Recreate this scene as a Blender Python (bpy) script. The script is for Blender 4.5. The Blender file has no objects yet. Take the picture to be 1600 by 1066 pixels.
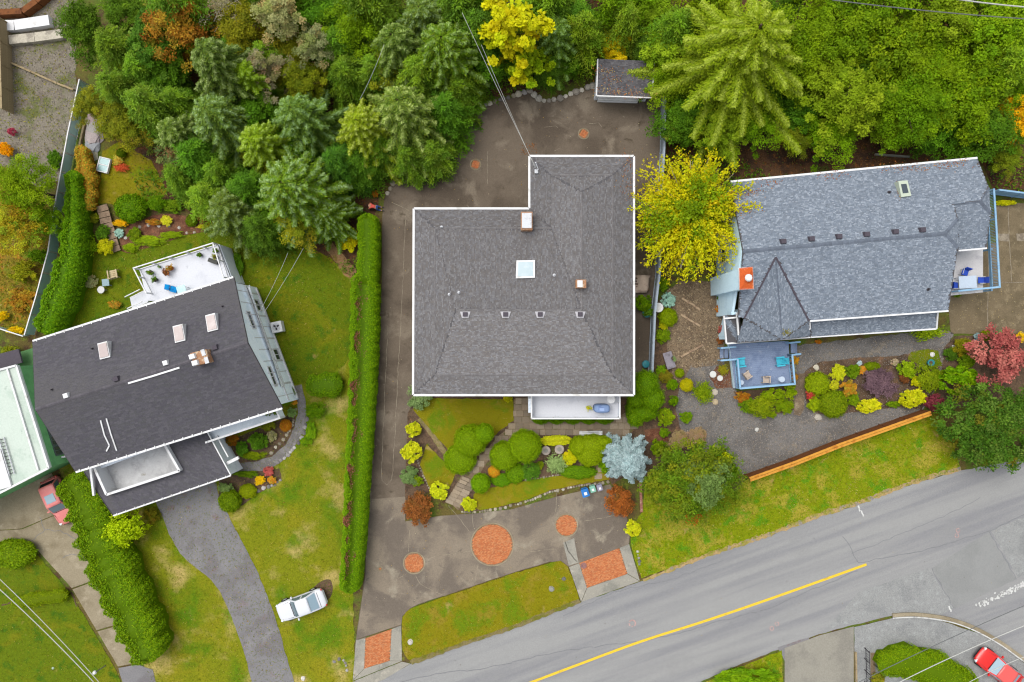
import bpy, bmesh, math, random
import numpy as np
from mathutils import Vector, Matrix
from mathutils.geometry import tessellate_polygon

# ------------------------------------------------------------------ camera, sky, sun, exposure
scene = bpy.context.scene
COL = scene.collection
H = 61.0                      # flying height of the drone in metres
F = 1600 * 24.0 / 36.0        # focal length in pixels of the 1600 px wide photograph

cam_d = bpy.data.cameras.new('drone_camera')
cam_d.lens = 24.0; cam_d.sensor_width = 36.0; cam_d.sensor_fit = 'HORIZONTAL'
cam_d.clip_start = 0.5; cam_d.clip_end = 2000.0
cam = bpy.data.objects.new('drone_camera', cam_d)
cam.location = (0, 0, H); cam.rotation_euler = (0, 0, 0)
COL.objects.link(cam); scene.camera = cam

SUN_EL, SUN_AZ = math.radians(66), math.radians(310)     # azimuth clockwise from +Y (picture top)
world = bpy.data.worlds.new('World'); scene.world = world; world.use_nodes = True
nt = world.node_tree; nt.nodes.clear()
sky = nt.nodes.new('ShaderNodeTexSky'); sky.sky_type = 'NISHITA'; sky.sun_disc = False
sky.sun_elevation = SUN_EL; sky.sun_rotation = SUN_AZ
sky.air_density = 1.0; sky.dust_density = 3.0; sky.ozone_density = 1.0
hs = nt.nodes.new('ShaderNodeHueSaturation'); hs.inputs['Saturation'].default_value = 0.22   # overcast: grey cloud cover
bg = nt.nodes.new('ShaderNodeBackground'); bg.inputs['Strength'].default_value = 0.15
wo = nt.nodes.new('ShaderNodeOutputWorld')
nt.links.new(sky.outputs[0], hs.inputs['Color']); nt.links.new(hs.outputs[0], bg.inputs[0]); nt.links.new(bg.outputs[0], wo.inputs[0])

sun_d = bpy.data.lights.new('sun', 'SUN'); sun_d.energy = 1.0; sun_d.angle = math.radians(40); sun_d.color = (1.0, 0.965, 0.91)
sun = bpy.data.objects.new('sun', sun_d); COL.objects.link(sun)
sd = Vector((math.sin(SUN_AZ) * math.cos(SUN_EL), math.cos(SUN_AZ) * math.cos(SUN_EL), math.sin(SUN_EL)))
sun.rotation_euler = (-sd).to_track_quat('-Z', 'Y').to_euler()
sun.location = sd * 120

vs = scene.view_settings
scene.display_settings.display_device = 'sRGB'
vs.view_transform = 'Standard'; vs.look = 'None'; vs.gamma = 1.0; vs.use_curve_mapping = False
vs.exposure = 0.97
scene.cycles.filter_width = 1.2; scene.cycles.max_bounces = 6; scene.cycles.diffuse_bounces = 3; scene.cycles.transparent_max_bounces = 8

# ------------------------------------------------------------------ helpers
RNG = np.random.default_rng(7)
random.seed(7)

def P(px, py, z=0.0):
    s = (H - z) / F
    return Vector(((px - 800) * s, (533 - py) * s, z))

def lin(r, g, b, k=1.0):
    def f(c):
        c /= 255.0
        return (c / 12.92 if c <= 0.04045 else ((c + 0.055) / 1.055) ** 2.4) * k
    return (f(r), f(g), f(b))

# ---- materials
def nodes(name):
    m = bpy.data.materials.new(name); m.use_nodes = True
    nt = m.node_tree; nt.nodes.clear()
    out = nt.nodes.new('ShaderNodeOutputMaterial')
    return m, nt, out

def noise(nt, vec, scale, detail=4, rough=0.55, dist=0.0):
    n = nt.nodes.new('ShaderNodeTexNoise'); n.inputs['Scale'].default_value = scale
    n.inputs['Detail'].default_value = detail; n.inputs['Roughness'].default_value = rough
    n.inputs['Distortion'].default_value = dist
    nt.links.new(vec, n.inputs['Vector']); return n.outputs['Fac']

def ramp(nt, fac, a, b):
    r = nt.nodes.new('ShaderNodeMapRange'); r.interpolation_type = 'SMOOTHSTEP'
    r.inputs['From Min'].default_value = a; r.inputs['From Max'].default_value = b
    nt.links.new(fac, r.inputs['Value']); return r.outputs['Result']

def mixc(nt, fac, a, b, mode='MIX'):
    m = nt.nodes.new('ShaderNodeMix'); m.data_type = 'RGBA'; m.blend_type = mode
    for sock, v in ((m.inputs['Factor'], fac), (m.inputs[6], a), (m.inputs[7], b)):
        if isinstance(v, (int, float)): sock.default_value = v
        elif isinstance(v, tuple): sock.default_value = (*v[:3], 1)
        else: nt.links.new(v, sock)
    return m.outputs[2]

def texvec(nt):
    return nt.nodes.new('ShaderNodeTexCoord').outputs['Object']

def finish(nt, out, col, rough=0.85, spec=0.3, metal=0.0, bump=None, bstr=0.3, bdist=0.02):
    b = nt.nodes.new('ShaderNodeBsdfPrincipled')
    if isinstance(col, tuple): b.inputs['Base Color'].default_value = (*col[:3], 1)
    else: nt.links.new(col, b.inputs['Base Color'])
    b.inputs['Roughness'].default_value = rough
    b.inputs['Specular IOR Level'].default_value = spec
    b.inputs['Metallic'].default_value = metal
    if bump is not None:
        bp = nt.nodes.new('ShaderNodeBump'); bp.inputs['Strength'].default_value = bstr; bp.inputs['Distance'].default_value = bdist
        nt.links.new(bump, bp.inputs['Height']); nt.links.new(bp.outputs[0], b.inputs['Normal'])
    nt.links.new(b.outputs[0], out.inputs['Surface']); return b

def surf(name, base, layers=(), fine=0.25, fscale=14.0, rough=0.85, spec=0.12, metal=0.0, bstr=0.3):
    """base colour + patches [(colour, scale, lo, hi, detail, distortion)] + fine grain"""
    m, nt, out = nodes(name); v = texvec(nt); col = base
    for i, L in enumerate(layers):
        c, sc, lo, hi = L[:4]; det = L[4] if len(L) > 4 else 5; dis = L[5] if len(L) > 5 else 0.0
        mp = nt.nodes.new('ShaderNodeVectorMath'); mp.operation = 'ADD'; mp.inputs[1].default_value = (13.7 * (i + 1), 5.1 * i, 0)
        nt.links.new(v, mp.inputs[0])
        f = ramp(nt, noise(nt, mp.outputs[0], sc, det, 0.6, dis), lo, hi)
        col = mixc(nt, f, col, c)
    n = noise(nt, v, fscale, 3, 0.7)
    if fine > 0:
        g = ramp(nt, n, 0.25, 0.75)
        lo = mixc(nt, 1.0, col, (1 - fine,) * 3, 'MULTIPLY'); hi = mixc(nt, 1.0, col, (1 + fine,) * 3, 'MULTIPLY')
        col = mixc(nt, g, lo, hi)
    finish(nt, out, col, rough, spec, metal, n, bstr)
    return m

def attr_mat(name, rough=0.8, spec=0.2, transl=0.0, grain=0.0, gscale=30):
    """colour from the pieces' own 'Col' attribute times the object's tint"""
    m, nt, out = nodes(name)
    a = nt.nodes.new('ShaderNodeAttribute'); a.attribute_name = 'Col'
    oi = nt.nodes.new('ShaderNodeObjectInfo')
    col = mixc(nt, 1.0, a.outputs['Color'], oi.outputs['Color'], 'MULTIPLY')
    bmp = None
    if grain > 0:
        n = noise(nt, texvec(nt), gscale, 3, 0.7); bmp = n
        col = mixc(nt, ramp(nt, n, .25, .75), mixc(nt, 1.0, col, (1 - grain,) * 3, 'MULTIPLY'), mixc(nt, 1.0, col, (1 + grain,) * 3, 'MULTIPLY'))
    b = finish(nt, out, col, rough, spec, 0, bmp)
    if transl > 0:
        t = nt.nodes.new('ShaderNodeBsdfTranslucent'); nt.links.new(col, t.inputs['Color'])
        mx = nt.nodes.new('ShaderNodeMixShader'); mx.inputs[0].default_value = transl
        nt.links.new(b.outputs[0], mx.inputs[1]); nt.links.new(t.outputs[0], mx.inputs[2]); nt.links.new(mx.outputs[0], out.inputs['Surface'])
    return m

# ---- objects
def tag(o, label=None, cat=None, group=None, kind=None):
    if label: o['label'] = label
    if cat: o['category'] = cat
    if group: o['group'] = group
    if kind: o['kind'] = kind
    return o

def thing(name, label, cat, loc=(0, 0, 0), rotz=0.0, group=None):
    o = bpy.data.objects.new(name, None); COL.objects.link(o)
    o.empty_display_size = 0.3
    o.location = loc; o.rotation_euler = (0, 0, rotz)
    return tag(o, label, cat, group)

def link(name, me, mat=None, parent=None):
    o = bpy.data.objects.new(name, me); COL.objects.link(o)
    if mat is not None and len(me.materials) == 0: me.materials.append(mat)
    if parent is not None: o.parent = parent
    return o

def copy_tree(o, parent=None):
    c = o.copy(); COL.objects.link(c)
    if parent is not None: c.parent = parent
    for ch in list(o.children): copy_tree(ch, c)
    return c

class MB:
    """collects shapes into one mesh; world coordinates, optionally shifted to the parent's base"""
    def __init__(s): s.v = []; s.f = []; s.c = []
    def add(s, vs, fs, col=None):
        b = len(s.v); s.v += [tuple(v) for v in vs]
        s.f += [tuple(b + i for i in f) for f in fs]
        s.c += [col if col is not None else (1, 1, 1)] * len(vs)
        return s
    def box(s, c, size, rz=0.0, col=None, taper=1.0):
        x, y, z = [d / 2 for d in size]; ca, sa = math.cos(rz), math.sin(rz); vs = []
        for dz in (-z, z):
            k = taper if dz > 0 else 1.0
            for dx, dy in ((-x, -y), (x, -y), (x, y), (-x, y)):
                dx *= k; dy *= k
                vs.append((c[0] + dx * ca - dy * sa, c[1] + dx * sa + dy * ca, c[2] + dz))
        return s.add(vs, [(3, 2, 1, 0), (4, 5, 6, 7), (0, 1, 5, 4), (1, 2, 6, 5), (2, 3, 7, 6), (3, 0, 4, 7)], col)
    def bar(s, a, b, w, h=None, col=None, up=Vector((0, 0, 1))):
        """rectangular bar from a to b"""
        a, b = Vector(a), Vector(b); h = h or w; d = (b - a).normalized()
        if abs(d.dot(up)) > 0.95: up = Vector((0, 1, 0))
        r = d.cross(up).normalized(); u = r.cross(d).normalized()
        vs = [p + r * (sx * w / 2) + u * (sy * h / 2) for p in (a, b) for sx, sy in ((-1, -1), (1, -1), (1, 1), (-1, 1))]
        return s.add(vs, [(3, 2, 1, 0), (4, 5, 6, 7), (0, 1, 5, 4), (1, 2, 6, 5), (2, 3, 7, 6), (3, 0, 4, 7)], col)
    def tube(s, pts, rads, n=8, col=None, cap=True):
        pts = [Vector(p) for p in pts]; vs = []; fs = []
        for i, p in enumerate(pts):
            d = (pts[min(i + 1, len(pts) - 1)] - pts[max(i - 1, 0)]).normalized()
            up = Vector((0, 0, 1)) if abs(d.z) < 0.9 else Vector((1, 0, 0))
            r = d.cross(up).normalized(); u = r.cross(d).normalized()
            rad = rads[i] if hasattr(rads, '__len__') else rads
            for k in range(n):
                a = 2 * math.pi * k / n; vs.append(p + r * (math.cos(a) * rad) + u * (math.sin(a) * rad))
        for i in range(len(pts) - 1):
            for k in range(n):
                k2 = (k + 1) % n; fs.append((i * n + k, i * n + k2, (i + 1) * n + k2, (i + 1) * n + k))
        if cap: fs.append(tuple(range(n - 1, -1, -1))); fs.append(tuple((len(pts) - 1) * n + k for k in range(n)))
        return s.add(vs, fs, col)
    def lathe(s, c, prof, n=14, col=None):
        """prof: [(radius, z)] bottom to top"""
        vs = []; fs = []; m = len(prof)
        for r, z in prof:
            for k in range(n):
                a = 2 * math.pi * k / n; vs.append((c[0] + r * math.cos(a), c[1] + r * math.sin(a), c[2] + z))
        for i in range(m - 1):
            for k in range(n):
                k2 = (k + 1) % n; fs.append((i * n + k, i * n + k2, (i + 1) * n + k2, (i + 1) * n + k))
        fs.append(tuple(range(n - 1, -1, -1))); fs.append(tuple((m - 1) * n + k for k in range(n)))
        return s.add(vs, fs, col)
    def prism(s, pts, z0, z1, col=None):
        """vertical prism over a polygon of (x, y)"""
        n = len(pts); vs = [(p[0], p[1], z0) for p in pts] + [(p[0], p[1], z1) for p in pts]
        fs = [(i, (i + 1) % n, n + (i + 1) % n, n + i) for i in range(n)]
        for tri in tessellate_polygon([[Vector((p[0], p[1], 0)) for p in pts]]):
            t = tuple(tri)
            a, b, c = [Vector((pts[i][0], pts[i][1], 0)) for i in t]
            if (b - a).cross(c - a).z < 0: t = t[::-1]
            fs.append(tuple(i + n for i in t)); fs.append(t[::-1])
        return s.add(vs, fs, col)
    def poly(s, pts, col=None):
        vs = [Vector(p) for p in pts]; fs = []
        for tri in tessellate_polygon([vs]):
            t = tuple(tri); a, b, c = [vs[i] for i in t]
            if (b - a).cross(c - a).z < 0: t = t[::-1]
            fs.append(t)
        return s.add(vs, fs, col)
    def stone(s, c, r, col=None, seed=None, flat=0.6):
        rg = random.Random(seed if seed is not None else random.random())
        vs = []; n = 7
        for ring, (k, z) in enumerate(((0.85, 0.0), (1.0, 0.45), (0.62, 0.9))):
            for i in range(n):
                a = 2 * math.pi * (i + 0.5 * ring) / n; q = r * k * rg.uniform(0.78, 1.15)
                vs.append((c[0] + q * math.cos(a), c[1] + q * math.sin(a), c[2] + z * r * flat * rg.uniform(0.85, 1.15)))
        vs.append((c[0], c[1], c[2] + r * flat))
        fs = []
        for ring in range(2):
            for i in range(n):
                j = (i + 1) % n; fs.append((ring * n + i, ring * n + j, (ring + 1) * n + j, (ring + 1) * n + i))
        fs += [(2 * n + i, 2 * n + (i + 1) % n, 3 * n) for i in range(n)]
        return s.add(vs, fs, col)
    def build(s, name, mat, parent=None, smooth=False, bevel=0.0, local=False):
        me = bpy.data.meshes.new(name)
        off = Vector((0, 0, 0))
        if parent is not None and not local:
            q = parent
            while q is not None: off = off + Vector(q.location); q = q.parent
        me.from_pydata([(v[0] - off.x, v[1] - off.y, v[2] - off.z) for v in s.v], [], s.f)
        if any(c != (1, 1, 1) for c in s.c):
            at = me.color_attributes.new('Col', 'FLOAT_COLOR', 'POINT')
            at.data.foreach_set('color', np.array([(*c[:3], 1.0) for c in s.c], dtype=np.float32).ravel())
        if bevel > 0:
            bm = bmesh.new(); bm.from_mesh(me)
            bmesh.ops.remove_doubles(bm, verts=bm.verts, dist=1e-5)
            bmesh.ops.bevel(bm, geom=[e for e in bm.edges if len(e.link_faces) == 2 and e.calc_face_angle(0) > 0.5], offset=bevel, segments=2, affect='EDGES', profile=0.7)
            bm.to_mesh(me); bm.free()
        if smooth:
            me.polygons.foreach_set('use_smooth', [True] * len(me.polygons))
        me.update()
        return link(name, me, mat, parent)

def quads_mesh(name, V, C):
    """V: (n,4,3) quads, C: (n,3) or (n,4,3) colours -> mesh with 'Col'"""
    n = len(V); me = bpy.data.meshes.new(name)
    me.vertices.add(4 * n); me.vertices.foreach_set('co', np.ascontiguousarray(V, dtype=np.float32).ravel())
    me.loops.add(4 * n); me.loops.foreach_set('vertex_index', np.arange(4 * n, dtype=np.int32))
    me.polygons.add(n); me.polygons.foreach_set('loop_start', np.arange(0, 4 * n, 4, dtype=np.int32))
    me.update(calc_edges=True)
    at = me.color_attributes.new('Col', 'FLOAT_COLOR', 'POINT')
    C = np.asarray(C, dtype=np.float32)
    if C.ndim == 2: C = np.repeat(C[:, None, :], 4, axis=1)
    cc = np.ones((4 * n, 4), dtype=np.float32); cc[:, :3] = C.reshape(-1, 3)
    at.data.foreach_set('color', cc.ravel())
    return me

def inside(pts, x, y):
    """vectorised point in polygon"""
    r = np.zeros(len(x), dtype=bool); n = len(pts); j = n - 1
    for i in range(n):
        xi, yi = pts[i][0], pts[i][1]; xj, yj = pts[j][0], pts[j][1]
        if yi != yj:
            c = ((yi > y) != (yj > y)) & (x < (xj - xi) * (y - yi) / (yj - yi) + xi)
            r ^= c
        j = i
    return r

def smooth_px(pts, n=6, closed=True):
    """Catmull-Rom through pixel points"""
    out = []; m = len(pts)
    rng = range(m) if closed else range(m - 1)
    for i in rng:
        g = (lambda k: pts[k % m]) if closed else (lambda k: pts[max(0, min(m - 1, k))])
        p0, p1, p2, p3 = [np.array(g(i + d), float) for d in (-1, 0, 1, 2)]
        for t in np.arange(n) / n:
            out.append(tuple(0.5 * (2 * p1 + (p2 - p0) * t + (2 * p0 - 5 * p1 + 4 * p2 - p3) * t * t + (3 * p1 - p0 - 3 * p2 + p3) * t ** 3)))
    if not closed: out.append(tuple(pts[-1]))
    return out

def ragged_px(pts, step=6.0, amp=1.5, seed=1, closed=True):
    """subdivide the outline and make it uneven"""
    rg = random.Random(seed); out = []; m = len(pts)
    for i in range(m if closed else m - 1):
        a, b = pts[i], pts[(i + 1) % m]; L = math.hypot(b[0] - a[0], b[1] - a[1]); k = max(1, int(L / step))
        nx, ny = -(b[1] - a[1]) / (L + 1e-6), (b[0] - a[0]) / (L + 1e-6)
        for j in range(k):
            t = j / k; d = rg.uniform(-amp, amp) if j else rg.uniform(-amp, amp) * 0.4
            out.append((a[0] + (b[0] - a[0]) * t + nx * d, a[1] + (b[1] - a[1]) * t + ny * d))
    if not closed: out.append(pts[-1])
    return out

def sheet(name, pts_px, z, mat, thick=0.0, kind='structure', parent=None):
    """a flush surface (or, with thick, a raised slab) over a pixel outline at height z"""
    w = [P(p[0], p[1], z) for p in pts_px]
    mb = MB()
    if thick > 0: mb.prism([(q.x, q.y) for q in w], z - thick, z)
    else: mb.poly(w)
    o = mb.build(name, mat, parent)
    if kind and parent is None: o['kind'] = kind
    return o

def strip_px(pts, wpx):
    """outline of a band of width wpx along a pixel polyline"""
    L = []; R = []
    for i, p in enumerate(pts):
        a = pts[max(0, i - 1)]; b = pts[min(len(pts) - 1, i + 1)]
        dx, dy = b[0] - a[0], b[1] - a[1]; q = math.hypot(dx, dy) + 1e-9
        w = (wpx[i] if hasattr(wpx, '__len__') else wpx) / 2
        L.append((p[0] - dy / q * w, p[1] + dx / q * w)); R.append((p[0] + dy / q * w, p[1] - dx / q * w))
    return L + R[::-1]
# ------------------------------------------------------------------ foliage
M = {}
M['leaf'] = attr_mat('leaf_green', rough=0.6, spec=0.08, transl=0.32)
M['needle'] = attr_mat('needles', rough=0.65, spec=0.08, transl=0.24)
M['bark'] = surf('bark_brown', lin(92, 74, 60), [(lin(60, 48, 40), 3.0, .45, .6)], .3, 25)
M['bark_orange'] = surf('bark_orange_peeling', lin(205, 130, 62), [(lin(150, 80, 40), 2.5, .5, .65)], .25, 20)
M['bark_grey'] = surf('bark_grey', lin(150, 142, 125), [(lin(100, 95, 82), 3.0, .5, .65)], .3, 25)

def unit(a):
    return a / (np.linalg.norm(a, axis=-1, keepdims=True) + 1e-9)

def leaf_quads(c, d, nrm, L, W, fold=0.0):
    """diamond leaves: centres c, direction d, normal nrm, length L, width W"""
    d = unit(d); w = unit(np.cross(nrm, d)); L = np.asarray(L)[:, None]; W = np.asarray(W)[:, None]
    n2 = np.cross(d, w)
    V = np.empty((len(c), 4, 3))
    V[:, 0] = c - d * L * .5; V[:, 2] = c + d * L * .5
    mid = c + d * L * .06 - n2 * (W * fold)
    V[:, 1] = mid + w * W * .5; V[:, 3] = mid - w * W * .5
    return V

def pick(rg, pal, n):
    """colours drawn from a palette [(rgb, weight)] blended a little"""
    cs = np.array([p[0] for p in pal]); ws = np.array([p[1] for p in pal], float); ws /= ws.sum()
    i = rg.choice(len(cs), n, p=ws); j = rg.choice(len(cs), n, p=ws); t = rg.uniform(0, .45, n)[:, None]
    return cs[i] * (1 - t) + cs[j] * t

def conifer_crown(seed, h, r, nb, pal, tip, spray=1.0, droop=.25, up=.35, bare=.1, power=.8, dens=1.0, fat=1.0):
    rg = np.random.default_rng(seed); Cc = []; Dd = []; Nn = []; Ll = []; Ww = []; Co = []
    for i in range(nb):
        t = ((i + .5) / nb) ** 0.85
        z0 = h * (bare + (1 - bare) * t); L = r * (1 - t) ** power * rg.uniform(.55, 1.2) + .25 * spray
        az = i * 2.39996 + rg.uniform(-.6, .6); dirh = np.array([math.cos(az), math.sin(az), 0.0]); side = np.array([-dirh[1], dirh[0], 0.0])
        el = up * (t - .35) * 1.6 + rg.uniform(-.08, .08)
        bcol = pick(rg, pal, 1)[0] * rg.uniform(.72, 1.22)
        ox, oy = rg.normal(0, .10 * r * (1 - t * .5), 2); bd = droop * rg.uniform(.4, 1.9); curl = rg.normal(0, .35)
        ns = max(4, int(L / (.17 * spray)))
        for k in range(ns):
            s = (k + .6) / ns
            if s < .12: continue
            p = np.array([ox, oy, z0]) + dirh * (L * s) + np.array([0, 0, 1.0]) * (L * (el * s - bd * s * s)) + side * (L * curl * s * s)
            sl = (.42 * L * (1 - s) ** .8 * (.35 + s) + .26 * spray) * rg.uniform(.7, 1.15)
            sl = min(sl, 1.5 * spray)
            for sg in (-1, 1):
                a = rg.uniform(.55, .95)
                sd_ = dirh * math.cos(a) + side * (sg * math.sin(a)) + np.array([0, 0, rg.uniform(-.32, .05)])
                n_c = max(1, int(sl / (.115 * spray) * dens))
                for q in range(n_c):
                    u = (q + rg.uniform(.2, .9)) / n_c
                    c = p + sd_ * (sl * u) + np.array([0, 0, -0.12 * sl * u * u]) + rg.normal(0, .035, 3) * spray
                    Cc.append(c); dd = sd_ + rg.normal(0, .5, 3); Dd.append(dd)
                    Nn.append(np.array([0, 0, 1.0]) + rg.normal(0, .45, 3))
                    Ll.append(rg.uniform(.2, .36) * spray); Ww.append(rg.uniform(.055, .095) * spray * fat)
                    m = (u ** 2) * (.15 + .55 * s ** 2) * rg.uniform(0, .9)
                    Co.append(bcol * (1 - m) + np.array(tip) * m)
        c = np.array([0, 0, z0]) + dirh * L + np.array([0, 0, L * (el - droop)])
        Cc.append(c); Dd.append(dirh); Nn.append([0, 0, 1.0]); Ll.append(.28 * spray); Ww.append(.07 * spray); Co.append(bcol * .6 + np.array(tip) * .4)
    c = np.array(Cc); V = leaf_quads(c, np.array(Dd), np.array(Nn), Ll, Ww, .15)
    co = np.array(Co) * rg.uniform(.85, 1.15, (len(c), 1))
    return V, co

def bough_crown(seed, h, r, nb, pal, tip, width=.75, droop=.3, dens=230, curl=.1, k=.8, bare=.22, lift=.14, leafk=1.0):
    """a fir of few heavy hanging boughs, each a thick plume of fingers"""
    rg = np.random.default_rng(seed); Cs = []; Ds = []; Ns = []; Ls = []; Ws = []; Co = []
    for i in range(nb):
        t = ((i + .5) / nb) ** k; z0 = h * (bare + (.96 - bare) * t); L = r * (1 - .9 * t) * rg.uniform(.75, 1.12) + .5
        az = i * 2.39996 + rg.uniform(-.22, .22); dh = np.array([math.cos(az), math.sin(az), 0]); sd_ = np.array([-dh[1], dh[0], 0])
        n = int(L * dens); cu = rg.normal(0, curl); s = rg.uniform(.08, 1, n) ** .85
        lat = rg.normal(0, 1, n) * width * (.35 + .65 * np.sin(np.pi * np.clip(s * .92 + .05, 0, 1))) * .42
        p = np.array([0, 0, z0]) + dh * (L * s)[:, None] + sd_ * (lat + cu * L * s * s)[:, None]
        p[:, 2] += L * (lift * s - droop * rg.uniform(.5, 1.5) * s * s) - np.abs(lat) ** 1.3 * .75 + rg.normal(0, .07, n)
        d = dh * rg.uniform(.3, 1, n)[:, None] + sd_ * (np.sign(lat) * rg.uniform(.2, .9, n))[:, None] + rg.normal(0, .25, (n, 3)); d[:, 2] -= .25
        bc = pick(rg, pal, n) * rg.uniform(.85, 1.15)
        m = np.clip((1 - np.abs(lat) / (width * .32)), 0, 1) * np.clip(s * 1.4 - .25, 0, 1) * rg.uniform(.1, 1, n)
        Cs.append(p); Ds.append(d); Ns.append(np.array([0, 0, 1.]) + rg.normal(0, .5, (n, 3))); Ls.append(leafk * rg.uniform(.17, .32, n)); Ws.append(leafk * rg.uniform(.06, .11, n))
        Co.append(bc * (1 - m[:, None]) + np.array(tip) * m[:, None])
    V = leaf_quads(np.concatenate(Cs), np.concatenate(Ds), np.concatenate(Ns), np.concatenate(Ls), np.concatenate(Ws), .15)
    return V, np.concatenate(Co)

def clump_crown(seed, rx, ry, z0, z1, nclump, per, leaf, pal, cr=.22, var=.2, lw=.55, flat=.5, shell=.55, up=.8, jag=.25):
    """broadleaf crown: clumps of leaves in an uneven ellipsoid between z0 and z1"""
    rg = np.random.default_rng(seed); zc = (z0 + z1) / 2; rz = (z1 - z0) / 2; rr = (rx + ry) / 2
    d = unit(rg.normal(size=(nclump, 3))); d[:, 2] = np.abs(d[:, 2]) * np.where(rg.random(nclump) < .78, 1, -1)
    m = rg.random(nclump) < .42; d[m, :2] *= rg.uniform(0, 1, m.sum())[:, None] ** .6; d[m, 2] = np.sqrt(np.clip(1 - (d[m, :2] ** 2).sum(1), 0, 1))
    lob = 1 + jag * np.sin(d[:, 0] * 3.1 + seed) * np.cos(d[:, 1] * 2.7 + 2 * seed) + jag * .5 * rg.normal(size=nclump)
    rad = (shell + (1 - shell) * rg.random(nclump) ** .5) * np.clip(lob, .5, 1.35)
    cc = d * rad[:, None] * np.array([rx, ry, rz]) + np.array([0, 0, zc])
    ccol = pick(rg, pal, nclump) * rg.uniform(1 - var, 1 + var, (nclump, 1)); crad = rr * cr * rg.uniform(.65, 1.35, nclump)
    n = nclump * per; ci = np.repeat(np.arange(nclump), per)
    q = unit(rg.normal(size=(n, 3))); q[:, 2] = np.abs(q[:, 2]) * np.where(rg.random(n) < .75, 1, -1)
    q *= (rg.random(n) ** .45)[:, None]
    p = cc[ci] + q * crad[ci][:, None] * np.array([1, 1, flat])
    p[:, 2] = np.maximum(p[:, 2], .04)
    nr = q * .7 + d[ci] * .35 + np.array([0, 0, up]) + rg.normal(0, .4, (n, 3))
    dr = q + rg.normal(0, .7, (n, 3)); dr[:, 2] -= .3
    L = leaf * rg.uniform(.65, 1.3, n)
    V = leaf_quads(p, dr, nr, L, L * lw * rg.uniform(.8, 1.2, n), .12)
    co = ccol[ci] * .7 + pick(rg, pal, n) * .3
    return V, co * rg.uniform(.82, 1.18, (n, 1)), cc

def spray_crown(seed, r, h, ntw, per, leaf, pal, arch=.5):
    """arching leafy twigs that start at the crown's middle (open trees, ferns, grasses)"""
    rg = np.random.default_rng(seed); n = ntw * per
    az = rg.uniform(0, 2 * np.pi, ntw); L = r * rg.uniform(.35, 1.08, ntw); zb = h * rg.uniform(.35, .7, ntw); zt = h * rg.uniform(.6, 1.05, ntw)
    bend = rg.normal(0, .35, ntw)
    s = np.tile((np.arange(per) + .5) / per, ntw); i = np.repeat(np.arange(ntw), per); s = np.clip(s + rg.normal(0, .04, n), .05, 1)
    a = az[i] + bend[i] * s; p = np.empty((n, 3)); p[:, 0] = np.cos(a) * L[i] * s; p[:, 1] = np.sin(a) * L[i] * s
    p[:, 2] = zb[i] + (zt[i] - zb[i]) * np.sin(np.clip(s * 2.0, 0, np.pi / 2)) - arch * h * .35 * s ** 2.5
    p += rg.normal(0, leaf * .55, (n, 3)); p[:, 2] = np.maximum(p[:, 2], .04)
    d = np.stack([np.cos(a), np.sin(a), np.zeros(n)], 1) + rg.normal(0, .75, (n, 3)); nr = np.array([0, 0, 1.]) + rg.normal(0, .5, (n, 3))
    Lf = leaf * rg.uniform(.65, 1.3, n); tw = pick(rg, pal, ntw) * rg.uniform(.85, 1.15, (ntw, 1))
    return leaf_quads(p, d, nr, Lf, Lf * .5, .12), (tw[i] * .6 + pick(rg, pal, n) * .4) * rg.uniform(.85, 1.15, (n, 1)), None

def clipped_surface(seed, lobes, dens, leaf, pal, rough=.05):
    """close-clipped plant: leaves on the outside of a union of ellipsoids (x,y,z,rx,ry,rz)"""
    rg = np.random.default_rng(seed); Vs = []; Cs = []; lob = np.array(lobes, float)
    for i, (x, y, z, rx, ry, rz) in enumerate(lob):
        n = int(dens * 4 * (rx * ry + rx * rz + ry * rz) / 3 * 3.14)
        q = unit(rg.normal(size=(n, 3))); c = np.array([x, y, z]); R = np.array([rx, ry, rz])
        wob = 1 + rough * (np.sin(q[:, 0] * 9 + seed) * np.sin(q[:, 1] * 8) + np.sin(q[:, 2] * 11 + i)) * .5 + rg.normal(0, rough * .5, n)
        p = c + q * R * wob[:, None]; keep = p[:, 2] > .03
        for j, (a, b, e, fx, fy, fz) in enumerate(lob):
            if j != i: keep &= (((p - [a, b, e]) / [fx, fy, fz]) ** 2).sum(1) > .93
        p = p[keep]; nr = unit(q[keep] / R) + rg.normal(0, .38, (len(p), 3)); k = len(p)
        d = np.cross(nr, rg.normal(size=(k, 3))) + unit(q[keep]) * .5; L = leaf * rg.uniform(.6, 1.3, k)
        Vs.append(leaf_quads(p, d, nr, L, L * .6, .1)); Cs.append(pick(rg, pal, k) * rg.uniform(.8, 1.2, (k, 1)))
    # the dense inner growth under the outer leaves
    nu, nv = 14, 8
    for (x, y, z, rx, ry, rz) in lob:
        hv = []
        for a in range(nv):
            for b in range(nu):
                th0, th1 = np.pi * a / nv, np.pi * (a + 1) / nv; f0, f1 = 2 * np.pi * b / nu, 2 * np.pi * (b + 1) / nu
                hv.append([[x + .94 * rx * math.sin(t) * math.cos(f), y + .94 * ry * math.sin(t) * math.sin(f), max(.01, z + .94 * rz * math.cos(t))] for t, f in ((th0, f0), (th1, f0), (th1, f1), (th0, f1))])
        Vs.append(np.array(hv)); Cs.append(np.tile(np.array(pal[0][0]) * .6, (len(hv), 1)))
    return np.concatenate(Vs), np.concatenate(Cs), None

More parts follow.
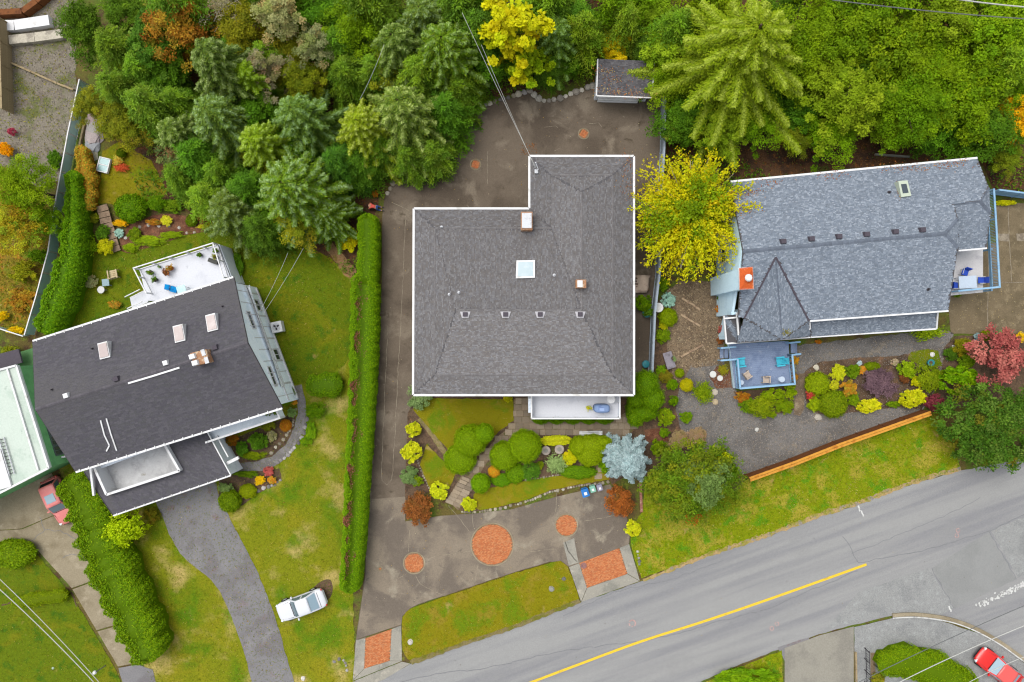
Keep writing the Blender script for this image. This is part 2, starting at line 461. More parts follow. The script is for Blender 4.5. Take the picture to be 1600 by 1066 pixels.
def hedge_mesh(seed, path, width, height, dens, leaf, pal, wob=.08, scal=0.0, spacing=1.0, gap=None):
    """clipped hedge along a path of (x, y); width may be a list; rounded box section with uneven sides"""
    rg = np.random.default_rng(seed); pts = np.array(path, float)
    seg = np.linalg.norm(np.diff(pts, axis=0), axis=1); cum = np.concatenate([[0], np.cumsum(seg)]); T = cum[-1]
    wl = np.full(len(pts), width, float) if np.isscalar(width) else np.array(width, float)
    def at(s):
        x = np.interp(s, cum, pts[:, 0]); y = np.interp(s, cum, pts[:, 1]); w = np.interp(s, cum, wl)
        e = .4; x2 = np.interp(s + e, cum, pts[:, 0]); y2 = np.interp(s + e, cum, pts[:, 1]); x1 = np.interp(s - e, cum, pts[:, 0]); y1 = np.interp(s - e, cum, pts[:, 1])
        tx, ty = x2 - x1, y2 - y1; l = np.hypot(tx, ty) + 1e-9
        return x, y, w, tx / l, ty / l
    def section(s, u):
        """u in [0,1] runs up one side, over the top and down the other"""
        x, y, w, tx, ty = at(s)
        endf = np.clip(np.minimum(s, T - s) / .45, 0.02, 1) ** .5
        b = wob * (np.sin(s * 2.3 + seed) + np.sin(s * 5.1 + 2 + u * 4) * .6 + np.sin(s * 8.7 + u * 9) * np.sin(u * 13 + s * 3.1) * .8)
        sc = scal * np.abs(np.sin(np.pi * s / spacing + np.sin(s) * .3))
        ang = (u * 2 - 1) * np.pi / 2 * 1.0
        ex = .38; cs = np.sign(np.sin(ang)) * np.abs(np.sin(ang)) ** ex; cz = np.abs(np.cos(ang)) ** ex
        lat = cs * (w / 2 * (1 + b + sc)) * endf; z = height * (cz * (1 + b * .4 + sc * .5)) * (.75 + .25 * endf)
        return np.stack([x - ty * lat, y + tx * lat, np.maximum(z, .02)], -1), np.stack([-ty * cs, tx * cs, cz + .25], -1), lat
    n = int(dens * T * (np.mean(wl) + 2 * height))
    s = rg.uniform(0, T, n); u = rg.uniform(0.02, .98, n); wt = np.where((u > .25) & (u < .75), 1, .8); k = rg.random(n) < wt
    s, u = s[k], u[k]; p, nr, lat = section(s, u); n = len(s)
    p = p + rg.normal(0, leaf * .3, (n, 3)); p[:, 2] = np.maximum(p[:, 2], .03)
    col = pick(rg, pal, n) * rg.uniform(.8, 1.2, (n, 1))
    if gap is not None:
        g0, g1, off, gw, gcol = gap
        mid = off + .22 * np.sin(s * 1.1) + .12 * np.sin(s * 3.7); wd = gw * np.clip(.55 + .6 * np.sin(s * 1.7 + 1) + .4 * np.sin(s * 4.3), .05, 1.3)
        inn = (s > g0) & (s < g1) & (np.abs(lat - mid) < wd) & (p[:, 2] > height * .6)
        m = inn; p[m, 2] -= height * rg.uniform(.0, .16, m.sum()); col[m] = pick(rg, gcol, m.sum()) * rg.uniform(.7, 1.2, (m.sum(), 1))
        thin = ~m | (rg.random(n) < .8); p, nr, col = p[thin], nr[thin], col[thin]; n = len(p)
    nr = nr + rg.normal(0, .4, (n, 3)); d = np.cross(nr, rg.normal(size=(n, 3))); L = leaf * rg.uniform(.6, 1.35, n)
    V = [leaf_quads(p, d, nr, L, L * .55, .1)]; C = [col]
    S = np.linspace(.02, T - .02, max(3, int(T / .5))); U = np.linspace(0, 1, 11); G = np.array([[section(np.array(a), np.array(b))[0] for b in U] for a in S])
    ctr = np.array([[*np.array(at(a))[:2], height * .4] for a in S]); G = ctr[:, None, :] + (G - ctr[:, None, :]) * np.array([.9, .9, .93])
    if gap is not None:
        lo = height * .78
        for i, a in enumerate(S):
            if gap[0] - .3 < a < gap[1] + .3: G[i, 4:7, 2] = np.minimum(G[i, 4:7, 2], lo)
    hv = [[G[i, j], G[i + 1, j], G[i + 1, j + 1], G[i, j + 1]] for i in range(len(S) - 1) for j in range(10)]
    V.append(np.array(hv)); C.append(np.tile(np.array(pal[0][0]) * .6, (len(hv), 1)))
    return quads_mesh('hedge', np.concatenate(V), np.concatenate(C))

def merge(*vc):
    return np.concatenate([a[0] for a in vc]), np.concatenate([a[1] for a in vc])

# palettes (linear albedo)
K = .62
KF = .86
def pal(*cs): return [(np.array(lin(*c[:3], KF)), c[3] if len(c) > 3 else 1) for c in cs]
PAL = dict(
    blue=pal((96, 128, 53, 3), (113, 142, 63, 2), (77, 111, 39, 2), (108, 133, 40, 1.5)),
    green=pal((102, 135, 27, 3), (82, 118, 19, 2), (126, 155, 29, 2), (118, 135, 37)),
    deep=pal((86, 123, 22, 3), (68, 102, 18, 2), (108, 143, 29, 2)),
    lime=pal((128, 157, 14, 3), (106, 141, 10, 2), (147, 171, 21, 2), (90, 125, 12)),
    yellowgreen=pal((135, 156, 27, 3), (115, 140, 20, 2), (154, 168, 39, 1.5)),
    olive=pal((132, 137, 29, 3), (156, 153, 33, 2), (104, 118, 23, 2), (150, 128, 35)),
    yellow=pal((212, 208, 18, 3), (197, 196, 14, 3), (176, 190, 20, 2), (221, 190, 20, 1)),
    gold=pal((246, 210, 24, 3), (236, 187, 18, 3), (220, 204, 24, 1)),
    lemon=pal((218, 218, 30, 3), (201, 204, 20, 2), (178, 193, 25, 1.5), (231, 225, 60)),
    autumn=pal((186, 127, 36, 3), (156, 93, 30, 2), (199, 169, 50, 2), (107, 137, 50, 1)),
    amber=pal((236, 170, 50, 3), (220, 150, 50, 2), (200, 190, 60, 2), (150, 180, 60, 1)),
    russet=pal((140, 86, 44, 3), (120, 76, 44, 2), (158, 100, 52, 2), (110, 84, 44)),
    red=pal((196, 104, 98, 3), (176, 84, 82, 2), (214, 132, 118, 2), (150, 92, 76)),
    rhodo=pal((96, 120, 62, 3), (76, 104, 46, 2), (130, 140, 70, 2), (214, 124, 96, .9)),
    plum=pal((118, 92, 100, 3), (98, 76, 84, 2), (136, 108, 110, 1)),
    wine=pal((140, 62, 72, 3), (112, 50, 60, 2), (160, 84, 84)),
    silver=pal((168, 196, 196, 3), (190, 214, 214, 2), (140, 170, 172, 2)),
    sage=pal((132, 159, 94, 3), (150, 174, 110, 2), (112, 138, 76, 2)),
    clipped=pal((134, 167, 8, 3), (113, 150, 7, 2), (155, 180, 14, 1.5)),
    clippedlime=pal((151, 174, 9, 3), (131, 159, 8, 2), (166, 184, 17, 1)),
    cedar=pal((108, 149, 6, 3), (88, 130, 4, 2.5), (133, 165, 9, 2)),
    laurel=pal((82, 123, 28, 3), (63, 100, 24, 3), (108, 142, 46, 1.6), (135, 156, 71, 0.5), (135, 113, 27, 0.4)),
    dusty=pal((150, 148, 110, 3), (170, 164, 136, 2), (136, 140, 84, 2), (176, 140, 110, 1)),
    brown=pal((154, 92, 70, 3), (92, 58, 44, 2), (180, 126, 100, 1)),
)
TIP = dict(blue=lin(158, 190, 150, KF), green=lin(146, 178, 84, KF), deep=lin(110, 146, 60, KF), lime=lin(180, 206, 60, KF), yg=lin(196, 208, 112, KF), light=lin(176, 202, 140, KF))
# ------------------------------------------------------------------ materials of the place
def L(*c): return lin(*c, K)
M['ground'] = surf('ground_soil', L(104, 92, 48), [(L(88, 104, 34), .35, .42, .58), (L(86, 66, 46), .8, .5, .66), (L(120, 128, 44), 1.7, .55, .7)], .35, 9, bstr=.6)
M['duff'] = surf('forest_floor', L(98, 70, 48), [(L(70, 52, 40), .7, .45, .62), (L(132, 84, 44), 1.9, .55, .7), (L(84, 96, 36), .5, .58, .7)], .4, 10, bstr=.7)
M['lawn'] = surf('lawn_dry_patches', L(124, 130, 16), [(L(138, 134, 22), .2, .44, .66, 6, .2), (L(88, 122, 4), .3, .46, .68, 5, .2), (L(182, 162, 96), .34, .50, .72, 8, .15)], .28, 11, bstr=.5)
M['lawn_green'] = surf('lawn_green', L(98, 116, 4), [(L(116, 120, 10), .3, .48, .64, 6, .6), (L(68, 104, 8), .9, .52, .68), (L(152, 136, 70), .7, .64, .76)], .25, 11, bstr=.5)
M['lawn_moss'] = surf('lawn_mossy_olive', L(132, 126, 10), [(L(104, 128, 6), .35, .48, .63, 5, .5), (L(144, 128, 36), .6, .52, .68), (L(166, 146, 82), .55, .62, .74, 6, .5)], .24, 12, bstr=.5)
M['verge'] = surf('verge_grass', L(128, 140, 6), [(L(160, 150, 50), .5, .46, .6, 6, .6), (L(92, 140, 14), .7, .5, .64), (L(178, 150, 90), .8, .62, .74, 6, .4)], .28, 11, bstr=.5)
M['asphalt'] = surf('road_asphalt', L(149, 149, 149), [(L(142, 142, 143), .1, .4, .65, 3, .3), (L(155, 155, 153), .25, .5, .75), (L(140, 140, 140), .9, .6, .8)], .16, 16, rough=.9, bstr=.25)
M['asphalt_patch'] = surf('asphalt_patch', L(147, 148, 146), [(L(142, 143, 141), .4, .45, .6)], .12, 14, rough=.9)
M['asphalt_speckled'] = surf('asphalt_worn_speckled', L(150, 151, 149), [(L(160, 162, 160), 2.2, .5, .68), (L(141, 142, 141), .5, .5, .62)], .24, 12, rough=.9)
M['drive_asphalt'] = surf('driveway_asphalt', L(133, 131, 132), [(L(122, 118, 119), .25, .45, .6, 5, .5), (L(142, 139, 140), .4, .5, .7), (L(132, 116, 116), .8, .58, .72)], .14, 14, rough=.9)
M['seam'] = surf('bitumen_seam', L(130, 130, 132), (), .2, 8)
M['concrete_old'] = surf('old_brown_concrete', L(118, 106, 92), [(L(98, 87, 75), .22, .42, .6, 6, .5), (L(136, 124, 108), .4, .52, .68, 6, .4), (L(86, 76, 62), .9, .58, .74, 6, .3), (L(150, 140, 124), 1.6, .66, .76)], .14, 12, rough=.9)
M['concrete_front'] = surf('weathered_concrete', L(140, 128, 112), [(L(116, 106, 95), .25, .42, .58, 6, .5), (L(158, 148, 130), .45, .54, .7, 6, .6), (L(104, 96, 86), .9, .6, .75, 6, .3)], .14, 12, rough=.9)
M['concrete_slab'] = surf('pale_concrete', L(158, 146, 122), [(L(140, 128, 104), .4, .45, .62, 6, .4), (L(172, 160, 136), .9, .52, .7)], .14, 12, rough=.9)
M['concrete_apron'] = surf('apron_concrete', L(160, 156, 144), [(L(140, 138, 128), .6, .45, .62, 6, .4), (L(180, 174, 160), 1.2, .55, .7)], .12, 12, rough=.9)
M['joint'] = surf('lime_streak', L(154, 143, 124), [(L(128, 117, 102), 2.0, .45, .6)], .2, 8)
M['soil'] = surf('bed_soil', L(104, 84, 66), [(L(84, 68, 54), .9, .45, .6), (L(128, 96, 72), 1.6, .55, .7), (L(92, 100, 44), .8, .6, .72)], .35, 9, bstr=.7)
M['bark_mulch'] = surf('bark_mulch', L(120, 84, 62), [(L(100, 62, 46), 1.2, .45, .6), (L(150, 100, 74), 2.0, .55, .7)], .35, 10, bstr=.7)
M['gravel_base'] = surf('gravel_base', L(122, 118, 114), [(L(106, 102, 98), .4, .45, .6), (L(140, 130, 116), .8, .55, .7)], .3, 9, bstr=.6)
M['gravel_warm'] = surf('gravel_warm', L(132, 114, 92), [(L(112, 96, 78), .6, .45, .6), (L(154, 138, 112), 1.0, .55, .7)], .3, 9, bstr=.6)
M['path_grey'] = surf('fine_grey_gravel', L(140, 136, 134), [(L(124, 120, 118), .6, .45, .6), (L(152, 148, 144), 1.2, .55, .7)], .18, 12)
M['pieces'] = attr_mat('stone_and_brick', rough=.88, spec=.2, grain=.18, gscale=14)
M['yellow_paint'] = surf('yellow_road_paint', L(232, 196, 60), [(L(200, 170, 70), 1.5, .55, .72)], .1, 10, rough=.7)
M['white_paint_worn'] = surf('worn_white_paint', L(214, 214, 210), [(L(172, 172, 170), 3, .5, .65)], .1, 10)
M['red_paint'] = surf('survey_paint', L(190, 156, 150), (), .3, 6)

# ------------------------------------------------------------------ ground, road, lawns
mb = MB(); mb.poly([(-300, -300, 0), (300, -300, 0), (300, 300, 0), (-300, 300, 0)])
tag(mb.build('ground', M['ground']), kind='structure')

FOREST = [(178, -80), (1720, -80), (1720, 330), (1556, 300), (1528, 244), (1170, 280), (1044, 300), (1042, 140), (1020, 130), (930, 118), (850, 142), (760, 152), (700, 200), (640, 250), (596, 300), (588, 330), (556, 440), (510, 405), (360, 350), (230, 315), (178, 240)]
sheet('forest_floor', ragged_px(FOREST, 8, 2.5, 3), .012, M['duff'])
YARD_L = [(40, 560), (92, 525), (112, 440), (140, 395), (178, 386), (300, 358), (362, 350), (420, 350), (515, 402), (556, 440), (552, 930), (555, 1075), (440, 1116), (262, 1178), (215, 1000), (160, 860), (100, 760)]
lawn_l = sheet('lawn', ragged_px(YARD_L, 7, 1.2, 4), .03, M['lawn'])
NORTH_L = [(94, 524), (112, 452), (138, 402), (178, 388), (300, 360), (362, 352), (420, 352), (513, 405), (553, 445), (549, 560), (500, 600), (450, 600), (392, 452), (366, 434), (280, 470)]
sheet('lawn', ragged_px(NORTH_L, 7, 1.5, 5), .036, M['lawn_green'])
UPPER_L = [(160, 236), (186, 222), (236, 250), (262, 300), (240, 318), (178, 320), (150, 318), (158, 280)]
sheet('lawn', ragged_px(UPPER_L, 6, 1.5, 6), .034, M['lawn_moss'])
NEIGH = [(-60, 852), (28, 846), (58, 866), (110, 928), (148, 990), (182, 1048), (205, 1110), (215, 1192), (-60, 1288)]
sheet('lawn', ragged_px(NEIGH, 7, 1.0, 7), .03, M['lawn_green'])
LOT_W = [(-60, 232), (52, 276), (78, 330), (78, 392), (40, 520), (-60, 505)]
sheet('garden_ground', ragged_px(LOT_W, 7, 2, 8), .02, surf('leafy_ground', L(132, 112, 34), [(L(108, 122, 24), .5, .45, .6), (L(168, 116, 36), .9, .52, .66), (L(104, 76, 40), 1.5, .56, .7)], .35, 9, bstr=.7))
WEST_YARD = [(-60, -40), (120, -40), (118, 130), (124, 200), (104, 278), (62, 294), (10, 262), (-60, 236)]
sheet('gravel_yard', ragged_px(WEST_YARD, 7, 2, 9), .022, surf('mossy_gravel', L(134, 126, 112), [(L(104, 108, 62), .5, .48, .62), (L(118, 108, 96), 1.2, .5, .66)], .3, 9, bstr=.6))

ROAD = [(-700, 1700), (-700, 1525), (300, 1168), (500, 1097), (600, 1061), (640, 1038), (720, 1009), (800, 982), (908, 941), (1000, 909), (1100, 872), (1200, 838), (1290, 804), (1340, 789), (1430, 755), (1500, 736), (1600, 716), (1760, 690), (2600, 560), (2600, 900), (1760, 1130), (1640, 1060), (1600, 1031), (1565, 1006), (1530, 986), (1500, 974), (1470, 966), (1430, 961), (1395, 962), (1335, 976), (1280, 991), (1225, 1011), (1150, 1041), (1050, 1086), (960, 1122), (300, 1360)]
def lane_asphalt():
    m, nt, out = nodes('road_asphalt_worn'); v = texvec(nt); mp = nt.nodes.new('ShaderNodeMapping'); mp.inputs['Rotation'].default_value = (0, 0, math.radians(-19.4)); nt.links.new(v, mp.inputs[0])
    m2 = nt.nodes.new('ShaderNodeVectorMath'); m2.operation = 'MULTIPLY'; m2.inputs[1].default_value = (.03, .55, 1); nt.links.new(mp.outputs[0], m2.inputs[0])
    col = mixc(nt, ramp(nt, noise(nt, m2.outputs[0], 1.6, 3, .5), .38, .66), L(156, 156, 154), L(139, 139, 141))          # tyre-polished lanes
    col = mixc(nt, ramp(nt, noise(nt, v, .22, 5, .6), .55, .8), col, L(146, 146, 145)); col = mixc(nt, ramp(nt, noise(nt, v, 1.1, 5, .7), .64, .78), col, L(128, 128, 128))
    n = noise(nt, v, 18, 3, .8); col = mixc(nt, ramp(nt, n, .25, .75), mixc(nt, 1.0, col, (.82,) * 3, 'MULTIPLY'), mixc(nt, 1.0, col, (1.18,) * 3, 'MULTIPLY')); finish(nt, out, col, .9, .1, 0, n, .3); return m
road = sheet('road', ragged_px(ROAD, 9, .9, 10), .016, lane_asphalt())

def on(parent, name, pts, z, mat):
    o = sheet(name, pts, z, mat, kind=None, parent=parent); return o
on(road, 'asphalt_patch', ragged_px([(1456, 888), (1545, 831), (1588, 905), (1491, 951)], 8, .6, 1), .020, M['asphalt_patch'])
on(road, 'asphalt_patch', ragged_px([(1342, 925), (1452, 887), (1490, 951), (1470, 961), (1400, 958), (1336, 972), (1290, 984)], 8, .8, 2), .020, M['asphalt_speckled'])
on(road, 'asphalt_patch', ragged_px([(1548, 829), (1720, 760), (1720, 850), (1590, 903)], 8, .8, 3), .020, M['asphalt_speckled'])
on(road, 'asphalt_patch', ragged_px([(1215, 1012), (1264, 996), (1272, 1030), (1230, 1042)], 8, .8, 4), .020, M['drive_asphalt'])
for i, pts in enumerate([[(800, 1034), (868, 1019), (940, 1009), (1002, 1002), (1060, 991), (1109, 975), (1200, 952), (1262, 924), (1340, 892)],
                         [(560, 1080), (690, 1052), (760, 1044), (800, 1036)], [(1317, 838), (1330, 858), (1341, 879)], [(1341, 879), (1440, 862), (1545, 830), (1600, 804), (1690, 770)],
                         [(1546, 831), (1588, 905)], [(1456, 888), (1491, 951)], [(1532, 777), (1500, 795), (1440, 822), (1330, 866)], [(880, 962), (960, 925), (1050, 905), (1130, 876)]]):
    on(road, 'asphalt_seam', strip_px(ragged_px(pts, 9, 1.4, 20 + i, False), 1.1 if i < 6 else .8), .024, M['seam'])
on(road, 'yellow_line', strip_px(smooth_px([(815, 1072), (900, 1040), (1000, 1003), (1100, 971), (1200, 937), (1290, 905), (1354, 882)], 8, False), 3.9), .028, M['yellow_paint'])
rg = random.Random(4); mb = MB()
for i in range(150):          # worn stop line: what is left of the paint
    t = rg.random(); px, py = 1528 + 92 * t + rg.gauss(0, 1.5), 946 - 42 * t + rg.gauss(0, 2.2); s = rg.uniform(.05, .15); c = P(px, py, .028 + i * .0002); a = rg.random() * 6
    mb.poly([c + Vector((math.cos(a + k) * s * rg.uniform(.5, 1.2), math.sin(a + k) * s * rg.uniform(.5, 1.2), 0)) for k in (0, 1.4, 2.9, 4.4)])
o = mb.build('stop_line', M['white_paint_worn'], road); o['kind'] = 'stuff'
for (x, y, w) in ((1483, 951, 2.2), (1341, 794, 2.4), (1346, 802, 2.0)):
    on(road, 'paint_mark', strip_px(ragged_px([(x, y - 4), (x + 3, y + 5)], 2, .8, x, False), w), .028, M['white_paint_worn'])
for (x, y) in ((988, 974), (1214, 975), (1497, 829), (1495, 837), (1206, 982)):
    c = P(x, y, .028); r0 = .34 if x == 988 else .2
    ring = []; n = 14
    mb = MB()
    for k in range(n):
        a0, a1 = 2 * math.pi * k / n, 2 * math.pi * (k + .9) / n
        if rg.random() < .8: mb.poly([c + Vector((math.cos(a) * q, math.sin(a) * q, 0)) for a, q in ((a0, r0), (a1, r0), (a1, r0 * .65), (a0, r0 * .65))])
    o = mb.build('survey_mark', M['red_paint'], road)

M['lane_concrete'] = surf('lane_concrete', L(152, 148, 136), [(L(140, 136, 126), .4, .45, .62)], .14, 12)
# lower side of the road: sidewalk corner, kerb, driveway
sheet('sidewalk', ragged_px([(1335, 980), (1395, 966), (1430, 965), (1470, 970), (1530, 990), (1565, 1010), (1600, 1036), (1720, 1110), (1337, 1110)], 9, .6, 11), .05, M['asphalt_speckled'])
sheet('driveway', [(1226, 1013), (1280, 993), (1334, 979), (1334, 1110), (1226, 1110)], .045, M['lane_concrete'])
KERB = smooth_px([(1395, 962), (1430, 960.5), (1470, 965), (1500, 972.5), (1530, 985), (1565, 1005), (1600, 1030), (1650, 1062)], 4, False)
kerb = tag(MB().build('kerb', None) if False else bpy.data.objects.new('kerb', None), kind='structure'); COL.objects.link(kerb)
seg = 5
for i in range(0, len(KERB) - 1, seg):
    q = KERB[i:i + seg + 1]
    if len(q) < 2: continue
    q = q[:-1] + [tuple(np.array(q[-1]) * .97 + np.array(q[-2]) * .03)]
    sheet('kerb_stone', strip_px(q, 5.5), .15, M['concrete_slab'], thick=.15, parent=kerb)
    sheet('kerb_edge', strip_px([(a + .6, b + 4.2) for a, b in q], 1.8), .165, M['white_paint_worn'], thick=.1, parent=kerb)
LOWER_LAWN = [(1000, 1180), (960, 1126), (1050, 1090), (1150, 1045), (1222, 1016), (1224, 1180)]
sheet('verge', ragged_px(LOWER_LAWN, 7, 1, 12), .03, M['verge'])

# ------------------------------------------------------------------ neighbour's concrete drive, slab by slab
nd = bpy.data.objects.new('concrete_driveway', None); COL.objects.link(nd); tag(nd, kind='structure')
for i, q in enumerate([[(-60, 812), (0, 779), (79, 736), (106, 796), (34, 826), (-60, 832)], [(-60, 833), (34, 827.2), (107, 797.3), (130, 862), (150, 905), (112, 919), (60, 861), (30, 844), (-60, 851)],
                       [(113, 921), (151, 907), (192, 973), (151, 985)], [(152, 987), (193, 975.5), (213, 1036), (184, 1041.5)]]):
    sheet('concrete_slab', ragged_px(q, 14, .35, i), .05 + .003 * i, M['concrete_slab'], thick=.12, parent=nd)
sheet('drive_end', ragged_px([(185, 1044), (214, 1038), (238, 1046), (276, 1174), (226, 1190), (206, 1110)], 8, .8, 5), .048, M['drive_asphalt'], thick=.1, parent=nd)
for i, q in enumerate([[(50, 845), (70, 828), (95, 830), (118, 842)], [(70, 828), (62, 808)], [(98, 872), (112, 866), (130, 868)]]):
    on(nd, 'crack', strip_px(ragged_px(q, 5, 1.2, 40 + i, False), .8), .062, M['seam'])

LDRIVE = [(236, 768), (252, 803), (264, 835), (281, 865), (305, 887), (330, 906), (344, 924), (356, 950), (368, 980), (379, 1012), (398, 1080), (412, 1130), (476, 1107), (464, 1080), (450, 1035), (434, 978), (418, 932), (400, 889), (380, 850), (364, 820), (350, 790), (340, 769), (336, 745)]
sheet('asphalt_driveway', ragged_px(LDRIVE, 8, .8, 13), .05, M['drive_asphalt'])
GPATH = smooth_px([(466, 602), (470, 622), (472, 645), (469, 662), (462, 680), (452, 695), (440, 708), (424, 720), (404, 727), (384, 730), (360, 729)], 4, False)
sheet('garden_path', ragged_px(strip_px(GPATH, [11] * 4 + [13] * 6 + [16] * 10 + [20] * (len(GPATH) - 20)), 6, .8, 14), .052, M['path_grey'])

# ------------------------------------------------------------------ the long driveway round the main house
DRIVE = [(570, 900), (574, 800), (584, 660), (590, 560), (597, 430), (597, 340), (602, 306), (612, 288), (630, 268), (648, 257), (690, 241), (707, 224), (715, 202), (732, 182), (757, 167), (790, 156), (815, 147), (827, 143), (838, 152), (852, 158), (880, 152), (905, 143), (932, 130), (1036, 132), (1036, 240), (1030, 330), (1022, 460), (1018, 618), (985, 640), (800, 640), (652, 640), (640, 700), (636, 745), (633, 815), (690, 806), (735, 803), (800, 796), (870, 776), (953, 757), (975, 790), (985, 830), (983, 852), (890, 887), (880, 879), (860, 878), (800, 896), (655, 944), (640, 952), (629, 963), (627, 977), (556, 1000), (563, 950)]
drive = sheet('driveway', ragged_px(DRIVE, 9, .6, 15), .03, M['concrete_old'])
FRONT = [(571, 900), (576, 780), (634, 776), (633, 815), (690, 806), (735, 803), (800, 796), (870, 776), (953, 757), (975, 790), (985, 830), (982, 851), (890, 886), (880, 879), (860, 877), (800, 895), (655, 943), (640, 951), (629, 962), (627, 976), (557, 999), (564, 950)]
on(drive, 'front_court', ragged_px(FRONT, 9, .4, 16), .034, M['concrete_front'])
on(drive, 'wheel_strip', ragged_px([(624, 340), (634, 340), (628, 470), (620, 620), (615, 742), (606, 757), (597, 752), (595, 735), (601, 620), (608, 470)], 10, .5, 17), .035, M['concrete_old'])
for i, q in enumerate([[(634, 336), (628, 470), (621, 600), (614, 735), (612, 750), (604, 758), (597, 751), (596, 738), (601, 620), (606, 510)], [(577, 784), (606, 781), (631, 789)], [(640, 828), (638, 862)], [(665, 876), (684, 868), (706, 867), (722, 864), (736, 861)],
                       [(649, 899), (656, 912), (672, 921), (698, 932)], [(747, 882), (744, 900), (741, 916)], [(700, 790), (716, 808), (738, 836)], [(738, 800), (740, 824)], [(904, 815), (940, 810), (972, 803)], [(880, 840), (888, 862), (902, 878)], [(870, 770), (868, 800)], [(800, 850), (830, 862), (868, 858)],
                       [(762, 236), (762, 288)], [(670, 242), (670, 270)], [(612, 316), (640, 330)], [(850, 199), (868, 197), (872, 200)], [(920, 193), (935, 192), (940, 198)], [(866, 236), (874, 232)], [(560, 1000), (572, 996)], [(620, 905), (634, 898)], [(592, 345), (590, 560), (578, 800)]]):
    on(drive, 'concrete_joint', strip_px(ragged_px(q, 7, .7, 60 + i, False), .8), .038, M['joint'])

BRICK = [lin(208, 128, 80, K), lin(200, 116, 70, K), lin(214, 140, 92, K), lin(192, 114, 72, K), lin(204, 136, 92, K)]
def bricks(outline_fn, bbox, z, ang, parent, bl=.17, bw=.085):
    """brick-on-sand paving, every brick with its own edges and height; too small to pick apart: one part"""
    rg = random.Random(int(bbox[0] * 7)); x0, y0, x1, y1 = bbox; mb = MB(); ca, sa = math.cos(ang), math.sin(ang); cx, cy = (x0 + x1) / 2, (y0 + y1) / 2; R = math.hypot(x1 - x0, y1 - y0) / 2 + .2
    nr = int(R / bw) + 1; nc = int(R / bl) + 1
    for r in range(-nr, nr):
        for c in range(-nc, nc):
            u, v = (c + .5 * (r % 2)) * bl, r * bw; x, y = cx + u * ca - v * sa, cy + u * sa + v * ca
            if outline_fn(x, y):
                zz = z + rg.uniform(-.006, .006); hx, hy = bl / 2 - .008, bw / 2 - .008; k = rg.uniform(.93, 1.07)
                col = tuple(q * k for q in rg.choice(BRICK)); vs = []
                for dz, e in ((zz, 0), (zz - .03, .004)):
                    for dx, dy in ((-hx - e, -hy - e), (hx + e, -hy - e), (hx + e, hy + e), (-hx - e, hy + e)): vs.append((x + dx * ca - dy * sa, y + dx * sa + dy * ca, dz))
                mb.add(vs, [(0, 1, 2, 3), (4, 5, 1, 0), (5, 6, 2, 1), (6, 7, 3, 2), (7, 4, 0, 3)], col)
    o = mb.build('bricks', M['pieces'], parent); o['kind'] = 'stuff'; return o
M['brick_bed'] = surf('brick_joint_sand', L(150, 116, 90), [(L(120, 100, 70), 2, .5, .65)], .2, 10)
def paver_circle(px, py, rpx, label, ang):
    c = P(px, py, .05); r = rpx * H / F
    t = thing('paver_circle', label, 'paving', (c.x, c.y, .03), 0, 'round brick insets in the driveway')
    rim = MB(); n = 40
    for k in range(n):
        a0, a1 = 2 * math.pi * k / n, 2 * math.pi * (k + .97) / n
        rim.prism([(c.x + math.cos(a) * q, c.y + math.sin(a) * q) for a, q in ((a0, r - .10), (a0, r), (a1, r), (a1, r - .10))], .03, .056)
    o = rim.build('rim', M['concrete_slab'], t)
    o['kind'] = 'stuff'
    b = MB(); b.poly([(c.x + math.cos(k * .2618) * (r - .1), c.y + math.sin(k * .2618) * (r - .1), .042) for k in range(24)]); b.build('sand_bed', M['brick_bed'], t)
    bricks(lambda x, y: (x - c.x) ** 2 + (y - c.y) ** 2 < (r - .17) ** 2, (c.x - r, c.y - r, c.x + r, c.y + r), .062, ang, t)
paver_circle(769, 851, 34, 'largest round orange brick inset, in the middle of the front driveway', .3)
paver_circle(647, 880, 17.5, 'small round brick inset near the long hedge and grass island', .9)
paver_circle(885, 821, 18.5, 'round brick inset in front of the three wheelie bins', .1)
paver_circle(743, 257, 9, 'tiny round brick inset in the rear yard beside the fir trees', .5)
paver_circle(912, 209, 9, 'tiny round brick inset in the rear yard below the shed', .2)
paver_circle(594, 889, 4, 'very small brick inset in the driveway beside the long hedge', .2)

def apron(name_label, frame, inner, ang):
    w = [P(*q, .05) for q in inner]; cx = sum(v.x for v in w) / 4; cy = sum(v.y for v in w) / 4
    t = thing('brick_apron', name_label, 'paving', (cx, cy, .03), 0, 'brick aprons where the driveway meets the road')
    # four concrete border slabs round the brick field
    g = .985
    for k in range(1, 4):
        a, b, c, d = frame[k], frame[(k + 1) % 4], inner[(k + 1) % 4], inner[k]
        q = [(np.array(p) - np.array([sum(z[0] for z in (a, b, c, d)) / 4, sum(z[1] for z in (a, b, c, d)) / 4])) * g + np.array([sum(z[0] for z in (a, b, c, d)) / 4, sum(z[1] for z in (a, b, c, d)) / 4]) for p in (a, b, c, d)]
        sheet('border_slab', [tuple(p) for p in q], .06, M['concrete_apron'], thick=.1, parent=t)
    b = MB(); b.poly([(v.x, v.y, .04) for v in w]); b.build('sand_bed', M['brick_bed'], t)
    pw = [(v.x, v.y) for v in w]; sh = [(cx + (x - cx) * .975, cy + (y - cy) * .975) for x, y in pw]
    bricks(lambda x, y: bool(inside(sh, np.array([x]), np.array([y]))[0]), (min(v.x for v in w), min(v.y for v in w), max(v.x for v in w), max(v.y for v in w)), .062, ang, t)
apron('large orange brick apron at the road, beside the leaning verge shrubs', [(889, 886), (983, 850), (1000, 908), (908, 941)], [(905, 880), (968, 856), (980.5, 897), (917, 919)], .36)
apron('narrower orange brick apron at the foot of the long hedge', [(556, 1000), (627, 977), (628, 1033), (551, 1064)], [(571, 997), (612, 983), (609, 1033), (569, 1045)], .36)
